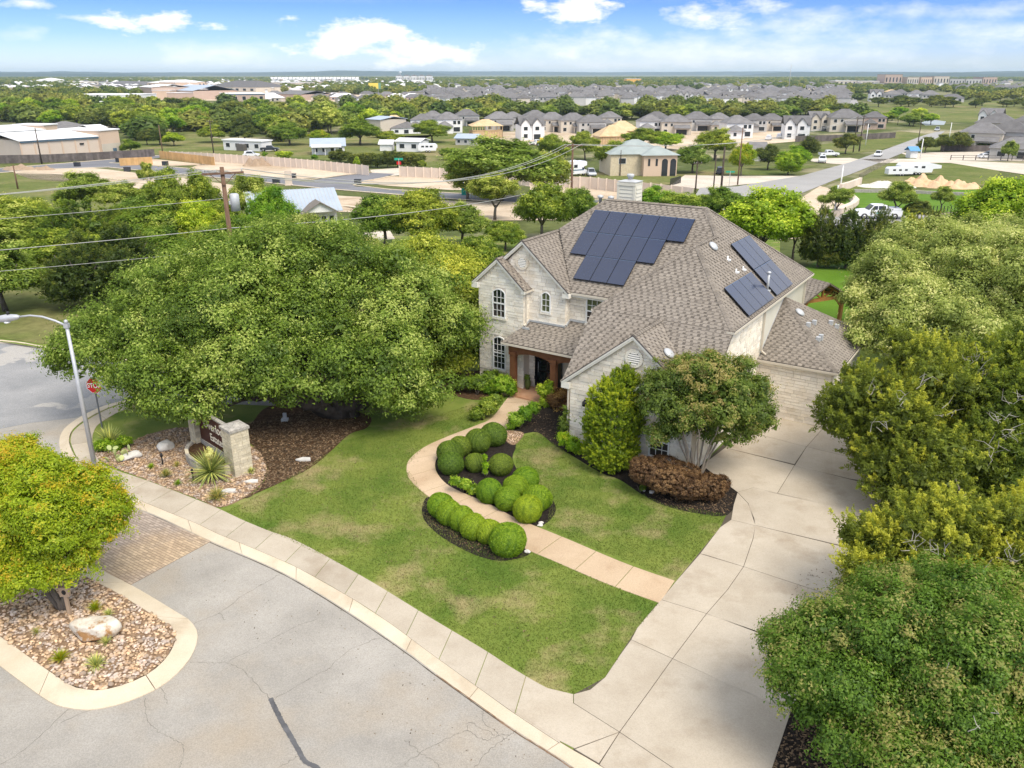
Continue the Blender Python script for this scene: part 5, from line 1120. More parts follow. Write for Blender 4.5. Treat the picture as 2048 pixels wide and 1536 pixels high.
dead_twigs(t_, [(1950, 720, 31), (1960, 760, 30), (2000, 840, 27.5), (2020, 870, 27), (1985, 900, 26.5), (2030, 800, 28)], 2, 9, .7)
b5 = PZ(1900, 1165, 0)
cm = crown_mesh('crown', z_lobes(b5, [(1790, 1110, 2.2, 95, 65), (1900, 1090, 2.8, 110, 75), (2010, 1110, 2.6, 100, 95), (1735, 1135, 1.5, 50, 50), (1880, 1180, 1.7, 130, 60), (1835, 1045, 3.0, 60, 30), (2060, 1020, 3.4, 50, 45), (1980, 1200, 1.8, 120, 60), (1775, 1060, 2.0, 45, 40), (1720, 1165, 1.2, 40, 35), (1790, 1180, 1.4, 60, 35)]), 1724, 120, .10, .32, M['f_cedar'], 16, spiky=1, frac=(.6, 1.0), tip_light_bias=.9, sub=60)
t_ = tree('cedar_tree', 'bright yellow green cedar halfway down the right side of the driveway', 'tree', b5, cm, trunk_obj(b5, [((0, 0, 3), .05), ((-1, 0, 3), .05)], .18, M['trunk'], 6))
dead_twigs(t_, [(1880, 1110, 19.7), (1830, 1085, 20.3), (2020, 1120, 19.5), (1960, 1160, 19.3)], 3, 9, .45)
b6 = PZ(1840, 1520, 0)
cm = crown_mesh('crown', z_lobes(b6, [(1710, 1350, 2.5, 135, 130), (1870, 1290, 3.2, 160, 120), (1640, 1290, 2.2, 75, 80), (1990, 1400, 2.8, 140, 150), (1790, 1450, 2.2, 140, 95), (1612, 1365, 2.3, 60, 65), (1740, 1215, 3.0, 95, 60), (1850, 1195, 3.4, 90, 50), (1930, 1500, 2.2, 160, 110), (1660, 1425, 2.2, 60, 55)]), 2400, 95, .075, .24, M['f_myrtle'], 17, tip_light_bias=.5, frac=(.55, 1.12), sub=150, subr=(.3, .58))
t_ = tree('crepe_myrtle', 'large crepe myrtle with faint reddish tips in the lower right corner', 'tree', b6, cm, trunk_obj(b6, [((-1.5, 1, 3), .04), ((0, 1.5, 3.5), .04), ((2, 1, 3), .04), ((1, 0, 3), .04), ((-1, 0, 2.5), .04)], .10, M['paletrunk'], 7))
dead_twigs(t_, [(1880, 1360, 14.2), (1960, 1450, 12.4)], 4, 3, .35)
b7 = PZ(2080, 1330, 0)
cm = crown_mesh('crown', z_lobes(b7, [(2060, 1230, 2.6, 110, 80), (2100, 1350, 2.4, 90, 110), (2100, 1500, 2.2, 90, 100)]), 700, 85, .10, .3, M['f_myrtle'], 27, frac=(.62, 1.04), sub=40)
tree('shrubby_tree', 'shrubby tree cut by the right edge between cedar and crepe myrtle', 'tree', b7, cm, trunk_obj(b7, [((0, 0, 2.5), .05)], .1, M['trunk'], 17))
# crepe myrtle in front of the garage
b8 = PZ(1388, 962, 0)
cm = crown_mesh('crown', px_lobes(b8, [(1405, 800, 31.3, 100, 75), (1325, 795, 31.3, 45, 50), (1480, 785, 31.8, 60, 55), (1420, 745, 32, 65, 32), (1525, 822, 31.8, 35, 20), (1340, 862, 30.9, 42, 30), (1375, 850, 31.2, 40, 30), (1450, 862, 31.1, 72, 28), (1500, 850, 31.4, 50, 22), (1480, 735, 32.3, 30, 22), (1370, 760, 31.8, 50, 35)]), 950, 80, .095, .22, M['f_myrtle2'], 18, frac=(.4, 1.16), sub=90, subr=(.3, .6))
stems = [((math.cos(k * .9) * 1.1, math.sin(k * .9) * 1.0, 3.2), .025) for k in range(7)] + [((1.8, .4, 3.4), .025), ((-1.5, 0, 3.2), .025)]
tree('crepe_myrtle', 'multi-stemmed crepe myrtle in front of the garage gable window', 'tree', b8, cm, trunk_obj(b8, stems, .055, M['paletrunk'], 21, .05, bases=[(math.cos(k) * .16, math.sin(k) * .16, -.05) for k in range(7)]))
# cone-shaped juniper
b9 = PZ(1226, 940, 0); yb = b9.y
cm = crown_mesh('crown', px_lobes(b9, [(1222, 892, yb + .2, 55, 52), (1228, 840, yb + .5, 62, 50), (1226, 800, yb + .8, 50, 40), (1242, 772, yb + 1, 40, 28), (1222, 915, yb, 42, 35), (1275, 830, yb + .8, 22, 40), (1195, 850, yb + .3, 28, 40), (1250, 752, yb + 1.1, 20, 18)]), 1500, 80, .06, .13, M['f_juniper'], 19, spiky=1, frac=(.86, 1.0), tip_light_bias=.6)
tree('juniper', 'bright green cone-shaped juniper standing before the garage gable', 'shrub', b9, cm, trunk_obj(b9, [((0, 0, 2), .05)], .1, M['trunk'], 22))
# street tree with orange tips on the median
b10 = PZ(125, 1222, 0)
cm = crown_mesh('crown', px_lobes(b10, [(95, 1030, 22.6, 118, 112), (25, 970, 23.2, 95, 82), (170, 1055, 22.5, 60, 72), (60, 1120, 22, 100, 58), (138, 965, 23.2, 60, 50), (-50, 1060, 22.4, 110, 100), (40, 900, 24, 45, 35), (120, 1120, 22, 95, 48), (200, 1000, 22.8, 30, 28)]), 1900, 85, .08, .23, M['f_yellow'], 20, tip_light_bias=.7, frac=(.55, 1.10), sub=120, subr=(.25, .5))
tree('street_tree', 'yellow green maple-like tree with orange tips on the gravel median', 'tree', b10, cm, trunk_obj(b10, [((-.5, 0, 2.6), .05), ((.3, .2, 2.8), .05), ((-1.2, -.3, 2.8), .05), ((.8, 0, 2.6), .04)], .11, M['trunk'], 23, .07, bases=[(0, 0, -.05), (.16, 0, -.05), (-.1, .1, -.05)]))
# ---- clipped boxwood balls
def ball_mesh(seed, m):
    r_ = np.random.default_rng(seed); V, F = ico(4); V = V * 2; n_ = V / np.linalg.norm(V, axis=1, keepdims=True)
    k = r_.normal(size=(5, 3)) * 2.2; ph = r_.uniform(0, 6, 5); disp = lambda q: 1 + .022 * sum(np.sin(q @ k[i] + ph[i]) for i in range(5))
    V = n_ * (disp(n_) * .95)[:, None]; V[:, 2] *= .93; V[:, 2] = np.maximum(V[:, 2], -.72)
    N = 15000; d = r_.normal(size=(N, 3)); d /= np.linalg.norm(d, axis=1, keepdims=True); d = d[d[:, 2] > -.75]; N = len(d)
    C = d * (disp(d) * r_.normal(.975, .016, N))[:, None]; C[:, 2] *= .93; C[r_.random(N) < .008] *= 1.05; LV = leaves_from(C, d * 1.3, .068, r_, up=.2, spread=1.0)
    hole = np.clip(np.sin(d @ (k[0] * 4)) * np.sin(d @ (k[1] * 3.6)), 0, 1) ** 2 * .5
    T = np.clip(.45 + .18 * d[:, 2] + r_.normal(0, .16, N) - hole, 0, 1)  # gaps shaded into the tone and tops lightened; no real openings
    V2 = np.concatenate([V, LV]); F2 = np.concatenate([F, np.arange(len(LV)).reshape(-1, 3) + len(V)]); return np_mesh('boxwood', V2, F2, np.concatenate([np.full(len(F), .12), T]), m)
bmesh_b = [ball_mesh(k, M['f_box']) for k in (1, 2, 3)]; bmesh_d = [ball_mesh(k, M['f_boxd']) for k in (4, 5)]
Z = lambda x, y: (750 + x / 3.413, 780 + y / 3.413)
balls = [(810, 305, 92, 0, 'topmost ball of the upper row, nearest the gravel patch'), (703, 348, 92, 0, 'second ball down from the top of the upper row'), (582, 385, 80, 0, 'small ball squeezed behind two others at the path bend'), (513, 428, 93, 0, 'ball at the outer bend of the path, upper of the two'),
 (518, 502, 90, 0, 'lower ball at the outer bend of the path'), (683, 497, 74, 0, 'ball with a pale green sapling in front of it'), (858, 510, 86, 0, 'ball standing apart on the lawn side of the upper bed'),
 (1028, 612, 96, 1, 'rearmost bright ball of the middle cluster'), (960, 665, 92, 1, 'mostly hidden bright ball inside the middle cluster'), (783, 692, 92, 1, 'left bright ball of the middle cluster beside the path'), (905, 742, 94, 1, 'front centre ball of the middle cluster beside the path'), (1105, 742, 103, 1, 'right ball of the middle cluster next to the lawn'), (1040, 815, 102, 1, 'lowest ball of the middle cluster touching the path'),
 (447, 790, 97, 1, 'first ball of the lower row at its upper left end'), (508, 838, 93, 1, 'second ball of the lower row'), (592, 880, 92, 1, 'third ball of the lower row'), (670, 932, 98, 1, 'fourth ball of the lower row'), (776, 968, 92, 1, 'fifth ball of the lower row, beside the largest'), (903, 1022, 126, 1, 'largest ball closing the lower row by the walk')]
r_ = random.Random(5)
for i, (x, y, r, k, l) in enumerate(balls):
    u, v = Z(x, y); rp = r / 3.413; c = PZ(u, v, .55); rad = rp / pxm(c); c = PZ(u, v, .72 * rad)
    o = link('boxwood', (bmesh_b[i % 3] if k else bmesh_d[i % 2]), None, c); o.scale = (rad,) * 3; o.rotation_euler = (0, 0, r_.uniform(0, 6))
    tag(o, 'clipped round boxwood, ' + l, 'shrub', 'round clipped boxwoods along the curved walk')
# ---- shrubs, hedges and small plants
def shrub(name, label, px_base, lobes_px, m, ncl, per, L, rc, seed, cat='shrub', spiky=0, group=None, z0=0, fr=(.55, 1.0)):
    b = PZ(*px_base, z0); y0 = b.y
    lo = px_lobes(b, [(u, v, y0 + dy, ru, rv) for u, v, dy, ru, rv in lobes_px]); me = crown_mesh('foliage', lo, ncl, per, L, rc, m, seed, spiky=spiky, frac=fr, zmin=-.8)
    r = thing(name, label, cat, b, 0, group); link('foliage', me, r)
    mb = MB()
    for k in range(5): a = k * 1.3; mb.tube([(0, 0, -.02), (math.cos(a) * .15, math.sin(a) * .15, .3)], [.015, .008], 4)
    mb.build('stem', M['trunk'], r); return r
shrub('hedge', 'purple red barberry hedge around the foot of the garage myrtle', (1355, 1000), [(1300, 944, .5, 40, 24), (1335, 958, .2, 42, 27), (1375, 970, 0, 42, 26), (1415, 973, .1, 38, 24), (1325, 934, 1.0, 42, 20), (1365, 948, .7, 38, 22), (1440, 966, .4, 20, 17), (1285, 930, 1.1, 24, 18)], M['f_red'], 1700, 45, .045, .07, 30, 'hedge', fr=(.95, 1.01))
shrub('hedge', 'low bright green hedge under the garage gable window', (1330, 925), [(1300, 888, .3, 22, 9), (1330, 896, .2, 24, 9), (1360, 905, 0, 22, 9)], M['f_box'], 130, 60, .05, .12, 31, 'hedge')
shrub('hedge', 'yellow tipped holly bush at the left corner of the garage gable', (1140, 905), [(1127, 878, .1, 15, 15), (1147, 888, 0, 18, 17), (1160, 900, 0, 12, 12)], M['f_lime'], 90, 50, .07, .13, 32, 'hedge')
shrub('hedge', 'brown tinged hedge to the right of the front door', (1118, 815), [(1118, 790, .4, 20, 20), (1112, 800, 0, 20, 18), (1122, 830, -.4, 18, 16)], M['f_brownhedge'], 110, 60, .06, .13, 33, 'hedge')
shrub('shrub', 'bright green leafy shrub right beside the front door column', (1088, 812), [(1088, 782, .2, 16, 18), (1098, 775, .2, 12, 14), (1090, 805, 0, 12, 14)], M['f_bright'], 70, 50, .09, .13, 34)
shrub('shrub', 'rounded shrub on the right side of the walk above the boxwoods', (1040, 858), [(1030, 838, 0, 15, 16), (1050, 826, .3, 16, 15), (1068, 815, .5, 13, 13), (1022, 850, 0, 9, 8)], M['f_bright'], 110, 50, .08, .13, 35)
shrub('shrub', 'loose leafy shrub on the left side of the walk near the door', (965, 840), [(955, 826, 0, 15, 14), (975, 812, .3, 18, 16), (990, 800, .6, 16, 14)], M['f_green'], 130, 50, .09, .14, 36)
shrub('shrub', 'dense shrub against the house wall left of the porch pillar', (1010, 795), [(1005, 768, .3, 24, 20), (1020, 775, 0, 14, 16), (985, 775, .6, 20, 16)], M['f_bright'], 140, 50, .085, .14, 37)
shrub('hedge', 'dark clipped hedge below the ground floor window', (955, 790), [(955, 765, .3, 22, 16), (925, 765, .3, 20, 15), (980, 752, .8, 24, 10)], M['f_boxd'], 140, 50, .08, .14, 38, 'hedge')
shrub('shrub', 'straggly climbing rose on the left corner of the garage gable', (1138, 880), [(1128, 850, .1, 12, 22), (1150, 835, .1, 8, 10), (1132, 822, .1, 6, 16)], M['f_oak'], 40, 30, .09, .12, 39)
shrub('shrub', 'clump of fresh green perennials where the walk bends', (925, 985), [(912, 962, 0, 12, 8), (930, 968, 0, 14, 9), (946, 980, -.1, 12, 12)], M['f_bright'], 70, 40, .08, .1, 40)
shrub('sapling', 'thin pale green sapling growing in front of an upper boxwood', (971, 955), [(970, 915, 0, 4, 8), (971, 930, 0, 5, 9), (971, 943, 0, 4, 8)], M['f_lime'], 18, 30, .07, .07, 41)
shrub('shrub', 'yellow green weed tuft at the foot of the red hedge', (1280, 985), [(1285, 975, 0, 6, 5)], M['f_green'], 10, 30, .06, .06, 42)
# blade plants
def blade_plant(name, label, base, n, L, w, m, seed, cat='plant', el=(.1, 1.4), stalk=0, parts='leaf', z=.02, curve=.25):
    r_ = np.random.default_rng(seed); V = []; T = []
    for k in range(n):
        a = r_.uniform(0, 6.28); e = r_.uniform(*el); l = L * r_.uniform(.7, 1.1); d = np.array([math.cos(a) * math.cos(e), math.sin(a) * math.cos(e), math.sin(e)]); s = np.array([-math.sin(a), math.cos(a), 0]); t = r_.random()
        p0 = np.array([0, 0, .05 + (L * .25 if stalk else 0)]) ; p1 = p0 + d * l * .55; p2 = p0 + d * l - np.array([0, 0, l * curve * math.cos(e)])
        for tri in ((p0 - s * w * .5, p0 + s * w * .5, p1 + s * w * .45), (p0 - s * w * .5, p1 + s * w * .45, p1 - s * w * .45), (p1 - s * w * .45, p1 + s * w * .45, p2)): V += tri; T.append(t)
    r = thing(name, label, cat, (base.x, base.y, z)); V = np.array(V); link(parts, np_mesh(parts, V, np.arange(len(V)).reshape(-1, 3), np.array(T), m), r, kind='stuff' if n > 60 else None)
    if stalk:
        mb = MB(); mb.tube([(0, 0, 0), (0, 0, L * .4)], [.09, .07], 7); mb.build('trunk', M['trunk'], r)
        me = crown_mesh('flower_stalk', [(0, 0, L * .75, .10, .10, L * .45), (0.05, 0, L * 1.0, .16, .16, L * .25)], 60, 16, .07, .08, M['f_dry'], seed + 1, core=False); link('flower_stalk', me, r)
    return r
blade_plant('yucca', 'spiky yucca with a dried cream flower stalk before the sign', PZ(424, 958, 0), 260, 1.15, .045, M['f_agave'], 51, stalk=1, el=(-.35, 1.3), curve=.05)
blade_plant('yucca', 'broad sword-leaved yucca beside the street lamp sidewalk', PZ(222, 893, 0), 140, 1.1, .06, M['f_agave'], 52, el=(.2, 1.4))
shrub('shrub', 'low bright shrub around the yucca by the lamp post', (212, 903), [(208, 890, 0, 20, 12), (230, 892, .2, 16, 10), (250, 880, .4, 16, 8)], M['f_bright'], 90, 40, .08, .12, 43)
blade_plant('grass_tuft', 'large grey green grass clump at the pebble bed edge near the lawn', PZ(435, 1000, 0), 220, .62, .02, M['f_grass'], 53, el=(.3, 1.4))
blade_plant('grass_tuft', 'small blue grey tuft right of the sign pillar', PZ(502, 948, 0), 90, .35, .02, M['f_agave'], 54, el=(.3, 1.4))
blade_plant('grass_tuft', 'round green tuft nearest the sidewalk in the sign bed', PZ(357, 972, 0), 90, .28, .02, M['f_bright'], 55, el=(.3, 1.4))
blade_plant('grass_tuft', 'green tuft left of the first path light', PZ(303, 938, 0), 90, .26, .02, M['f_bright'], 56, el=(.3, 1.4))
blade_plant('grass_tuft', 'pale feathery tuft in the middle of the sign bed', PZ(333, 955, 0), 160, .42, .018, M['f_grass'], 57, el=(.3, 1.4))
blade_plant('grass_tuft', 'sparse tuft behind the pale feathery one', PZ(355, 935, 0), 70, .3, .02, M['f_grass'], 58, el=(.3, 1.4))
blade_plant('grass_tuft', 'yellow green feather grass at the front of the median', PZ(122, 1322, .03), 200, .42, .012, M['f_yellow'], 59, el=(.4, 1.4))
blade_plant('grass_tuft', 'spiky blue grey tuft at the front of the median', PZ(193, 1335, .03), 130, .48, .02, M['f_agave'], 60, el=(.3, 1.4))
blade_plant('grass_tuft', 'golden feather grass behind the boulder on the median', PZ(192, 1222, .03), 200, .40, .012, M['f_yellow'], 61, el=(.4, 1.4))
blade_plant('grass_tuft', 'small tuft beside the boulder, right of the golden grass', PZ(218, 1232, .03), 80, .28, .015, M['f_agave'], 62, el=(.3, 1.4))
blade_plant('grass_tuft', 'thin tuft growing against the front of the boulder', PZ(213, 1288, .03), 60, .32, .015, M['f_agave'], 63, el=(.3, 1.4))
blade_plant('grass_tuft', 'dull green tuft left of the boulder on the median', PZ(75, 1268, .03), 60, .28, .012, M['f_grass'], 64, el=(.3, 1.4))
# prickly pear
ct = thing('prickly_pear', 'pale green prickly pear cactus beside the flat white boulder', 'cactus', PZ(238, 922, 0)); r_ = random.Random(3)
padm = MB().lathe([(.001, -1), (.5, -.85), (.85, -.4), (1, .1), (.8, .65), (.4, .93), (.001, 1)], n=10).mesh('pad', M['f_cactus'])
for k in range(17):
    o = link('pad', padm, ct); a = r_.uniform(0, 6.28); s = r_.uniform(.09, .14); o.scale = (s, s * .2, s * 1.2); o.location = (r_.uniform(-.5, .5), r_.uniform(-.3, .3), r_.uniform(.1, .55)); o.rotation_euler = (r_.gauss(0, .4), r_.gauss(0, .5), a)
# boulders
def boulder(label, u, v, sx, sy, sz, m, seed, rz=0):
    r_ = np.random.default_rng(seed); V, F = ico(4)
    for _ in range(12):
        d = r_.normal(size=3); d /= np.linalg.norm(d); h = r_.uniform(.28, .42); s = V @ d; V = V - np.outer(np.maximum(s - h, 0), d) * .9
    k = r_.normal(size=(6, 3)) * 6; V = V * (1 + .025 * sum(np.sin(V @ k[i] + i) for i in range(6)))[:, None]
    o = link('boulder', np_mesh('boulder', V * 1.15, F, np.full(len(F), .5), m, True), None, PZ(u, v, sz * .35)); o.scale = (sx, sy, sz); o.rotation_euler = (0, 0, rz); return tag(o, label, 'boulder')
boulder('big rust stained limestone boulder lying on the pebble median', 189, 1258, 1.5, .85, .75, M['boulder'], 1, .1)
boulder('flat white boulder with a dark hole beside the cactus', 263, 912, 1.0, .5, .4, M['paleboulder'], 2, .5)
boulder('upright pale boulder in the middle of the sign bed', 331, 892, .7, .5, .55, M['paleboulder'], 3, .8)
# ---------------------------------------------------------------- street furniture and sign
def text_obj(body, size, m, parent, loc, rot, ext=.01, name='lettering', align='CENTER', sx=1, bold=.0):
    c = bpy.data.curves.new(name, 'FONT'); c.body = body; c.size = size; c.extrude = ext; c.align_x = align; c.align_y = 'CENTER'; c.offset = bold
    tmp = bpy.data.objects.new('tmp', c); COL.objects.link(tmp); dg = bpy.context.evaluated_depsgraph_get(); me = bpy.data.meshes.new_from_object(tmp.evaluated_get(dg)); bpy.data.objects.remove(tmp)
    me.materials.clear(); me.materials.append(m); o = link(name, me, parent, loc); o.rotation_euler = rot; o.scale = (sx, 1, 1); return o
# street lamp
lb = PZ(190, 935, 0); lamp = thing('street_lamp', 'tall grey street lamp leaning over the road from the sidewalk corner', 'street lamp', lb)
top = PD(126, 646, lb.y); H_ = top.z
mb = MB(); mb.tube([(0, 0, 0), (0, 0, H_)], [.105, .065], 14); mb.lathe([(.2, 0), (.2, .04), (.12, .06)], n=14); mb.lathe([(.075, 0), (.075, .12), (.03, .16)], (0, 0, H_ - .02), 12); mb.build('pole', M['steel'], lamp)
e_ = PD(8, 637, lb.y) - lb; mid = PD(60, 631, lb.y) - lb
mb = MB(); a0 = Vector((0, 0, H_ - .12)); mb.tube([a0, a0.lerp(mid, .3) + Vector((0, 0, .08)), a0.lerp(mid, .65) + Vector((0, 0, .10)), mid, mid.lerp(e_, .45)], [.05, .045, .04, .036, .035], 10); mb.box(-.09, .09, -.09, .09, H_ - .2, H_ - .02); mb.build('arm', M['steel'], lamp)
mb = MB(); k = mid.lerp(e_, .4); d = (e_ - mid).normalized(); q0 = e_ + d * .35
mb.tube([k, k + d * .12, k.lerp(q0, .5), q0 - d * .05, q0], [.05, .11, .16, .13, .04], 12); ho = mb.build('lamp_head', M['steel'], lamp)
mb = MB(); mb.lathe([(.05, 0), (.06, .05), (.06, .12), (.02, .14)], tuple(k.lerp(q0, .45) + Vector((0, 0, .13))), 10); mb.build('photocell', M['black'], ho)
mb = MB(); cc_ = k.lerp(q0, .55); mb.lathe([(.10, -.2), (.13, -.14)], tuple(cc_), 12); mb.build('lamp_glass', M['signwhite'], ho)
# stop sign (faces the road to the left)
sb_ = PZ(205, 858, 0); ss = thing('stop_sign', 'red octagonal stop sign half hidden by the live oak leaves', 'sign', sb_, R(-6)); ctr = PD(186, 771, sb_.y)
mb = MB(); mb.box(-.03, .03, -.02, .02, 0, ctr.z + .35); mb.build('post', mat('dark sign post', (0.10, 0.11, 0.12), rough=.5), ss)
cx_ = ctr.x - sb_.x + .06; R8 = .40
pts = [(R8 * math.cos(R(22.5 + 45 * i)), R8 * math.sin(R(22.5 + 45 * i))) for i in range(8)]
mb = MB(); mb.slab([(cx_ + x * 1.0, -.035, ctr.z + y) for x, y in pts], (0, .01, 0)); so = mb.build('sign_plate', M['signwhite'], ss)
mb = MB(); mb.slab([(cx_ + x * .945, -.04, ctr.z + y * .945) for x, y in pts], (0, .004, 0)); mb.build('sign_face', M['red'], so)
text_obj('STOP', .33, M['signwhite'], so, (cx_, -.043, ctr.z), (math.pi / 2, 0, 0), .002, bold=.004, sx=.85)
# neighbourhood sign: two stone pillars and a board
pL, pR = PZ(402, 893, 0), PZ(480, 944, 0)
dirv = (pR - pL); dirv.z = 0; Ls = dirv.length; az_ = math.atan2(dirv.y, dirv.x)
sg = thing('entrance_sign', 'stone entrance sign with brown board reading Overlook Estates', 'sign', pL, az_)
r_ = random.Random(2)
def pillar(x0, w, h):
    core = MB(); core.box(x0 - w / 2 + .02, x0 + w / 2 - .02, -w / 2 + .02, w / 2 - .02, 0, h); po_ = core.build('pillar', M['mortar'], sg)
    z = 0; sbk = MB()
    while z < h - .03:
        hh = min(r_.uniform(.10, .17), h - z)
        for s in range(4):
            x = -w / 2 
            while x < w / 2 - .01:
                l = min(r_.uniform(.18, .34), w / 2 - x); l = w / 2 - x if w / 2 - x - l < .08 else l
                pts = [(x + .005, -w / 2), (x + l - .005, -w / 2), (x + l - .005, -w / 2 + .05), (x + .005, -w / 2 + .05)]; c_, s_ = math.cos(s * math.pi / 2), math.sin(s * math.pi / 2); o_ = r_.uniform(-.006, .008)
                P = [(x0 + a * c_ - (b - o_) * s_, a * s_ + (b - o_) * c_) for a, b in pts]
                MB_ = MB().prism(P, z + .005, z + hh - .005); MB_.build('stone', STO, po_); x += l
        z += hh
    cp = MB(); e = .045; cp.add([(x0 - w / 2 - e, -w / 2 - e, h), (x0 + w / 2 + e, -w / 2 - e, h), (x0 + w / 2 + e, w / 2 + e, h), (x0 - w / 2 - e, w / 2 + e, h), (x0 - w / 2 - e, -w / 2 - e, h + .12), (x0 + w / 2 + e, -w / 2 - e, h + .12), (x0 + w / 2 + e, w / 2 + e, h + .12), (x0 - w / 2 - e, w / 2 + e, h + .12), (x0, 0, h + .26)],
           [(3, 2, 1, 0), (0, 1, 5, 4), (1, 2, 6, 5), (2, 3, 7, 6), (3, 0, 4, 7), (4, 5, 8), (5, 6, 8), (6, 7, 8), (7, 4, 8)]); cp.build('cap', M['capstone'], po_)
STO = mat('sign sandstone', (0.50, 0.44, 0.32), (0.60, 0.54, 0.41), scale=3, rand=.16, fine=.12, fscale=20, rough=.9, bump=.6, bscale=15)
pillar(0, .6, 2.05); pillar(Ls, .82, 2.05)
bd = MB(); bd.box(.28, Ls - .28, -.06, .06, .55, 1.9); bo = bd.build('board', M['signbrown'], sg)
bt = MB(); bt.box(.28, Ls - .28, -.085, .085, 1.902, 1.97); bt.box(.28, Ls - .28, -.10, .10, 0, .548); bt.build('board_coping', M['capstone'], sg)
text_obj('Overlook', .56, M['lettering'], bo, (Ls / 2, -.062, 1.46), (math.pi / 2, 0, 0), .008, sx=.95, bold=.004)
text_obj('Estates', .50, M['lettering'], bo, (Ls / 2 + .1, -.062, .93), (math.pi / 2, 0, 0), .008, sx=.9, bold=.004)
pw = MB()
for i in range(10):     # low curved planter wall in front
    t0, t1 = math.pi + math.pi * .95 * i / 10, math.pi + math.pi * .95 * (i + .96) / 10
    P = [(Ls / 2 + rr * 1.0 * math.cos(t), -.1 + rr * .62 * math.sin(t)) for rr, t in ((Ls * .46, t0), (Ls * .46, t1), (Ls * .46 + .22, t1), (Ls * .46 + .22, t0))]
    MB().prism(P, 0, .42 + r_.uniform(-.01, .01)).build('wall_stone', M['capstone'] if i % 3 else STO, sg)
MB().prism([(Ls / 2 + Ls * .46 * math.cos(math.pi + math.pi * .95 * i / 10), -.1 + Ls * .46 * .62 * math.sin(math.pi + math.pi * .95 * i / 10)) for i in range(11)], 0, .34).build('planter_soil', M['bark'], sg)
# path lights, spotlight, flat stones, marker box
for u, v, l in ((326, 930, 'black path light standing alone on the pebbles left of the yucca'), (387, 962, 'black path light just left of the yucca')):
    t_ = thing('path_light', l, 'garden light', PZ(u, v, 0)); mb = MB(); mb.tube([(0, 0, 0), (0, 0, .42)], .03, 8); mb.build('post', M['black'], t_); mb = MB(); mb.lathe([(.055, 0), (.06, .1), (.04, .16)], (0, 0, .40), 8); mb.build('lamp_shade', M['black'], t_)
t_ = thing('spotlight', 'small grey floodlight on the mulch under the live oak', 'garden light', PZ(570, 842, 0)); mb = MB(); mb.box(-.16, .16, -.12, .12, 0, .14); mb.build('base', M['pipe'], t_); mb = MB(); mb.box(-.07, .1, -.05, .05, .14, .42); mb.build('lamp_head', M['pipe'], t_)
for u, v, l, s in ((607, 920, 'grey flat stone slab on the brown mulch', .34), (503, 964, 'bluish flat stone slab near the pillar', .3), (457, 983, 'flat slab beside the big grass clump', .32)):
    mb = MB(); mb.prism([(-s, -.05), (-.1, -s * .5), (s, -s * .3), (s * .8, s * .4), (-.05, s * .5)], 0, .07); o = mb.build('flagstone', M['paleboulder'], None, loc=PZ(u, v, .02)); tag(o, l, 'stone')
tb_ = PZ(140, 1230, 0); t_ = thing('marker_post', 'slim beige post with a square box under the median tree', 'post', tb_); mb = MB(); mb.box(-.05, .05, -.04, .04, 0, .75); mb.build('post', mat('beige metal', (0.42, 0.31, 0.22), rough=.6), t_)
mb = MB(); mb.box(-.15, .15, -.06, .06, .72, 1.05); bo_ = mb.build('box', bpy.data.materials['beige metal'], t_); mb = MB(); mb.slab([(.07 * math.cos(k * .628), -.064, .88 + .09 * math.sin(k * .628)) for k in range(10)], (0, .003, 0)); mb.build('opening', M['black'], bo_)
for i, (u, v) in enumerate(((1130, 1048), (1080, 1050), (1055, 1103), (1287, 980), (1303, 984))):
    boulder(['white stone at the lower tip of the middle bed', 'small white stone beside the lowest middle ball', 'small white stone at the end of the lower row', 'pale stone at the front of the red hedge, left one', 'pale stone at the front of the red hedge, right one'][i], u if i != 0 else 1082, v if i != 0 else 1046, .2, .16, .14, M['paleboulder'], 20 + i)
# ---------------------------------------------------------------- middle distance: trees
def proto_crown(kind, seed, ncl, per, L, rc):
    r_ = random.Random(seed)
    if kind == 'cedar': lo = [(0, 0, .42, .40, .40, .42), (0, 0, .68, .27, .27, .30), (.1, .05, .25, .38, .38, .22)] + [(math.cos(a) * .26, math.sin(a) * .26, r_.uniform(.25, .6), .2, .2, .22) for a in [k * 1.05 + r_.uniform(-.3, .3) for k in range(6)]]; zm = -.9
    elif kind == 'airy': lo = [(math.cos(a) * r_.uniform(.1, .34), math.sin(a) * r_.uniform(.1, .34), r_.uniform(.5, .82), .19, .19, .16) for a in [k * .8 for k in range(9)]] + [(0, 0, .8, .22, .22, .17)]; zm = -.8
    elif kind == 'bush': lo = [(0, 0, .45, .42, .42, .5)] + [(math.cos(a) * .28, math.sin(a) * .28, r_.uniform(.3, .6), .24, .24, .33) for a in [k * 1.05 for k in range(6)]]; zm = -.9
    else: lo = [(0, 0, .62, .36, .36, .34)] + [(math.cos(a) * r_.uniform(.22, .32), math.sin(a) * r_.uniform(.22, .32), r_.uniform(.42, .74), .22, .22, .21) for a in [k * .9 + r_.uniform(-.3, .3) for k in range(7)]] + [(r_.uniform(-.1, .1), r_.uniform(-.1, .1), .82, .2, .2, .17)]; zm = -.7
    return crown_mesh('crown', lo, ncl, per, L, rc, M['f_green'], seed, sub=26, spiky=1 if kind == 'cedar' else 0, zmin=zm, frac=(.6, 1.03), tip_light_bias=.5)
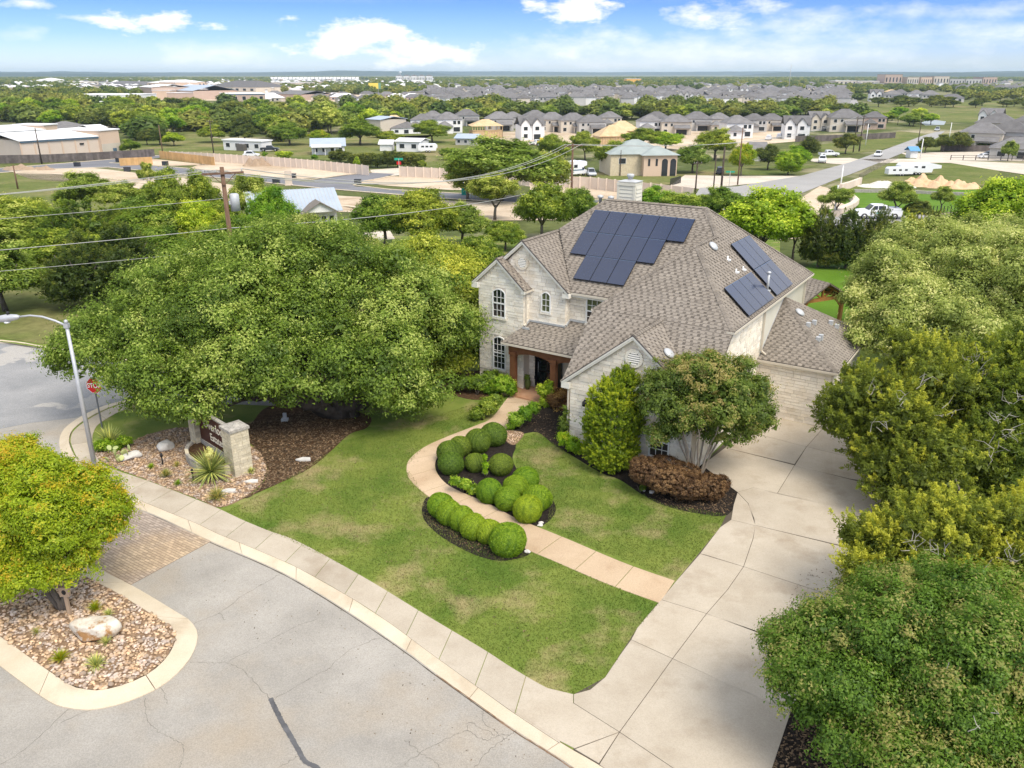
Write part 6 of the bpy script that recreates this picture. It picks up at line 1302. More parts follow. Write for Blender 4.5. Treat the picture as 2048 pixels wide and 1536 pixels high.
def proto_trunk(kind, seed):
    mb = MB(); r_ = random.Random(seed); n = 3 if kind == 'airy' else 4; zt = .7
    if kind == 'bush': mb.tube([(0, 0, -.02), (.02, 0, .4)], [.03, .01], 6)
    else:
        mb.tube([(0, 0, -.04), (.01, .01, .15), (0, .02, .32)], [.032, .024, .018], 7)
        for k in range(n): a = k * 6.28 / n + r_.random(); mb.tube([(0, .015, .26), (math.cos(a) * .12, math.sin(a) * .12, .45), (math.cos(a) * .26, math.sin(a) * .26, zt)], [.017, .011, .004], 6)
    return mb.mesh('trunk', M['trunk'])
PR = {}
for i, kind in enumerate(('leafy', 'cedar', 'airy', 'bush')):
    PR[kind] = [(proto_crown(kind, 200 + i * 10 + k, 440, 56, .027, .06, ), proto_trunk(kind, 300 + i * 10 + k)) for k in range(3 if kind == 'leafy' else 2)]
    PR[kind + '_lo'] = [(proto_crown(kind, 250 + i * 10 + k, 240, 24, .052, .07), PR[kind][0][1]) for k in range(2)]
def link_crown(me, m, parent):
    o = link('crown', me, parent); o.material_slots[0].link = 'OBJECT'; o.material_slots[0].material = m; return o
tr_r = random.Random(99)
def treeat(u, vb, kind, m, wpx, vtop, label, group=None, y=None, lo=False):
    b = G(u, vb); s = pxm(b); w = wpx / s
    # height: point straight above the base that projects to vtop
    r = ray(u, vtop); zt = HCAM + r[2] / r[1] * b.y; h = max(1.0, zt - b.z)
    cr_, tk = tr_r.choice(PR[kind + ('_lo' if lo else '')])
    t = thing({'cedar': 'cedar_tree', 'bush': 'bush'}.get(kind, 'tree'), label, 'bush' if kind == 'bush' else 'tree', b, tr_r.uniform(0, 6.28), group)
    t.scale = (w, w, h); link_crown(cr_, M[m], t); link('trunk', tk, t); return t
TL = [
 (12, 622, 'leafy', 'f_oak', 200, 482, 'spreading oak with a visible dark trunk at the left edge above the street'),
 (175, 618, 'cedar', 'f_darkcedar', 170, 462, 'dark green cedar beside the left spreading oak'), (262, 585, 'cedar', 'f_darkcedar', 170, 440, 'second dark cedar, between the first one and the great live oak'),
 (75, 520, 'leafy', 'f_oak', 210, 410, 'dark green broad tree in the left wooded strip'), (150, 530, 'cedar', 'f_cedar', 180, 395, 'olive cedar in the left wooded strip under the power lines'),
 (235, 520, 'cedar', 'f_cedar', 150, 405, 'olive green cedar below the middle of the power lines at left'), (325, 520, 'leafy', 'f_oak', 150, 415, 'grey green tree in front of the dirt gap at left'),
 (20, 470, 'leafy', 'f_oak', 170, 388, 'wide tree at the left edge below the bare lot'), (180, 430, 'leafy', 'f_oak', 130, 342, 'round tree standing alone on the edge of the meadow at left'), (245, 435, 'airy', 'f_oak', 120, 360, 'flat-topped tree at the right end of the meadow'),
 (330, 560, 'leafy', 'f_green', 140, 455, 'green tree just behind the top left of the great live oak'),
 (362, 492, 'leafy', 'f_green', 90, 335, 'tall dark green tree left of the big utility pole'), (418, 485, 'leafy', 'f_green', 90, 338, 'second tall dark green tree touching the utility pole'), (400, 520, 'leafy', 'f_bright', 110, 395, 'light green tree at the foot of the utility pole'),
 (500, 470, 'airy', 'f_oak', 90, 345, 'open grey green tree right of the utility pole'), (545, 500, 'leafy', 'f_bright', 110, 372, 'bright yellow green tree left of the metal roofed cottage'), (470, 540, 'leafy', 'f_green', 130, 425, 'leafy tree behind the crown of the great live oak'),
 (610, 540, 'leafy', 'f_oak2', 140, 430, 'pale green tree in front of the metal roofed cottage'), (300, 385, 'airy', 'f_oak', 42, 322, 'thin sparse sapling on the dirt lot'), (310, 430, 'airy', 'f_oak2', 60, 362, 'half bare tree beside the dirt gap'),
 (770, 492, 'leafy', 'f_green', 140, 384, 'leftmost of the three live oaks on the grass behind the cottage'), (850, 496, 'leafy', 'f_green', 160, 380, 'middle one of the three live oaks with dark trunks behind the great oak'), (925, 490, 'leafy', 'f_oak', 120, 405, 'rightmost of the three live oaks behind the great oak'),
 (720, 560, 'leafy', 'f_oak2', 150, 465, 'pale leafy tree rising behind the great live oak'), (830, 580, 'leafy', 'f_green', 130, 480, 'dark tree between the great oak and the three live oaks'), (960, 570, 'leafy', 'f_green', 110, 465, 'green tree behind the left gable of the stone house'),
 (1000, 402, 'leafy', 'f_oak', 250, 272, 'very large round oak in front of the far tract of houses'), (935, 400, 'airy', 'f_oak', 120, 330, 'grey oak at the left foot of the very large round oak'), (990, 440, 'airy', 'f_oak', 120, 345, 'open branched oak on the pale dirt strip'), (1090, 400, 'leafy', 'f_oak', 120, 300, 'round oak beside the white motorhome'),
 (1085, 480, 'leafy', 'f_green', 130, 360, 'fresh green tree left of the house roof ridge'), (1150, 470, 'leafy', 'f_green', 100, 372, 'small green tree at the foot of the crossarm pole'), (1010, 500, 'leafy', 'f_green', 90, 440, 'low green tree behind the front gable ridge'),
 (1300, 440, 'bush', 'f_bright', 110, 368, 'bright green bush right of the white chimney'), (1375, 445, 'bush', 'f_green', 130, 378, 'green bushes behind the house ridge'), (1440, 450, 'leafy', 'f_green', 110, 372, 'leafy tree behind the right end of the ridge'),
 (1520, 530, 'leafy', 'f_bright', 210, 368, 'big bright green tree behind the right hip of the roof'), (1585, 520, 'leafy', 'f_green', 90, 395, 'dark green tree next to the big bright tree'),
 (1635, 535, 'cedar', 'f_darkcedar', 90, 410, 'left cedar of the row at the back of the lawn'), (1690, 537, 'cedar', 'f_darkcedar', 100, 415, 'second cedar of the row at the back of the lawn'), (1745, 537, 'cedar', 'f_darkcedar', 110, 410, 'third cedar of the row below the white work truck'), (1805, 540, 'cedar', 'f_cedar', 120, 425, 'olive cedar at the right end of the back row'), (1850, 520, 'cedar', 'f_darkcedar', 90, 420, 'cedar half hidden by the silvery live oak'),
 (1655, 535, 'bush', 'f_darkcedar', 80, 485, 'dark brush under the back row, left'), (1720, 536, 'bush', 'f_oak', 90, 478, 'grey green brush under the back row, right'),
 (1670, 432, 'airy', 'f_oak', 80, 372, 'small oak with a leaning trunk by the retaining wall'), (1790, 436, 'airy', 'f_oak', 90, 360, 'open oak standing over the white work truck'), (1880, 425, 'airy', 'f_oak', 55, 370, 'thin oak on the lawn right of the work truck'), (1835, 440, 'leafy', 'f_darkcedar', 60, 400, 'dark shrubby oak behind the black fence'),
 (1990, 520, 'leafy', 'f_bright', 190, 348, 'big bright green tree at the right edge above the live oak'), (2060, 480, 'leafy', 'f_green', 90, 370, 'tree cut off by the right edge above the live oak'),
 (1482, 352, 'leafy', 'f_yellow', 60, 284, 'yellow green tree between the two timber poles'), (1385, 346, 'leafy', 'f_oak', 78, 286, 'round tree in front of the green roofed house'), (1430, 320, 'leafy', 'f_green', 90, 255, 'tall tree behind the round one'), (1535, 340, 'leafy', 'f_darkcedar', 60, 288, 'dark tree by the far driveway'), (1575, 350, 'bush', 'f_bright', 60, 300, 'bright bush at the edge of the far road'), (1590, 340, 'leafy', 'f_bright', 60, 290, 'bright tree at the edge of the far road'), (1618, 310, 'cedar', 'f_darkcedar', 50, 270, 'dark cedar left of the parked pickups'),
 (1225, 345, 'leafy', 'f_green', 90, 278, 'dense tree left of the green roofed house'), (1170, 320, 'leafy', 'f_green', 60, 262, 'tree behind the motorhome'), (1110, 330, 'leafy', 'f_green', 70, 268, 'tree between motorhome and large oak'), (1280, 300, 'leafy', 'f_green', 80, 255, 'tree behind the green roof, left'), (1330, 300, 'leafy', 'f_bright', 80, 262, 'tree behind the green roof, right'),
 (1690, 308, 'leafy', 'f_darkcedar', 55, 266, 'dark round oak left of the far road'), (1850, 306, 'leafy', 'f_darkcedar', 40, 272, 'left dark tree opposite the parking lot'), (1885, 304, 'leafy', 'f_darkcedar', 45, 268, 'middle dark tree opposite the parking lot'), (1918, 303, 'leafy', 'f_darkcedar', 50, 262, 'right dark tree opposite the parking lot'), (1965, 300, 'leafy', 'f_green', 30, 278, 'small green tree before the grey roofs at right'), (2015, 322, 'leafy', 'f_oak', 35, 280, 'thin green tree by the parking lot fence'),
 (262, 308, 'leafy', 'f_green', 45, 278, 'tree at the corner of the storage building'), (348, 292, 'leafy', 'f_bright', 46, 264, 'light green round tree on the far meadow'), (320, 290, 'leafy', 'f_darkcedar', 50, 256, 'dark tree on the far meadow'), (295, 290, 'leafy', 'f_darkcedar', 40, 258, 'dark tree beside the pale pole'), (425, 285, 'leafy', 'f_green', 60, 250, 'tree behind the tall far pole'), (275, 275, 'leafy', 'f_bright', 60, 240, 'bright tree behind the storage building'),
 (680, 325, 'bush', 'f_darkcedar', 50, 296, 'dark hedge-like bush in front of the white ranch house'), (570, 318, 'bush', 'f_bright', 36, 300, 'light bush on the meadow by the fence'), (800, 322, 'leafy', 'f_green', 20, 305, 'young tree by the precast wall'), (530, 315, 'leafy', 'f_bright', 14, 303, 'tiny young tree behind the precast wall'), (630, 322, 'leafy', 'f_bright', 16, 308, 'small round young tree behind the wall'), (715, 345, 'airy', 'f_bright', 18, 312, 'young street tree on the wall near the bins'), (845, 338, 'leafy', 'f_green', 20, 320, 'small tree right of the wall gap'),
 (865, 285, 'leafy', 'f_green', 75, 240, 'round green tree left of the black roof shed'), (720, 290, 'leafy', 'f_green', 90, 238, 'big round tree behind the white ranch house'), (780, 290, 'leafy', 'f_green', 60, 262, 'tree beside the white shed'), (900, 320, 'bush', 'f_green', 45, 292, 'green bush right of the camper'), (640, 290, 'leafy', 'f_yellow', 45, 258, 'yellow green tree behind the ranch house'), (580, 290, 'leafy', 'f_green', 80, 245, 'dense tree left of the ranch house'), (560, 275, 'leafy', 'f_green', 60, 235, 'tree in the wood behind the mobile home'), (490, 285, 'leafy', 'f_darkcedar', 60, 248, 'dark tree behind the mobile home')]
for t in TL: treeat(*t)
# long dark hedge behind the precast wall
for k in range(7): treeat(715 + k * 20, 335, 'bush', 'f_darkcedar', 38, 301 + tr_r.uniform(-2, 3), 'dark juniper in the dense row behind the precast wall gap', 'dark junipers in a row')
AD = {'f_green': 'mid green', 'f_oak': 'grey green', 'f_bright': 'bright green', 'f_darkcedar': 'dark green', 'f_cedar': 'olive green'}
extra = []
def zone(px_poly, n, sz, kinds, label, group, lo=True, marks=(), hr_=(.65, .95), most=999):
    us = [p[0] for p in px_poly]; vs_ = [p[1] for p in px_poly]; k = 0; t = 0; pts = []
    while k < n and t < n * 60:
        t += 1; u, v = tr_r.uniform(min(us), max(us)), tr_r.uniform(min(vs_), max(vs_))
        if not inpoly(u, v, px_poly): continue
        b = G(u, v); w = tr_r.uniform(*sz)
        if any((b.x - q[0]) ** 2 + (b.y - q[1]) ** 2 < (w * .55) ** 2 for q in pts): continue
        pts.append((b.x, b.y)); k += 1
        if k > most: extra.append(tuple(b)); continue
        kd, m = tr_r.choice(kinds); mk = [t_ for x_, t_ in marks if x_ > u][:1]; lab = AD[m] + ' ' + ('cedar' if kd == 'cedar' else 'tree') + ' ' + (mk[0] if mk else label); cr_, tk = tr_r.choice(PR[kd + ('_lo' if lo else '')]); T_ = thing('cedar_tree' if kd == 'cedar' else 'tree', lab, 'tree', b, tr_r.uniform(0, 6.28), group)
        T_.scale = (w, w, w * tr_r.uniform(*hr_)); link_crown(cr_, M[m], T_); link('trunk', tk, T_)
GK = [('leafy', 'f_green'), ('leafy', 'f_oak'), ('leafy', 'f_bright'), ('cedar', 'f_darkcedar'), ('leafy', 'f_darkcedar'), ('leafy', 'f_green')]
zone([(0, 245), (60, 258), (240, 264), (262, 285), (420, 262), (560, 285), (700, 262), (770, 262), (880, 245), (740, 232), (560, 226), (420, 222), (270, 218), (0, 225)], 200, (10, 14), GK, 'in the left wood behind the camper and sheds', 'trees of the wood at left', marks=((130, 'in the left wood above the white storage roofs'), (260, 'in the left wood above the storage end block'), (390, 'in the left wood behind the pale poles'), (530, 'in the left wood behind the mobile home'), (700, 'in the left wood behind the white ranch house')), hr_=(.6, .85), most=115)
zone([(-60, 560), (120, 560), (330, 540), (470, 560), (460, 500), (330, 485), (120, 480), (-60, 480)], 11, (6, 9), [('leafy', 'f_oak'), ('cedar', 'f_cedar'), ('leafy', 'f_green')], 'in the thicket beside the tall power pole', 'thicket trees under the power lines', lo=False, marks=((120, 'in the thicket at the left edge under the power lines'), (280, 'in the thicket between left edge and power pole')), hr_=(.5, .7))
zone([(740, 243), (900, 240), (1250, 241), (1700, 241), (1700, 227), (1250, 226), (900, 228), (740, 230)], 110, (9, 13), [('leafy', 'f_green'), ('leafy', 'f_oak'), ('leafy', 'f_darkcedar')], 'in the belt behind the twin gabled farmhouse and its neighbours', 'trees of the belt between the tracts', marks=((900, 'in the belt behind the first white houses'), (1060, 'in the belt behind the framed house'), (1230, 'in the belt between farmhouse and orange roof'), (1400, 'in the belt above the limestone house'), (1560, 'in the belt above the tract street')), hr_=(.48, .66), most=70)
zone([(1700, 250), (1800, 262), (1880, 250), (1860, 238), (1720, 232)], 12, (7, 11), GK[:3], 'by the bend of the far road', 'trees by the far road bend', hr_=(.5, .7))
zone([(1730, 214), (2060, 218), (2060, 205), (1730, 205)], 26, (9, 15), [('leafy', 'f_darkcedar')], 'scattered on the far meadow at right', 'dark oaks on the far meadow', hr_=(.42, .55))
# far wood: instances spread by geometry nodes, one object
def far_wood(name, pts, crown, scale_lo, scale_hi, seed):
    me = bpy.data.meshes.new(name); me.from_pydata([tuple(p) for p in pts], [], []); o = link(name, me, None, kind='stuff')
    ng = bpy.data.node_groups.new(name, 'GeometryNodeTree'); ng.interface.new_socket('Geometry', in_out='INPUT', socket_type='NodeSocketGeometry'); ng.interface.new_socket('Geometry', in_out='OUTPUT', socket_type='NodeSocketGeometry')
    N = ng.nodes; Lk = ng.links.new; gi, go = N.new('NodeGroupInput'), N.new('NodeGroupOutput'); ip = N.new('GeometryNodeInstanceOnPoints'); oi = N.new('GeometryNodeObjectInfo'); oi.inputs['Object'].default_value = crown; oi.inputs['As Instance'].default_value = True
    rs = N.new('FunctionNodeRandomValue'); rs.data_type = 'FLOAT_VECTOR'; rs.inputs[0].default_value = (scale_lo, scale_lo, scale_lo * .6); rs.inputs[1].default_value = (scale_hi, scale_hi, scale_hi * .75); rs.inputs['Seed'].default_value = seed
    rr = N.new('FunctionNodeRandomValue'); rr.data_type = 'FLOAT_VECTOR'; rr.inputs[0].default_value = (0, 0, 0); rr.inputs[1].default_value = (0, 0, 6.28); rr.inputs['Seed'].default_value = seed + 5
    Lk(gi.outputs[0], ip.inputs['Points']); Lk(oi.outputs['Geometry'], ip.inputs['Instance']); Lk(rs.outputs[0], ip.inputs['Scale']); Lk(rr.outputs[0], ip.inputs['Rotation']); Lk(ip.outputs[0], go.inputs[0])
    md = o.modifiers.new('spread', 'NODES'); md.node_group = ng; return o
clear_px = [[(836, 216), (1696, 218), (1690, 181), (880, 178)], [(280, 210), (560, 212), (700, 216), (870, 212), (860, 195), (560, 186), (300, 184)], [(1730, 207), (1915, 207), (1915, 186), (1730, 186)], [(1690, 240), (1725, 240), (1712, 190), (1700, 190)], [(150, 214), (285, 214), (285, 198), (150, 198)], [(1700, 255), (2060, 255), (2060, 200), (1720, 205)], [(160, 184), (430, 186), (430, 168), (160, 168)], [(790, 168), (870, 168), (870, 158), (790, 158)], [(1660, 176), (2060, 180), (2060, 162), (1660, 164)], [(540, 170), (740, 170), (740, 160), (540, 160)]]
wr = np.random.default_rng(77); wp = [[], [], []]
wp[0] += extra
while sum(map(len, wp)) < 15500:
    y = 16 ** 2 and math.sqrt(wr.uniform(400 ** 2, 4600 ** 2)); x = wr.uniform(-.72, .72) * y; z = hz(y)
    u, v = proj((x, y, z))
    if v > 234 or any(inpoly(u, v, p) for p in clear_px): continue
    k = math.sin(x * .011 + 1) * math.sin(y * .0043 + x * .004) + .5 * math.sin(x * .031 + y * .017)
    if wr.random() > .55 + .5 * k + (.35 if 208 < v < 225 else 0): continue
    wp[int(wr.integers(0, 3))].append((x, y, z))
far_protos = []
zt = [o for o in COL.objects if o.name.startswith('crown') and o.parent and o.parent.get('group') in ('trees of the belt between the tracts', 'dark oaks on the far meadow')]
pick = {}
for o in zt: pick.setdefault(o.data.name, o)
pk = list(pick.values())
fm = crown_mesh('crown', [(0, 0, .5, .42, .42, .45), (.2, .1, .4, .28, .28, .3), (-.2, -.1, .42, .28, .28, .32)], 60, 9, .17, .12, M['f_far'], 5, zmin=-.4)
ft = thing('tree', 'small dark tree just in front of the far wood at the road bend', 'tree', G(1716, 236), 0); ft.scale = (12, 12, 9); fo = link('crown', fm, ft); link('trunk', PR['leafy'][0][1], ft)
for i in range(3): far_wood('far_wood', wp[i], fo, 9, 15, i * 7 + 1)
# ---------------------------------------------------------------- buildings of the distance
M['groof'] = mat('grey shingle roof', (0.14, 0.135, 0.135), (0.185, 0.18, 0.18), scale=.5, rand=.18, rough=.95, spec=.1)
M['wroof'] = mat('white membrane roof', (0.78, 0.78, 0.78), (0.70, 0.70, 0.71), scale=.1, rough=.7)
M['hwhite'] = mat('white house wall', (0.70, 0.70, 0.69), (0.74, 0.73, 0.72), scale=.2, rand=.05, rough=.8)
M['hbeige'] = mat('beige house wall', (0.52, 0.46, 0.38), (0.58, 0.52, 0.43), scale=.2, rand=.10, rough=.8)
M['hgrey'] = mat('grey house wall', (0.40, 0.39, 0.37), (0.46, 0.45, 0.43), scale=.2, rand=.1, rough=.8)
M['hbrick'] = mat('pale brick wall', (0.42, 0.31, 0.25), (0.48, 0.37, 0.30), scale=1, rand=.08, rough=.9)
M['darkwin'] = mat('dark window', (0.03, 0.035, 0.04), rough=.15)
M['osb'] = mat('raw sheathing', (0.50, 0.36, 0.20), (0.60, 0.45, 0.27), scale=.6, rough=.9)
M['tan'] = mat('tan stucco', (0.56, 0.42, 0.31), (0.60, 0.46, 0.35), scale=.2, rough=.9)
M['storage'] = mat('storage wall stucco', (0.56, 0.47, 0.39), (0.60, 0.51, 0.43), scale=.2, rough=.9)
M['metalroof'] = mat('blue grey metal roof', (0.33, 0.39, 0.47), (0.38, 0.44, 0.52), scale=.5, rough=.5)
M['greenroof'] = mat('grey green roof', (0.27, 0.31, 0.30), (0.32, 0.36, 0.35), scale=.4, rough=.8)
M['precast'] = mat('precast wall', (0.60, 0.50, 0.41), (0.66, 0.56, 0.47), scale=.5, rand=.05, rough=.9)
M['blueroof'] = mat('blue roof', (0.12, 0.30, 0.52), rough=.6); M['darkfence'] = mat('weathered dark fence', (0.10, 0.085, 0.08), (0.15, 0.13, 0.12), scale=1, rand=.2, rough=.95)
M['woodfence'] = mat('new cedar fence', (0.50, 0.30, 0.12), (0.58, 0.37, 0.17), scale=1, rand=.12, rough=.9)
def gable_roof(mb, x0, x1, y0, y1, z, h, along='x', ov=.4, th=.18):
    if along == 'x':
        m_ = (y0 + y1) / 2
        for a, b in ((y0 - ov, m_), (y1 + ov, m_)): mb.slab([(x0 - ov, a, z - ov * h / ((y1 - y0) / 2)), (x1 + ov, a, z - ov * h / ((y1 - y0) / 2)), (x1 + ov, b, z + h), (x0 - ov, b, z + h)], (0, 0, th))
    else:
        m_ = (x0 + x1) / 2
        for a, b in ((x0 - ov, m_), (x1 + ov, m_)): mb.slab([(a, y0 - ov, z - ov * h / ((x1 - x0) / 2)), (a, y1 + ov, z - ov * h / ((x1 - x0) / 2)), (b, y1 + ov, z + h), (b, y0 - ov, z + h)], (0, 0, th))
def hip_roof(mb, x0, x1, y0, y1, z, h, ov=.45):
    x0 -= ov; x1 += ov; y0 -= ov; y1 += ov; w, d = x1 - x0, y1 - y0
    if w >= d: r0, r1 = (x0 + d / 2, (y0 + y1) / 2), (x1 - d / 2, (y0 + y1) / 2)
    else: r0, r1 = ((x0 + x1) / 2, y0 + w / 2), ((x0 + x1) / 2, y1 - w / 2)
    vs = [(x0, y0, z), (x1, y0, z), (x1, y1, z), (x0, y1, z), (*r0, z + h), (*r1, z + h)]
    fs = [(0, 1, 5, 4), (1, 2, 5), (2, 3, 4, 5), (3, 0, 4), (3, 2, 1, 0)] if w >= d else [(0, 1, 4), (1, 2, 5, 4), (2, 3, 5), (3, 0, 4, 5), (3, 2, 1, 0)]
    mb.add(vs, fs)
def wins(root, L, m=None, frame=True):
    for (x0, x1, y, z0, z1) in L:
        w = MB(); w.box(x0 - .08, x1 + .08, y - .06, y, z0 - .08, z1 + .08); o = w.build('window', M['white'], root); p = MB(); p.box(x0, x1, y - .09, y - .061, z0, z1); p.build('pane', m or M['darkwin'], o)
def house_proto(kind, wm, rm=None, seed=0):
    r_ = random.Random(seed); t = bpy.data.objects.new('suburban_house', None); COL.objects.link(t); wl = MB(); rf = MB(); rm = rm or M['groof']
    if kind == 0:      # two-storey hip with lower front wing
        wl.box(-5.5, 5.5, 0, 9, 0, 5.6); hip_roof(rf, -5.5, 5.5, 0, 9, 5.6, 2.9); wl.box(-5.5, .5, -4.5, 0, 0, 3); hip_roof(rf, -5.5, .5, -4.9, 1.2, 3, 2.2); wins(t, [(-4, -2.8, -4.5, 1, 2.3), (1.5, 2.8, 0, 3.6, 5), (3.4, 4.6, 0, 3.6, 5), (1.6, 4.4, 0, .6, 2.4)])
    elif kind == 1:    # farmhouse with two front gables
        wl.box(-5, 5, 0, 9, 0, 5.8); gable_roof(rf, -5, 5, 0, 9, 5.8, 3.2, 'x')
        for x in (-3, 1.8): wl.add([(x - 1.8, -.6, 0), (x + 1.8, -.6, 0), (x + 1.8, -.6, 6.2), (x, -.6, 8.2), (x - 1.8, -.6, 6.2), (x - 1.8, 3, 0), (x + 1.8, 3, 0), (x + 1.8, 3, 6.2), (x, 3, 8.2), (x - 1.8, 3, 6.2)], [(0, 1, 2, 3, 4), (1, 6, 7, 2), (0, 4, 9, 5)]); gable_roof(rf, x - 1.8, x + 1.8, -.6, 3.6, 6.2, 2.0, 'y')
        wins(t, [(-3.8, -2.2, -.61, 3.8, 5.2), (1, 2.6, -.61, 3.8, 5.2), (-3.8, -2.2, -.61, .9, 2.4), (.4, 3.2, -.61, .2, 2.3)])
    elif kind == 2:    # broad hip, back side with patio
        wl.box(-6.5, 6.5, 0, 10, 0, 5.4); hip_roof(rf, -6.5, 6.5, 0, 10, 5.4, 3.2); wl.box(-1, 5.5, -3, 0, 2.5, 2.9); wl.box(-1, -.6, -3, -2.6, 0, 2.5); wl.box(5.1, 5.5, -3, -2.6, 0, 2.5); rf.slab([(-1.3, -3.4, 2.9), (5.8, -3.4, 2.9), (5.8, .1, 4.2), (-1.3, .1, 4.2)], (0, 0, .15)); wins(t, [(-5.5, -4, 0, .8, 2.3), (-5.2, -4, 0, 3.6, 4.8), (-2.6, -1.6, 0, 3.7, 4.8), (0, 4.6, 0, .1, 2.3)])
    else:              # low one-storey hip
        wl.box(-8, 8, 0, 10, 0, 3); hip_roof(rf, -8, 8, 0, 10, 3, 3.0); wins(t, [(-6, -4, 0, .8, 2.2), (-1, 1.5, 0, .3, 2.2), (4, 6, 0, .8, 2.2)])
    wl.build('wall', wm, t); rf.build('roof', rm, t); return t
protos = {}
def hp_(kind, wm, rm=None):
    k = (kind, wm, rm)
    if k not in protos: protos[k] = [house_proto(kind, M[wm], M[rm] if rm else None, len(protos)), False]
    return protos[k]
def place_house(u, vb, kind, wm, rz, label, group=None, sc=1.0, rm=None, face=True):
    p = hp_(kind, wm, rm); o = p[0] if not p[1] else copy_tree(p[0]); p[1] = True; b = G(u, vb); o.location = b; o.rotation_euler = (0, 0, -math.atan2(b.x, b.y) * .8 + rz); o.scale = (sc, sc, sc); tag(o, label, 'house', group)
    if not group and 'group' in o: del o['group']
    return o
row = [(812, 268, 3, 'hwhite', .3, .8), (842, 262, 0, 'hwhite', -.2, .85), (900, 266, 0, 'hwhite', .2, 1), (870, 256, 0, 'hgrey', .2, .9), (935, 252, 2, 'hgrey', .1, .9), (1000, 262, 2, 'hgrey', .1, .95), (1065, 280, 1, 'hwhite', .25, .95), (1030, 256, 0, 'hgrey', .3, .85), (1075, 252, 2, 'hwhite', .3, .85), (1108, 264, 2, 'hbeige', .2, .95), (1150, 266, 2, 'hbeige', .2, .95), (1185, 268, 2, 'hgrey', .2, .9), (1222, 258, 0, 'hbeige', .2, .9), (1302, 268, 0, 'hwhite', .2, .9), (1352, 270, 2, 'hbeige', .1, .95), (1316, 256, 2, 'hgrey', .2, .85),
       (1395, 262, 2, 'hgrey', .1, .95), (1440, 262, 0, 'hbeige', .2, .9), (1478, 276, 0, 'hwhite', .3, 1), (1510, 264, 0, 'hgrey', .2, .9), (1545, 262, 2, 'hbeige', .2, .85), (1592, 279, 1, 'hwhite', .1, .95), (1640, 262, 1, 'hbeige', .3, .9), (1692, 264, 2, 'hbeige', .2, 1.1), (1748, 258, 0, 'hbrick', .1, .9), (1975, 255, 1, 'hwhite', -.3, .95), (1955, 300, 2, 'hbeige', -.2, 1.0), (2010, 300, 2, 'hgrey', -.2, 1.05), (2040, 320, 3, 'hgrey', -.1, 1.0), (1985, 278, 2, 'hbeige', -.2, 1.1), (2045, 285, 2, 'hgrey', -.2, 1.1)]
wn = {'hwhite': 'white', 'hgrey': 'grey walled', 'hbeige': 'beige', 'hbrick': 'brick'}; kn = ['house with low front wing', 'farmhouse with twin gables', 'house with patio roof', 'one-storey house']
for i, (u, v, k, w, rz, sc) in enumerate(row):
    o_ = ['first', 'second', 'third', 'fourth', 'fifth', 'sixth', 'seventh', 'eighth', 'ninth', 'tenth', 'eleventh', 'twelfth', 'thirteenth', 'fourteenth', 'fifteenth', 'sixteenth', 'seventeenth', 'eighteenth', 'nineteenth', 'twentieth', 'twenty-first', 'twenty-second', 'twenty-third', 'twenty-fourth', 'twenty-fifth']
    lab = f'{wn[w]} {kn[k]}, {o_[i]} of the row from left' if i < 25 else ['white gabled house beyond the pond at right', 'beige house nearest the dark trees at the right edge', 'grey house right of the beige one behind the dark fence', 'low grey house cut by the right edge', 'beige house behind the first grey roof at right', 'grey house at the right edge behind the others'][i - 25]
    place_house(u, v, k, w, rz, lab, 'houses of the near tract', sc)
# houses under construction
def frame_house(u, v, lab, kind):
    b = G(u, v); t = thing('framed_house', lab, 'house', b, .2); w = MB(); 
    for i in range(13): w.box(-6 + i, -5.8 + i, 0, .2, 0, 4.5 if kind else 2.8)
    for i in range(9): w.box(-6, -5.8, i * 1.1, i * 1.1 + .2, 0, 2.8); w.box(6, 6.2, i * 1.1, i * 1.1 + .2, 0, 2.8)
    w.box(-6, 6.2, 0, .2, 2.8, 3.0); w.box(-6, 6.2, .3, 9, 0, .2); w.box(-6, 6.2, .25, .4, 0, 2.8)
    w.build('stud_wall', M['osb'], t); r = MB(); hip_roof(r, -6, 6.2, 0, 9.5, 3.0 if not kind else 4.5, 3.6 if not kind else 2.4); r.build('roof', M['osb'], t)
frame_house(975, 276, 'timber framed house skeleton behind the large round oak', 1); frame_house(1250, 278, 'orange sheathed roof of a house under construction', 0); frame_house(790, 262, 'orange roofed unfinished house at the left end of the row', 0); frame_house(1232, 290, 'low unfinished timber shell in front of the orange roof', 0)
frame_house(1785, 192, 'large unfinished orange roof on the far right rise', 1)
# second tract, far: rows of small houses nobody can tell apart
hr = random.Random(4); pts = []
for _ in range(9000):
    if len(pts) >= 185: break
    u, v = hr.uniform(842, 1692), hr.uniform(184.5, 211)
    if v > 205 and hr.random() < .3: continue
    b = G(u, v)
    if any(abs(b.x - q[0]) < 13.5 and abs(b.y - q[1]) < 19 for q in pts): continue
    pts.append((b.x, b.y)); place_house(u, v, hr.choice((0, 2, 1, 2)), hr.choice(('hgrey', 'hbeige', 'hwhite', 'hgrey')), hr.choice((0, 0, .15, 3.14, 1.57)), 'small grey roofed house of the crowded far tract', 'houses of the crowded far tract', hr.uniform(1.0, 1.2))
for i, (u, v) in enumerate(((1752, 203), (1785, 204), (1800, 200), (1832, 202), (1860, 204), (1905, 204))):
    place_house(u, v, (1, 2, 0, 0, 2, 3)[i], ('hwhite', 'hgrey', 'hgrey', 'hwhite', 'hgrey', 'hgrey')[i], .1, 'house on the rise beyond the far meadow, ' + ('first from the left', 'second from the left', 'third from the left', 'fourth from the left', 'fifth from the left', 'last one on the right')[i], 'houses on the rise', 1.15)
for i in range(30):
    u, v = 690 + hr.uniform(-200, 160), hr.uniform(190, 206)
    place_house(u, v, 3, hr.choice(('hwhite', 'hbeige', 'hbrick')), hr.uniform(-.4, .4), 'low house or shop along the far highway', 'low buildings along the far highway', 1.0, rm=hr.choice((None, 'wroof')))
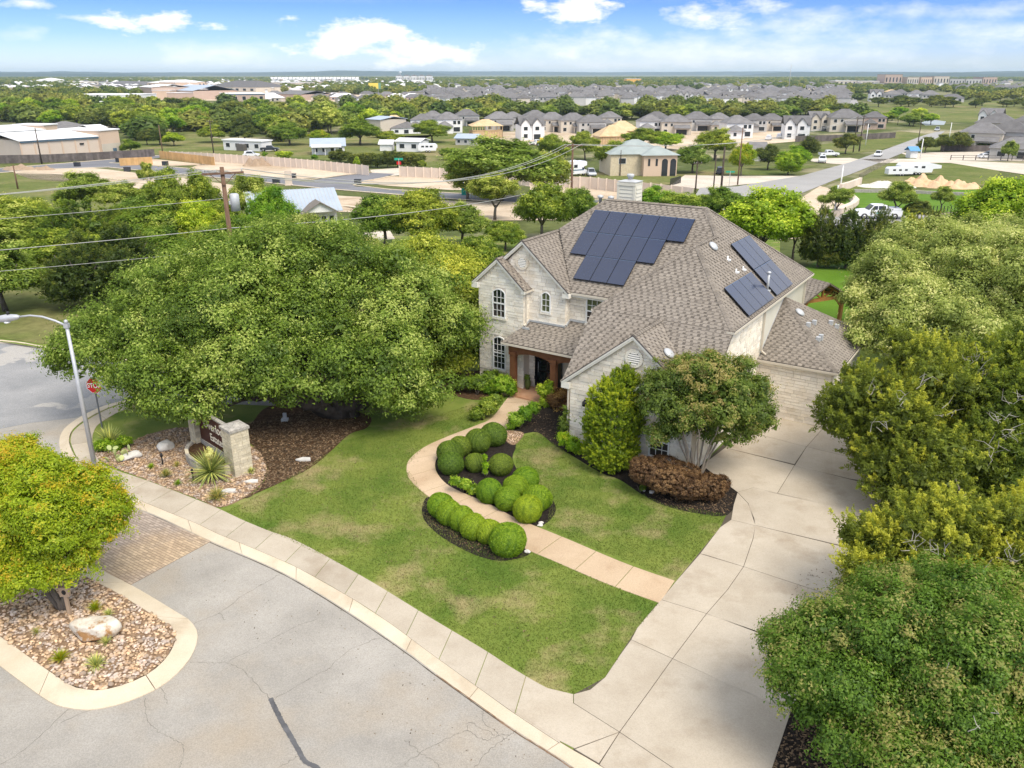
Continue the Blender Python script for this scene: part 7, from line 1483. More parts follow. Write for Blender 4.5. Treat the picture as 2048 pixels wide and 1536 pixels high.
# roofs past counting, far out
def town(name, n, px_poly, mats_, seed, wz=(9, 15), hh=(3, 6)):
    r_ = random.Random(seed); mb = MB(); us = [p[0] for p in px_poly]; vs_ = [p[1] for p in px_poly]; k = 0
    while k < n:
        u, v = r_.uniform(min(us), max(us)), r_.uniform(min(vs_), max(vs_))
        if not inpoly(u, v, px_poly): continue
        b = G(u, v); w, d, h = r_.uniform(*wz), r_.uniform(8, 13), r_.uniform(*hh); k += 1; m_ = MB(); m_.box(-w / 2, w / 2, 0, d, 0, h, r_.choice((0, 1, 2)), r_.random()); hip_roof(m_, -w / 2, w / 2, 0, d, h, r_.uniform(1.8, 3.2)); a = r_.uniform(-.6, .6); nm = len(m_.m); rt = r_.choice((3, 4, 4))
        m_.m = [x if i < 6 else rt for i, x in enumerate(m_.m)]; m_.v = [(b.x + x * math.cos(a) - y * math.sin(a), b.y + x * math.sin(a) + y * math.cos(a), b.z + z) for x, y, z in m_.v]
        o_ = len(mb.v); mb.v += m_.v; mb.f += [tuple(i + o_ for i in f) for f in m_.f]; mb.m += m_.m; mb.t += m_.t; mb.sm += m_.sm
    mb.build(name, [M[x] for x in mats_], None, kind='stuff')
town('far_town', 620, [(0, 158), (900, 156), (900, 182), (560, 186), (300, 184), (0, 182)], ('hwhite', 'hbeige', 'hbrick', 'groof', 'wroof'), 5)
town('far_town', 330, [(900, 160), (2048, 158), (2048, 172), (1680, 180), (900, 178)], ('hwhite', 'hbeige', 'hgrey', 'groof', 'groof'), 6)
town('far_tract', 170, [(842, 212), (1692, 212), (1692, 185), (842, 185)], ('hwhite', 'hbeige', 'hgrey', 'groof', 'groof'), 7, (10, 14), (5, 6))
# boxes: commercial and school buildings
def building(name, label, cat, p0, p1, depth, h, wm, rm, roof='flat', rise=1.2, nwin=0, band=None, parapet=0):
    a, b = G(*p0), G(*p1); L_ = (b - a).length; t = thing(name, label, cat, a, math.atan2(b.y - a.y, b.x - a.x)); w = MB(); w.box(0, L_, 0, depth, -1, h); w.build('wall', M[wm], t); r = MB()
    if roof == 'flat': r.box(-.3, L_ + .3, -.3, depth + .3, h, h + .35)
    elif roof == 'gable': gable_roof(r, 0, L_, 0, depth, h, rise, 'x', .5)
    elif roof == 'hip': hip_roof(r, 0, L_, 0, depth, h, rise)
    r.build('roof', M[rm], t)
    if nwin: wins(t, [(L_ * (i + .3) / nwin, L_ * (i + .7) / nwin, 0, h * .35, h * .75) for i in range(nwin)])
    if band: q = MB(); q.box(-.05, L_ + .05, -.36, -.31, h - .5, h + .1); q.build('fascia_band', M[band], t)
    return t, L_
M['blueband'] = mat('blue grey fascia', (0.08, 0.14, 0.20), rough=.5)
bt_, L_ = building('storage_building', 'long beige storage building with bright white roof at the left edge', 'building', (47, 322), (206, 311), 24, 5.4, 'storage', 'wroof', 'gable', 1.6, band='blueband')
q = MB()
for i in range(6): q.box(L_ * i / 6 - .2, L_ * i / 6 + .2, -.12, -.001, -1, 5.2)
q.build('pilaster', M['tan'], bt_, kind='stuff'); q = MB(); q.box(0, L_, -.14, -.002, -1, .9); q.build('stone_base', M['tanstone'], bt_)
wp_ = MB(); wp_.box(L_ * .72, L_ * .72 + 1.2, -.3, 0, 3.4, 3.8); wp_.build('wall_light', M['black'], bt_)
t, L2 = building('storage_office', 'tall tan end block of the white roofed storage building', 'building', (207, 311.5), (244, 308), 16, 7.2, 'tan', 'wroof'); q = MB(); q.box(0.0, L2, -.06, -.001, -1, 3.4); q.build('lower_wall', M['hbeige'], t); q = MB(); q.box(L2 * .55, L2 * .75, -.12, -.061, -.5, 1.9); q.build('door', M['blueband'], t)
building('storage_building', 'second white roofed storage building behind the first', 'building', (-60, 300), (94, 291), 22, 5.2, 'tan', 'wroof', 'gable', 1.4, band='blueband'); building('storage_office', 'tan end block of the second storage building', 'building', (95, 291), (121, 288), 12, 6.8, 'tan', 'wroof')
building('long_house', 'brown roofed low building behind the storage units', 'building', (128, 273), (188, 268), 14, 3, 'hbrick', 'groof', 'hip', 2.5); building('shed', 'small white roofed shed next to the storage end block', 'shed', (185, 272), (215, 270), 9, 3, 'hwhite', 'wroof', 'gable', 1)
building('warehouse', 'long low white warehouse in the left wood', 'building', (145, 207), (277, 207), 40, 7, 'hwhite', 'wroof', 'flat'); building('warehouse', 'short white roof below the long white warehouse', 'building', (204, 222), (262, 221), 16, 4, 'hwhite', 'wroof', 'gable', 2)
building('school_wing', 'brick school block with raised gable end left of the big round tree', 'building', (281, 196), (306, 198), 40, 11, 'hbrick', 'wroof', 'gable', 2.5); building('school_wing', 'flat white roofed middle part of the school', 'building', (306, 198), (342, 198), 60, 8, 'tan', 'wroof'); building('school_wing', 'grey roofed long wing of the brick school', 'building', (336, 196), (388, 199), 45, 8, 'hbrick', 'metalroof', 'gable', 5, nwin=0); building('school_wing', 'low brick wing at the right of the school', 'building', (388, 199), (430, 197), 30, 6, 'hbrick', 'wroof', nwin=6)
building('school_hall', 'long brick hall with white roof band right of the school', 'building', (446, 207), (532, 206), 45, 7.5, 'hbrick', 'wroof', band='blueband', nwin=5); building('brick_hall', 'low brick hall with a shallow gable roof', 'building', (552, 198), (602, 200), 35, 5, 'hbrick', 'groof', 'gable', 3)
building('office_block', 'tan two-storey complex under a pale roof at left', 'building', (296, 176), (352, 177), 45, 9, 'tan', 'wroof', 'hip', 4, nwin=6); building('office_block', 'wide tan complex right of the first one', 'building', (352, 177), (412, 176), 45, 10, 'tan', 'wroof', 'hip', 4, nwin=8); building('office_block', 'pale hipped roof left of the tan complexes', 'building', (212, 172), (290, 175), 50, 5, 'hbeige', 'groof', 'hip', 5)
building('office_block', 'grey roofed low complex right of the tan ones', 'building', (412, 184), (512, 186), 60, 7, 'hbeige', 'groof', 'hip', 8, nwin=7); building('store', 'beige flat store with white roof', 'building', (592, 178), (630, 177), 50, 10, 'hbeige', 'wroof'); building('office_block', 'white roofs left of the pale hipped roof', 'building', (70, 168), (112, 168), 60, 8, 'hwhite', 'wroof', 'hip', 6); building('office_block', 'low pale strip building in the left trees', 'building', (120, 172), (198, 171), 50, 8, 'hbeige', 'wroof', nwin=6)
for i in range(5): building('apartment_block', 'pale apartment block on the far horizon, number counted in its row of five', 'building', (792 + i * 15, 164), (804 + i * 15, 164), 30, 17, 'hwhite', 'groof', 'hip', 4, nwin=4)['x'] if False else tag(building('apartment_block', 'pale apartment block in the row of five on the horizon', 'building', (792 + i * 15, 164), (804 + i * 15, 164), 30, 17, 'hwhite', 'groof', 'hip', 4, nwin=4)[0], group='row of pale apartment blocks')
for i in range(24): tag(building('townhouse', 'tiny white peaked townhouse in the long far row', 'house', (541 + i * 7.4, 160.5), (546.5 + i * 7.4, 160.5), 20, 6, 'hwhite', 'wroof', 'gable', 5)[0], group='long far row of white townhouses')
M['yellow'] = mat('yellow panel', (0.80, 0.62, 0.10), rough=.6); M['orange'] = mat('orange wall', (0.80, 0.42, 0.08), rough=.6)
building('storehouse', 'yellow fronted store near the horizon', 'building', (961, 166.5), (992, 166.5), 50, 9, 'yellow', 'wroof'); building('storehouse', 'orange fronted store near the horizon at right', 'building', (1253, 168.5), (1282, 168.5), 50, 12, 'orange', 'wroof')
bb = thing('billboard', 'yellow and green billboard above the far trees', 'billboard', G(750, 190)); q = MB(); q.box(-7, 4.5, -.2, .2, 7, 13.5); q.build('panel', M['yellow'], bb); q = MB(); q.box(4.5, 7.5, -.2, .2, 7, 13.5); q.build('green_panel', mat('billboard green', (0.15, 0.3, 0.2)), bb)
q = MB()
for x in (-4, 4): q.box(x - .3, x + .3, .3, .9, 0, 12)
q.build('post', M['steel'], bb)
for i, (u0, u1, h, w) in enumerate(((1670, 1712, 12, 'hbeige'), (1714, 1758, 11, 'hbeige'), (1768, 1802, 26, 'hbrick'), (1813, 1836, 20, 'hbeige'), (1840, 1862, 20, 'tan'), (1866, 1896, 22, 'hbeige'), (1898, 1928, 16, 'hgrey'), (1930, 1962, 16, 'hgrey'), (1964, 1992, 20, 'hbrick'), (1700, 1790, 6, 'hbeige'))):
    tag(building('apartment_block', f'far right block, {["first pale long", "second pale long", "tall brown", "beige stepped", "tan stepped", "wide beige", "first grey townhouse", "second grey townhouse", "dark brick", "low beige strip"][i]} one on the hill', 'building', (u0, 172), (u1, 172), 40, h * .85, w, 'wroof' if i < 2 else 'groof', nwin=5)[0], group='buildings on the far right hill')
for i in range(9): place_house(1925 + i * 15, 184 + (i % 3), 2, 'hgrey', .1, 'grey roofed house in the line under the far right blocks', 'grey houses below the far right hill', 1.2)
for u, h, l in ((633, 62, 'thin lattice mast on the left horizon'), (183, 45, 'thin pale mast above the left woods'), (1576, 34, 'slender white pole over the far tract')):
    b = G(u, 156 if u != 1576 else 190); t = thing('mast', l, 'mast', b); q = MB(); q.tube([(0, 0, 0), (0, 0, h)], [.8 if u != 1576 else .35, .3], 5); q.build('pole', M['wire'], t)
wt = thing('water_tower', 'white water tower on the horizon', 'water tower', G(801, 152.5)); q = MB(); q.tube([(0, 0, 0), (0, 0, 26)], [5, 4], 8); q.build('column', M['wire'], wt); q = MB(); q.lathe([(4, 24), (13, 30), (14, 36), (8, 41), (1, 43)], n=14); q.build('tank', M['hwhite'], wt)
# nearer buildings
t, L_ = building('limestone_house', 'tan limestone house with arched entry and grey green hip roof', 'house', (1220, 352), (1340, 351), 13, 4.9, 'tanstone', 'greenroof', 'hip', 2.9)
q = MB(); q.box(L_ - 7, L_ + .9, -2.0, 0, 0, 4.8)
q.build('entry_wing', M['tan'], t)
q = MB()
for x in (L_ - 6.0, L_ - 4.2): q.box(x, x + .5, -2.06, -2.01, 2.4, 4.0)
q.build('slit_window', M['darkwin'], t, kind='stuff')
for x in (L_ - 2.7, L_ - .7):
    q = MB(); n = 10; pts = [(x, -2.05, .1), (x + 1.4, -2.05, .1)] + [(x + .7 + .7 * math.cos(math.pi * k / n), -2.05, 3.3 + .7 * math.sin(math.pi * k / n)) for k in range(n + 1)]; q.slab(pts, (0, .03, 0)); q.build('arch_opening', M['darkwin'], t)
wins(t, [(2, 3.6, 0, 2.8, 4.0)])
q = MB(); hip_roof(q, L_ - 7.2, L_ + 1.1, -2.2, 6, 4.8, 1.9); q.build('wing_roof', M['greenroof'], t)
t, L_ = building('ranch_house', 'white ranch house with pale metal roof behind the dark hedge', 'house', (624, 310), (690, 309), 11, 2.6, 'hwhite', 'metalroof', 'gable', 1.8, nwin=4); q = MB()
for x in (1, 4, 7): q.box(x, x + .2, -2.4, -2.2, 0, 2.4)
q.slab([(0, -2.8, 2.4), (9, -2.8, 2.4), (9, 0, 3), (0, 0, 3)], (0, 0, .12)); q.build('porch', M['hwhite'], t)
t, L_ = building('mobile_home', 'long white mobile home on the far meadow', 'trailer home', (448, 300), (524, 303), 5, 3.1, 'hwhite', 'wroof', nwin=4); q = MB(); q.box(L_ * .42, L_ * .62, -1.5, -.05, 0, 2.2); q.build('porch', mat('dark porch', (.12, .11, .1)), t)
building('shed', 'white metal shed with a flat roof beside the camper', 'shed', (793, 303), (840, 304), 8, 3.2, 'hwhite', 'wroof', 'gable', .7, nwin=2); building('shed', 'open blue grey roofed shed behind the large oak', 'shed', (911, 290), (952, 291), 7, 2.4, 'hgrey', 'metalroof', 'gable', 1.2, nwin=3); building('shed', 'small white roof left of the white metal shed', 'shed', (760, 302), (784, 302), 6, 2.2, 'hwhite', 'wroof', 'gable', 1)
building('shed', 'white walled building at the left end of the far house row', 'building', (735, 268), (762, 270), 14, 6, 'hbeige', 'metalroof', 'gable', 1); building('shed', 'blue and white shed behind the bright tree near the poles', 'shed', (1503, 322), (1534, 322), 7, 3, 'hgrey', 'groof', 'gable', 1.8, nwin=3)
t, L_ = building('shed', 'small bright blue roofed kiosk at the parking entrance', 'shed', (1820, 316), (1834, 316), 3, 2.2, 'hwhite', 'blueroof', 'gable', .8)
# cottage with metal roof behind the great oak
a = G(622, 474); ct = thing('cottage', 'white cottage with blue grey standing seam roof above the great live oak', 'house', a, .42); w = MB(); w.box(-6, 3.2, 0, 6.5, 0, 3.2); w.add([(3.2, 0, 3.2), (3.2, 6.5, 3.2), (3.2, 3.25, 4.9), (3.1, 0, 3.2), (3.1, 6.5, 3.2), (3.1, 3.25, 4.9)], [(0, 1, 2), (3, 5, 4)]); w.build('wall', M['hwhite'], ct)
r = MB(); gable_roof(r, -6, 3.2, 0, 6.5, 3.2, 1.8, 'x', .6, .08); r.build('roof', M['metalroof'], ct); q = MB()
for i in range(24): x = -6.6 + i * .43; q.add([(x, -.6, 2.98), (x + .05, -.6, 2.98), (x + .05, 3.25, 5.13), (x, 3.25, 5.13)], [(0, 1, 2, 3)])
q.build('roof_seam', M['wire'], ct, kind='stuff'); pg = MB(); pg.add([(-1, -1.6, 3.0), (3.0, -1.6, 3.0), (1.0, -1.6, 4.1), (-1, 0, 3.0), (3.0, 0, 3.0), (1.0, 0, 4.1)], [(0, 1, 2), (3, 5, 4)]); pg.build('porch_gable', M['hwhite'], ct); pr2 = MB(); gable_roof(pr2, -.9, 2.9, -1.7, .6, 3.0, 1.1, 'y', .25, .07); pr2.build('porch_roof', mat('brown porch roof', (.18, .16, .14)), ct); wins(ct, [(-.4 + i * .9, .1 + i * .9, -.02, 1.3, 2.3) for i in range(4)])
# ---- fences and walls
def fence(label, px_, h, m, pname, step, name='fence', post=None, group=None, th=.08, cat='fence', gapf=.0):
    P = [G(u, v) for u, v in px_]; t = thing(name, label, cat, P[0], 0, group); k = 0; tot = sum((b - a).length for a, b in zip(P, P[1:])); many = tot / step > 290; mb = MB(); ps = MB()
    me = MB().box(0, 1, -th / 2, th / 2, 0, 1).mesh(pname, M[m])
    for a, b in zip(P, P[1:]):
        n = max(1, round((b - a).length / step))
        for i in range(n):
            p, q_ = a.lerp(b, i / n), a.lerp(b, (i + 1) / n); p.z, q_.z = hz(p.y), hz(q_.y); d = q_ - p; k += 1
            if many: mb.bar(p + Vector((0, 0, h / 2)), q_ + Vector((0, 0, h / 2)) - d * .03, th, h)
            else: o = link(pname, me, t, p - t.location); o.scale = (d.length * (1 - gapf), 1, h); o.rotation_euler = (0, 0, math.atan2(d.y, d.x))
            if post: ps.box(p.x - P[0].x - post / 2, p.x - P[0].x + post / 2, p.y - P[0].y - post / 2, p.y - P[0].y + post / 2, p.z - P[0].z, p.z - P[0].z + h + .08)
    if many: o = mb.build(pname, M[m], t, kind='stuff'); o.location = -t.location
    if post: ps.build('post', M[m], t, kind='stuff')
fence('long pale precast wall behind the bare lots, left stretch', [(342, 319), (430, 324), (560, 333), (640, 340), (738, 351)], 2.3, 'precast', 'panel', 2.4, 'precast_wall', .3, 'precast walls', cat='wall')
fence('pale precast wall right of the gap with the street sign', [(800, 353), (880, 357), (930, 360), (1060, 372), (1180, 378), (1300, 392), (1385, 402)], 2.3, 'precast', 'panel', 2.4, 'precast_wall', .3, 'precast walls', cat='wall')
fence('new orange cedar fence along the back of the bare lot, right part', [(320, 317), (430, 331)], 2.2, 'woodfence', 'board', .9, 'wooden_fence'); fence('new orange cedar fence behind the curved street, left part', [(240, 332), (306, 329)], 2.0, 'woodfence', 'board', .9, 'wooden_fence')
fence('dark weathered fence in front of the storage building', [(-40, 328), (100, 325), (200, 320), (310, 313)], 2.2, 'darkfence', 'board', .6, 'wooden_fence'); fence('dark fence along the right road lots', [(1590, 284), (1700, 281), (1790, 276)], 2.2, 'darkfence', 'board', 1.2, 'wooden_fence'); fence('dark fence in front of the right edge houses', [(1880, 302), (2090, 306)], 2.0, 'darkfence', 'board', 1.2, 'wooden_fence')
fence('brown wire fence on the verge of the far road', [(1795, 318), (1740, 345), (1715, 362)], 1.3, 'darkfence', 'post', 2.2, 'wire_fence', gapf=.92); fence('brown rail fence of the parking lot', [(1900, 320), (2000, 321), (2090, 322)], 1.4, 'darkfence', 'post', 3, 'rail_fence', gapf=.93)
t = [o for o in COL.objects if o.name == 'rail_fence'][0]; q = MB(); a, b = G(1900, 320), G(2090, 322); q.bar(a + Vector((0, 0, 1.3)), b + Vector((0, 0, 1.3)), .1); q.bar(a + Vector((0, 0, .7)), b + Vector((0, 0, .7)), .1); o = q.build('rail', M['darkfence'], t); o.location = -t.location
fence('black iron fence right of the white work truck', [(1820, 436), (1870, 437), (1940, 438)], 1.7, 'black', 'picket', .45, 'iron_fence', gapf=.8); fence('black iron fence at the driveway of the limestone house', [(1340, 372), (1362, 366)], 1.5, 'black', 'picket', .45, 'iron_fence', gapf=.7)
fence('pale stone retaining wall zigzag beside the far road', [(1680, 382), (1700, 376), (1720, 368)], 1.3, 'precast', 'block', 1.6, 'retaining_wall', cat='wall', th=.6); fence('pale stone retaining wall above the work truck', [(1668, 434), (1712, 408), (1702, 398)], .8, 'precast', 'block', 1.6, 'retaining_wall', cat='wall', th=.9); fence('low grey retaining wall above the small lawn', [(1700, 385), (1800, 386), (1940, 392)], .6, 'capstone', 'block', 2.5, 'retaining_wall', cat='wall', th=.5)
# ---- heaps
def heap(label, u, v, w, h, m, seed, d=None):
    r_ = np.random.default_rng(seed); b = G(u, v); n = 28; mb = MB(); vs = []
    for j in range(n):
        for i in range(n):
            x, y = (i / (n - 1) - .5) * 2, (j / (n - 1) - .5) * 2; r = max(0, 1 - (x * x + y * y)); z = r ** .8 * (.6 + .4 * math.sin(x * 7 + seed) * math.cos(y * 5)) + r * r_.normal(0, .04); vs.append((x * w / 2, y * (d or w * .5) / 2, z * h - .05))
    mb.add(vs, [(j * n + i, j * n + i + 1, (j + 1) * n + i + 1, (j + 1) * n + i) for j in range(n - 1) for i in range(n - 1)]); o = mb.build('soil_heap', M[m], None, loc=b); tag(o, label, 'heap')
M['sandheap'] = mat('orange sand', (0.58, 0.38, 0.22), (0.66, 0.47, 0.30), scale=.8, rough=1); M['rubble'] = mat('white rubble', (0.50, 0.47, 0.42), (0.68, 0.65, 0.60), scale=2, rough=1); M['browndirt'] = mat('brown dirt', (0.30, 0.22, 0.15), (0.36, 0.27, 0.19), scale=1, rough=1)
heap('orange sand heap beside the white trailer, left mound', 1840, 372, 8, 2.6, 'sandheap', 1, 6); heap('orange sand heap, middle mound', 1880, 374, 8, 2.4, 'sandheap', 2, 6); heap('orange sand heap, right low mound', 1922, 376, 8, 1.8, 'sandheap', 3, 6); heap('flat white rubble heap left of the sand', 1775, 374, 12, 1.4, 'rubble', 4, 8)
heap('brown dirt heap in front of the precast wall', 514, 332, 8, 2.6, 'browndirt', 5); heap('small dark heap at the left end of the dirt lot', 88, 340, 6, 1.2, 'browndirt', 6); heap('low dark heap at the left edge of the dirt lot', 40, 340, 9, 1.6, 'browndirt', 7)
# ---------------------------------------------------------------- vehicles
M['carwhite'] = mat('white car paint', (0.75, 0.76, 0.78), rough=.25, spec=.6); M['cardark'] = mat('dark car paint', (0.03, 0.035, 0.045), rough=.25, spec=.6); M['carsilver'] = mat('silver car paint', (0.42, 0.45, 0.50), rough=.3, spec=.6); M['tyre'] = mat('tyre', (0.02, 0.02, 0.02), rough=.8); M['rim'] = mat('rim', (0.4, 0.4, 0.42), rough=.4, metal=.5)
def prof(mb, pts, w, mi=0, taper=1.0):    # side profile (x,z) extruded across y with narrower top
    n = len(pts); zt = max(p[1] for p in pts); zb = min(p[1] for p in pts); f = lambda z: w / 2 * (1 - (1 - taper) * (z - zb) / max(.01, zt - zb))
    mb.add([(x, -f(z), z) for x, z in pts] + [(x, f(z), z) for x, z in pts], [tuple(range(n)), tuple(range(n, 2 * n))[::-1]] + [((i + 1) % n, i, n + i, n + (i + 1) % n) for i in range(n)], mi)
def wheels(t, xs, w, r=.36):
    for x in xs:
        for s in (-1, 1):
            m_ = MB(); m_.tube([(x, s * (w / 2 - .22), r), (x, s * (w / 2 + .01), r)], r, 14); o = m_.build('wheel', M['tyre'], t); m_ = MB(); m_.tube([(x, s * (w / 2), r), (x, s * (w / 2 + .02), r)], r * .6, 10); m_.build('rim', M['rim'], o)
def vehicle(kind, m, label, u, v, heading, cat, group=None, s=1.0):
    b = G(u, v); t = thing({'pickup': 'pickup_truck', 'sedan': 'parked_car', 'suv': 'suv', 'camper': 'camper_trailer', 'motorhome': 'motorhome', 'trailer': 'livestock_trailer', 'van': 'van'}[kind], label, cat, b + Vector((0, 0, .07)), heading, group); t.scale = (s, s, s); bd = MB(); gl = MB(); hl_ = MB()
    if kind == 'pickup':
        prof(bd, [(-2.9, .45), (2.85, .45), (2.9, .75), (2.8, 1.05), (1.6, 1.18), (-.9, 1.2), (-.9, 1.15), (-2.9, 1.15)], 1.95); prof(bd, [(-.95, 1.17), (1.35, 1.17), (.75, 1.78), (.5, 1.84), (-.75, 1.84), (-.95, 1.75)], 1.8, taper=.84)
        gl.slab([(1.33, -.78, 1.22), (1.33, .78, 1.22), (.80, .68, 1.76), (.80, -.68, 1.76)], (.02, 0, .02))
        for s_ in (-1, 1):
            gl.slab([(-.75, s_ * .885, 1.24), (.18, s_ * .885, 1.24), (.18, s_ * .80, 1.72), (-.70, s_ * .80, 1.72)], (0, s_ * .012, 0)); gl.slab([(.28, s_ * .885, 1.24), (1.12, s_ * .885, 1.24), (.72, s_ * .80, 1.72), (.28, s_ * .80, 1.72)], (0, s_ * .012, 0)); hl_.box(2.84, 2.92, s_ * .78 - .14, s_ * .78 + .14, .78, .98)
        bedm = MB(); bedm.box(-2.8, -1.0, -.8, .8, 1.152, 1.16); bedm.build('truck_bed', M['tyre'], t); wheels(t, (-1.95, 1.9), 1.95, .40)
    elif kind in ('sedan', 'suv'):
        H2 = 1.42 if kind == 'sedan' else 1.72
        prof(bd, [(-2.3, .35), (2.3, .35), (2.35, .6), (2.2, .82), (1.1, .95), (-1.9, .98), (-2.3, .9)], 1.82); prof(bd, [(-1.9, .96), (1.15, .94), (.35, H2 - .05), (.1, H2), (-.9, H2), (-1.3 if kind == 'sedan' else -1.85, H2 - .08)], 1.66, taper=.78)
        gl.slab([(1.12, -.72, .99), (1.12, .72, .99), (.42, .60, H2 - .08), (.42, -.60, H2 - .08)], (.02, 0, .02))
        for s_ in (-1, 1): gl.slab([(-1.55, s_ * .815, 1.02), (.85, s_ * .815, 1.02), (.25, s_ * .68, H2 - .1), (-1.1, s_ * .68, H2 - .1)], (0, s_ * .012, 0)); hl_.box(2.26, 2.36, s_ * .7 - .16, s_ * .7 + .16, .6, .74)
        gl.slab([(-1.9, -.7, 1.02), (-1.9, .7, 1.02), (-1.32, .6, H2 - .1), (-1.32, -.6, H2 - .1)], (-.02, 0, .02)); wheels(t, (-1.4, 1.42), 1.82, .33)
    elif kind in ('motorhome', 'van'):
        prof(bd, [(-3.6, .5), (3.4, .5), (3.6, .9), (3.2, 1.25), (2.4, 1.5), (2.2, 2.1), (3.1, 2.35), (3.1, 3.1), (2.8, 3.3), (-3.6, 3.3)], 2.4); gl.slab([(3.15, -.9, 1.3), (3.15, .9, 1.3), (2.3, .9, 2.1), (2.3, -.9, 2.1)], (.03, 0, .03))
        for s_ in (-1, 1):
            for x0, x1, z0, z1 in ((-2.8, -1.4, 1.9, 2.6), (-.6, .4, 1.9, 2.6), (1.7, 2.3, 1.3, 1.9)): gl.box(x0, x1, s_ * 1.205 - .01, s_ * 1.205 + .01, z0, z1)
            hl_.box(3.5, 3.6, s_ * .85 - .15, s_ * .85 + .15, .8, 1.0)
        gl.box(-3.63, -3.605, -.6, .6, 1.8, 2.5); st = MB(); st.box(-3.5, 2.2, -1.216, 1.216, 1.25, 1.5); st.build('stripe', M['blueband'], t); ac = MB(); ac.box(-.5, .5, -.4, .4, 3.3, 3.55); ac.build('roof_unit', M['white'], t); wheels(t, (-2.2, 2.3), 2.3, .42)
    else:
        Lh = 3.2 if kind == 'camper' else 4.6
        prof(bd, [(-Lh, .6), (Lh * .75, .6), (Lh * .8, 1.4), (Lh * 1.25 if kind == 'trailer' else Lh * .9, 1.5), (Lh * 1.25 if kind == 'trailer' else Lh * .9, 2.2), (Lh * .7, 2.7), (-Lh * .9, 2.7), (-Lh, 2.2)], 2.3)
        for s_ in (-1, 1):
            for k in range(3): gl.box(-Lh * .7 + k * Lh * .42, -Lh * .7 + k * Lh * .42 + .9, s_ * 1.155 - .01, s_ * 1.155 + .01, 1.6, 2.1)
        wheels(t, (-.6, .3), 2.3, .36)
    bd.build('body', M[m], t); gl.build('window', M['darkwin'], t)
    if hl_.v: hl_.build('headlight', M['white'], t, kind='stuff')
    return t
rd = math.atan2(*(lambda d: (d.y, d.x))(G(1850, 270) - G(1600, 380)))
wt_ = vehicle('pickup', 'carwhite', 'white service pickup with green door logo parked above the cedar row', 1752, 438, math.pi - .05, 'pickup', s=1.05)
for s_ in (-1, 1):
    lg = MB(); lg.box(-.2, .45, s_ * .985 - .006, s_ * .985 + .006, .78, .95); lg.build('door_logo', mat('green logo', (0.10, 0.35, 0.28)), wt_)
tb = MB(); tb.box(-2.7, -1.3, -.85, .85, 1.17, 1.45); tb.build('tool_box', M['carwhite'], wt_)
vehicle('motorhome', 'carwhite', 'white motorhome with blue stripe parked by the precast wall', 1146, 352, .55, 'motorhome'); vehicle('suv', 'carsilver', 'silver car parked right of the motorhome', 1182, 352, -1.5, 'car')
vehicle('pickup', 'carwhite', 'white pickup beside the far road, rear one', 1657, 313, .1, 'pickup'); vehicle('pickup', 'carwhite', 'white pickup beside the far road, front one', 1644, 325, -1.9, 'pickup')
vehicle('suv', 'carwhite', 'white car driving on the far road', 1756, 313, rd + math.pi, 'car'); vehicle('suv', 'carsilver', 'small grey car at the far end of the road', 1874, 262, rd + math.pi, 'car')
vehicle('sedan', 'carwhite', 'white sedan in the parking lot behind the rail fence', 1972, 317, .05, 'car'); vehicle('sedan', 'cardark', 'dark car behind the white sedan in the parking lot', 1984, 312, .05, 'car')
vehicle('trailer', 'carwhite', 'long white gooseneck trailer on the grass by the sand heaps', 1830, 350, .15, 'trailer'); vehicle('trailer', 'carwhite', 'shorter white trailer in front of the gooseneck one', 1800, 352, .1, 'trailer', s=.75)
vehicle('pickup', 'cardark', 'black pickup on the meadow right of the mobile home', 540, 303, .05, 'pickup'); vehicle('suv', 'carwhite', 'white vehicle behind the precast wall', 503, 314, .1, 'car'); vehicle('camper', 'carwhite', 'rounded white camper beside the white metal shed', 857, 305, .1, 'camper')
vehicle('suv', 'cardark', 'dark car half hidden by the two timber poles', 1440, 348, 1.3, 'car')
for i, (u, v, k, m) in enumerate(((1537, 280, 'pickup', 'carwhite'), (1558, 276, 'suv', 'carwhite'), (1575, 277, 'pickup', 'carsilver'), (1582, 273, 'suv', 'carwhite'), (1606, 275, 'suv', 'cardark'), (1075, 290, 'pickup', 'carwhite'))):
    vehicle(k, m, ['white pickup nearest the white house in the tract street', 'white car behind the tract pickup', 'grey pickup in the middle of the tract street', 'white car at the kerb of the tract street', 'dark car before the twin gabled farmhouse', 'white pickup beside the twin gabled house and loader'][i], u, v, (1.2, 1.2, 1.3, .1, 1.2, .4)[i], 'car' if k != 'pickup' else 'pickup')
ld = thing('wheel_loader', 'yellow wheel loader parked behind the crossarm pole', 'loader', G(1083, 293)); q = MB(); q.box(-1.5, 1.5, -1, 1, .8, 1.8); q.box(-.6, .8, -.8, .8, 1.8, 3); q.bar((1.2, 0, 1.4), (3.2, 0, .8), .4, .3); q.box(3.0, 3.6, -1.3, 1.3, .2, 1.1); q.build('body', M['yellow'], ld); wheels(ld, (-1.1, 1.3), 2.2, .7)
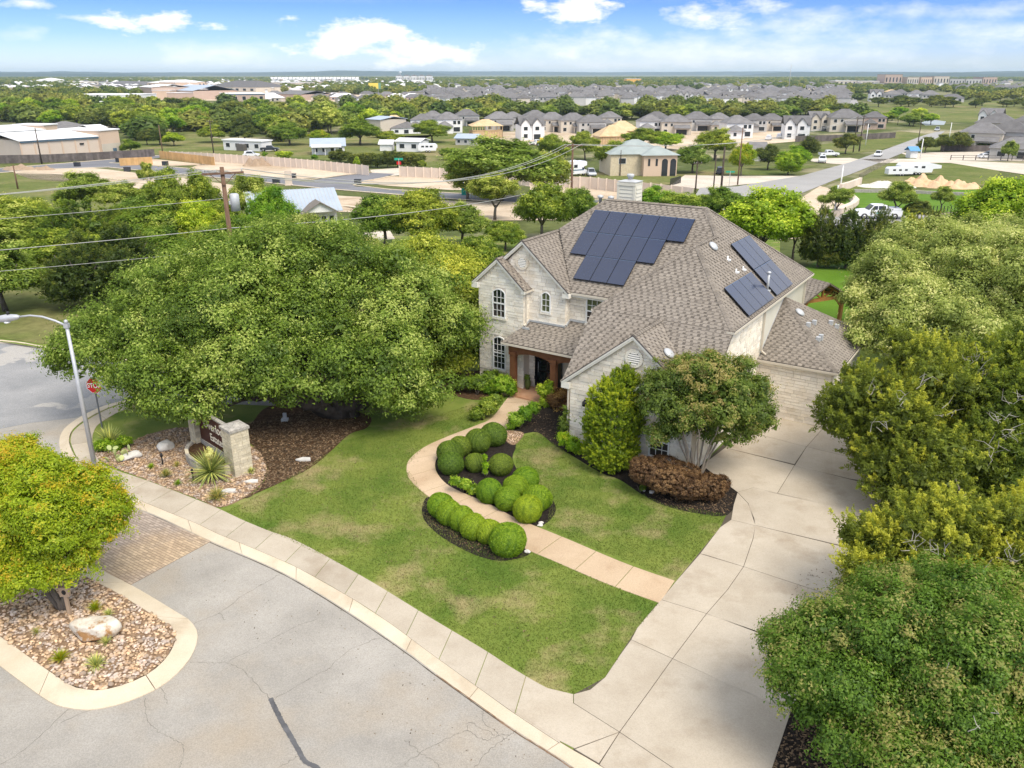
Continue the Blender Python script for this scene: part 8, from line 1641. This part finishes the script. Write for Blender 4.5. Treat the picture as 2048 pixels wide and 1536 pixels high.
# bins, toilet, boxes, street sign
bn = thing('portable_toilet', 'teal portable toilet among the oaks on the dirt strip', 'portable toilet', G(930, 390)); q = MB(); q.box(-.6, .6, -.6, .6, 0, 2.1); q.build('cabin', mat('teal plastic', (0.02, 0.30, 0.24), rough=.5), bn); q = MB(); q.box(-.65, .65, -.65, .65, 2.1, 2.3); q.build('roof', M['white'], bn); q = MB(); q.box(-.4, .4, -.63, -.601, .2, 1.9); q.build('door', mat('teal door', (0.015, 0.24, 0.19), rough=.5), bn)
for i, (u, v, l) in enumerate(((719, 346, 'black bin left of the wall gap'), (726, 346, 'black bin right of the first one by the wall gap'))):
    t = thing('waste_bin', l, 'bin', G(u, v)); q = MB(); q.add([(-.8, -.7, 0), (.8, -.7, 0), (.8, .7, 0), (-.8, .7, 0), (-1, -.9, 1.4), (1, -.9, 1.4), (1, .9, 1.4), (-1, .9, 1.4)], [(3, 2, 1, 0), (0, 1, 5, 4), (1, 2, 6, 5), (2, 3, 7, 6), (3, 0, 4, 7), (4, 5, 6, 7)]); q.build('body', M['cardark'], t); q = MB(); q.box(-1.02, 1.02, -.92, .92, 1.41, 1.52); q.build('lid', M['cardark'], t)
for i, (u, v, l) in enumerate(((155, 333, 'dark utility box at the left street bend'), (255, 343, 'dark utility box on the inner kerb'), (586, 357, 'black utility box by the pale sign panel'), (553, 367, 'dark utility box on the near kerb'), (716, 369, 'black utility box at the street junction'), (331, 331, 'parked green machine by the cedar fence'), (238, 324, 'dark box at the curve'))):
    t = thing('utility_box', l, 'utility box', G(u, v)); q = MB(); q.box(-.7, .7, -.5, .5, 0, 1.0); q.build('cabinet', M['cardark'], t); q = MB(); q.box(-.72, .72, -.53, .52, 1.001, 1.1); q.build('lid', M['black'], t)
t = thing('street_sign', 'green street name sign with a red board at the wall gap', 'sign', G(799, 352)); q = MB(); q.box(-.06, .06, -.06, .06, 0, 4); q.build('post', M['wire'], t); q = MB(); q.box(-1, 1, -.05, .05, 3.6, 4.1); q.build('name_board', mat('sign green', (0.02, 0.30, 0.20)), t); q = MB(); q.box(-.5, .5, -.05, .05, 2.6, 3.3); q.build('red_board', M['red'], t)
t = thing('street_sign', 'green street sign beside the tall timber poles', 'sign', G(1458, 372)); q = MB(); q.box(-.05, .05, -.05, .05, 0, 3); q.build('post', M['wire'], t); q = MB(); q.box(-.9, .9, -.04, .04, 2.7, 3.0); q.build('name_board', bpy.data.materials['sign green'], t)
t = thing('sign_panel', 'pale blank sign panel standing on the new street kerb', 'sign', G(578, 371)); q = MB(); q.box(-.7, .7, -.15, .15, 0, 3.0); q.build('panel', M['precast'], t); q = MB(); q.box(-.8, .8, -.25, .25, 0, .2); q.build('base', M['precast'], t)
# ---------------------------------------------------------------- utility poles and wires
def upole(label, base, h, m='poletimber', arms=((.4, 2.4),), az=0.0, r=.16, transformer=False):
    t = thing('utility_pole', label, 'utility pole', base, az); q = MB(); q.tube([(0, 0, -.3), (0, 0, h)], [r * 1.15, r * .75], 10); q.build('pole', M[m], t); ends = []
    for dz, L_ in arms:
        z = h - dz; q = MB(); q.box(-L_ / 2, L_ / 2, -.06 - r, .06 - r, z - .06, z + .06); q.bar((0, -r, z - .7), (L_ * .3, -r, z - .05), .04); q.bar((0, -r, z - .7), (-L_ * .3, -r, z - .05), .04); co_ = q.build('crossarm', M[m], t)
        for x in (-L_ / 2 + .1, -L_ * .18, L_ / 2 - .1): q = MB(); q.lathe([(.03, 0), (.05, .05), (.03, .1), (.045, .15), (.02, .18)], (x, -r, z + .06), 8); q.build('insulator', M['wire'], co_); ends.append(Vector((x, -r, z + .22)))
    if transformer: q = MB(); q.lathe([(.28, 0), (.28, .95), (.2, 1.02)], (r + .36, 0, h - 2.6), 14); q.box(r, r + .15, -.06, .06, h - 2.2, h - 2.0); q.build('transformer', M['pipe'], t)
    Rz = Matrix.Rotation(az, 3, 'Z'); return t, [Rz @ e + Vector(base) for e in ends]
yb1 = 50.0; b_ = Vector((PD(474, 480, yb1).x, yb1, 0)); htop = PD(455, 334, yb1).z; b_ = Vector((PD(474, 560, yb1).x - .1, yb1, 0))
p1, e1 = upole('tall brown power pole with transformer rising behind the great live oak', b_, htop, arms=((.35, 2.4),), az=.5, transformer=True)
b2_ = G(1142, 428); h2 = PD(1145, 287, b2_.y).z - b2_.z
p2, e2 = upole('crossarm power pole left of the white chimney', b2_, h2, arms=((.3, 2.8),), az=.35, r=.17)
b0_ = Vector((-66, 36, 0)); p0, e0 = upole('power pole beyond the left edge carrying the lines', b0_, 10.5, arms=((.35, 2.4),), az=1.2)
b3_ = G(1640, 330); p3, e3 = upole('slim timber pole behind the parked pickups', G(1706, 305), 11, 'poletimber2', az=.4)
for i, (u, vb, vt, w, l) in enumerate(((1441, 392, 294, .2, 'thick dark timber pole in front of the far road'), (1426, 388, 310, .13, 'thin dark pole left of the thick timber pole'), (1390, 392, 322, .15, 'grey service pole left of the two timber poles'), (1475, 370, 255, .14, 'brown pole behind the yellow green tree'), (1718, 303, 230, .2, 'leaning dark pole at the far road, right one'), (36, 378, 330, .15, 'leaning brown pole on the left meadow'), (344, 470, 395, .14, 'short brown pole left of the tall power pole'), (84, 328, 256, .18, 'tall pole in front of the storage building'), (326, 310, 250, .15, 'pale pole on the far meadow'), (428, 312, 240, .17, 'dark pole on the far meadow right of the pale one'), (1836, 285, 238, .15, 'brown pole on the verge near the road bend'), (1240, 352, 300, .1, 'thin pole in front of the limestone house'), (1795, 250, 232, .12, 'short far pole by the bend'), (478, 282, 255, .1, 'thin pole above the mobile home'))):
    b = G(u, vb); h = PD(u, vt, b.y).z - b.z; upole(l, b, h, 'poletimber' if i in (3, 5, 6, 8) else 'poletimber2', arms=((.4, 1.8),) if i in (4, 9, 10, 2) else (), az=.4, r=w)
for u, vb, vt, l in ((1668, 432, 372, 'thin white pole above the retaining wall'), (1680, 380, 332, 'thin white pole on the verge of the far road'), (1840, 318, 278, 'white pole at the parking entrance'), (1897, 283, 246, 'pale pole right of the road bend'), (1731, 290, 248, 'thin white pole by the far dark fence'), (1170, 0, 0, '')):
    if not l: continue
    b = G(u, vb); h = PD(u, vt, b.y).z - b.z; t = thing('white_pole', l, 'pole', b); q = MB(); q.tube([(0, 0, -.2), (0, 0, h)], [.14, .11], 8); q.build('pole', M['white'], t); q = MB(); q.lathe([(.12, 0), (.16, .08), (.05, .12)], (0, 0, h), 8); q.build('cap', M['white'], t)
def wire(a, b, sag, label, r=.013, n=22):
    a, b = Vector(a), Vector(b); mb = MB(); mb.tube([a.lerp(b, i / n) - Vector((0, 0, sag * 4 * (i / n) * (1 - i / n))) for i in range(n + 1)], r, 4, caps=False); o = mb.build('power_line', M['wire']); tag(o, label, 'wire', 'power lines')
nm = ['front', 'middle', 'rear']
for i in range(3):
    wire(e0[i], e1[i], 1.3, f'{nm[i]} conductor running from the left edge to the tall power pole'); wire(e1[i], e2[i], 2.6, f'{nm[i]} conductor between the tall pole and the crossarm pole', r=.026); wire(e2[i], e3[i], 3.0, f'{nm[i]} conductor from the crossarm pole to the far right', r=.03)
wire(Vector(b0_) + Vector((0, 0, 9.2)), Vector(b_) + Vector((0, 0, 9.0)), 1.0, 'neutral wire below the three conductors at left')
wire(Vector(b0_) + Vector((0, 0, 6.4)), Vector(b_) + Vector((0, 0, 7.2)), .6, 'thick telephone cable crossing low at left', r=.02); wire(Vector(b0_) + Vector((0, 0, 5.2)), Vector(b_) + Vector((0, 0, 5.9)), .5, 'second telephone cable below the thick one'); wire(Vector(b_) + Vector((0, 0, 7.2)), Vector(b2_) + Vector((0, 0, 4.6)), .9, 'telephone cable between the tall pole and the crossarm pole', r=.028)
# ---------------------------------------------------------------- air
hz_ = MB(); hz_.box(-7500, 7500, -320, 16200, -9.6, 72); hm, HN, HL = new_mat('haze'); HN.remove(HN['Principled BSDF']); pv = HN.new('ShaderNodeVolumePrincipled'); pv.inputs['Color'].default_value = (.66, .82, 1.0, 1); pv.inputs['Density'].default_value = .00007; pv.inputs['Anisotropy'].default_value = .3; HL(pv.outputs[0], HN['Material Output'].inputs['Volume'])
ho_ = hz_.build('haze', hm, None, kind='stuff')
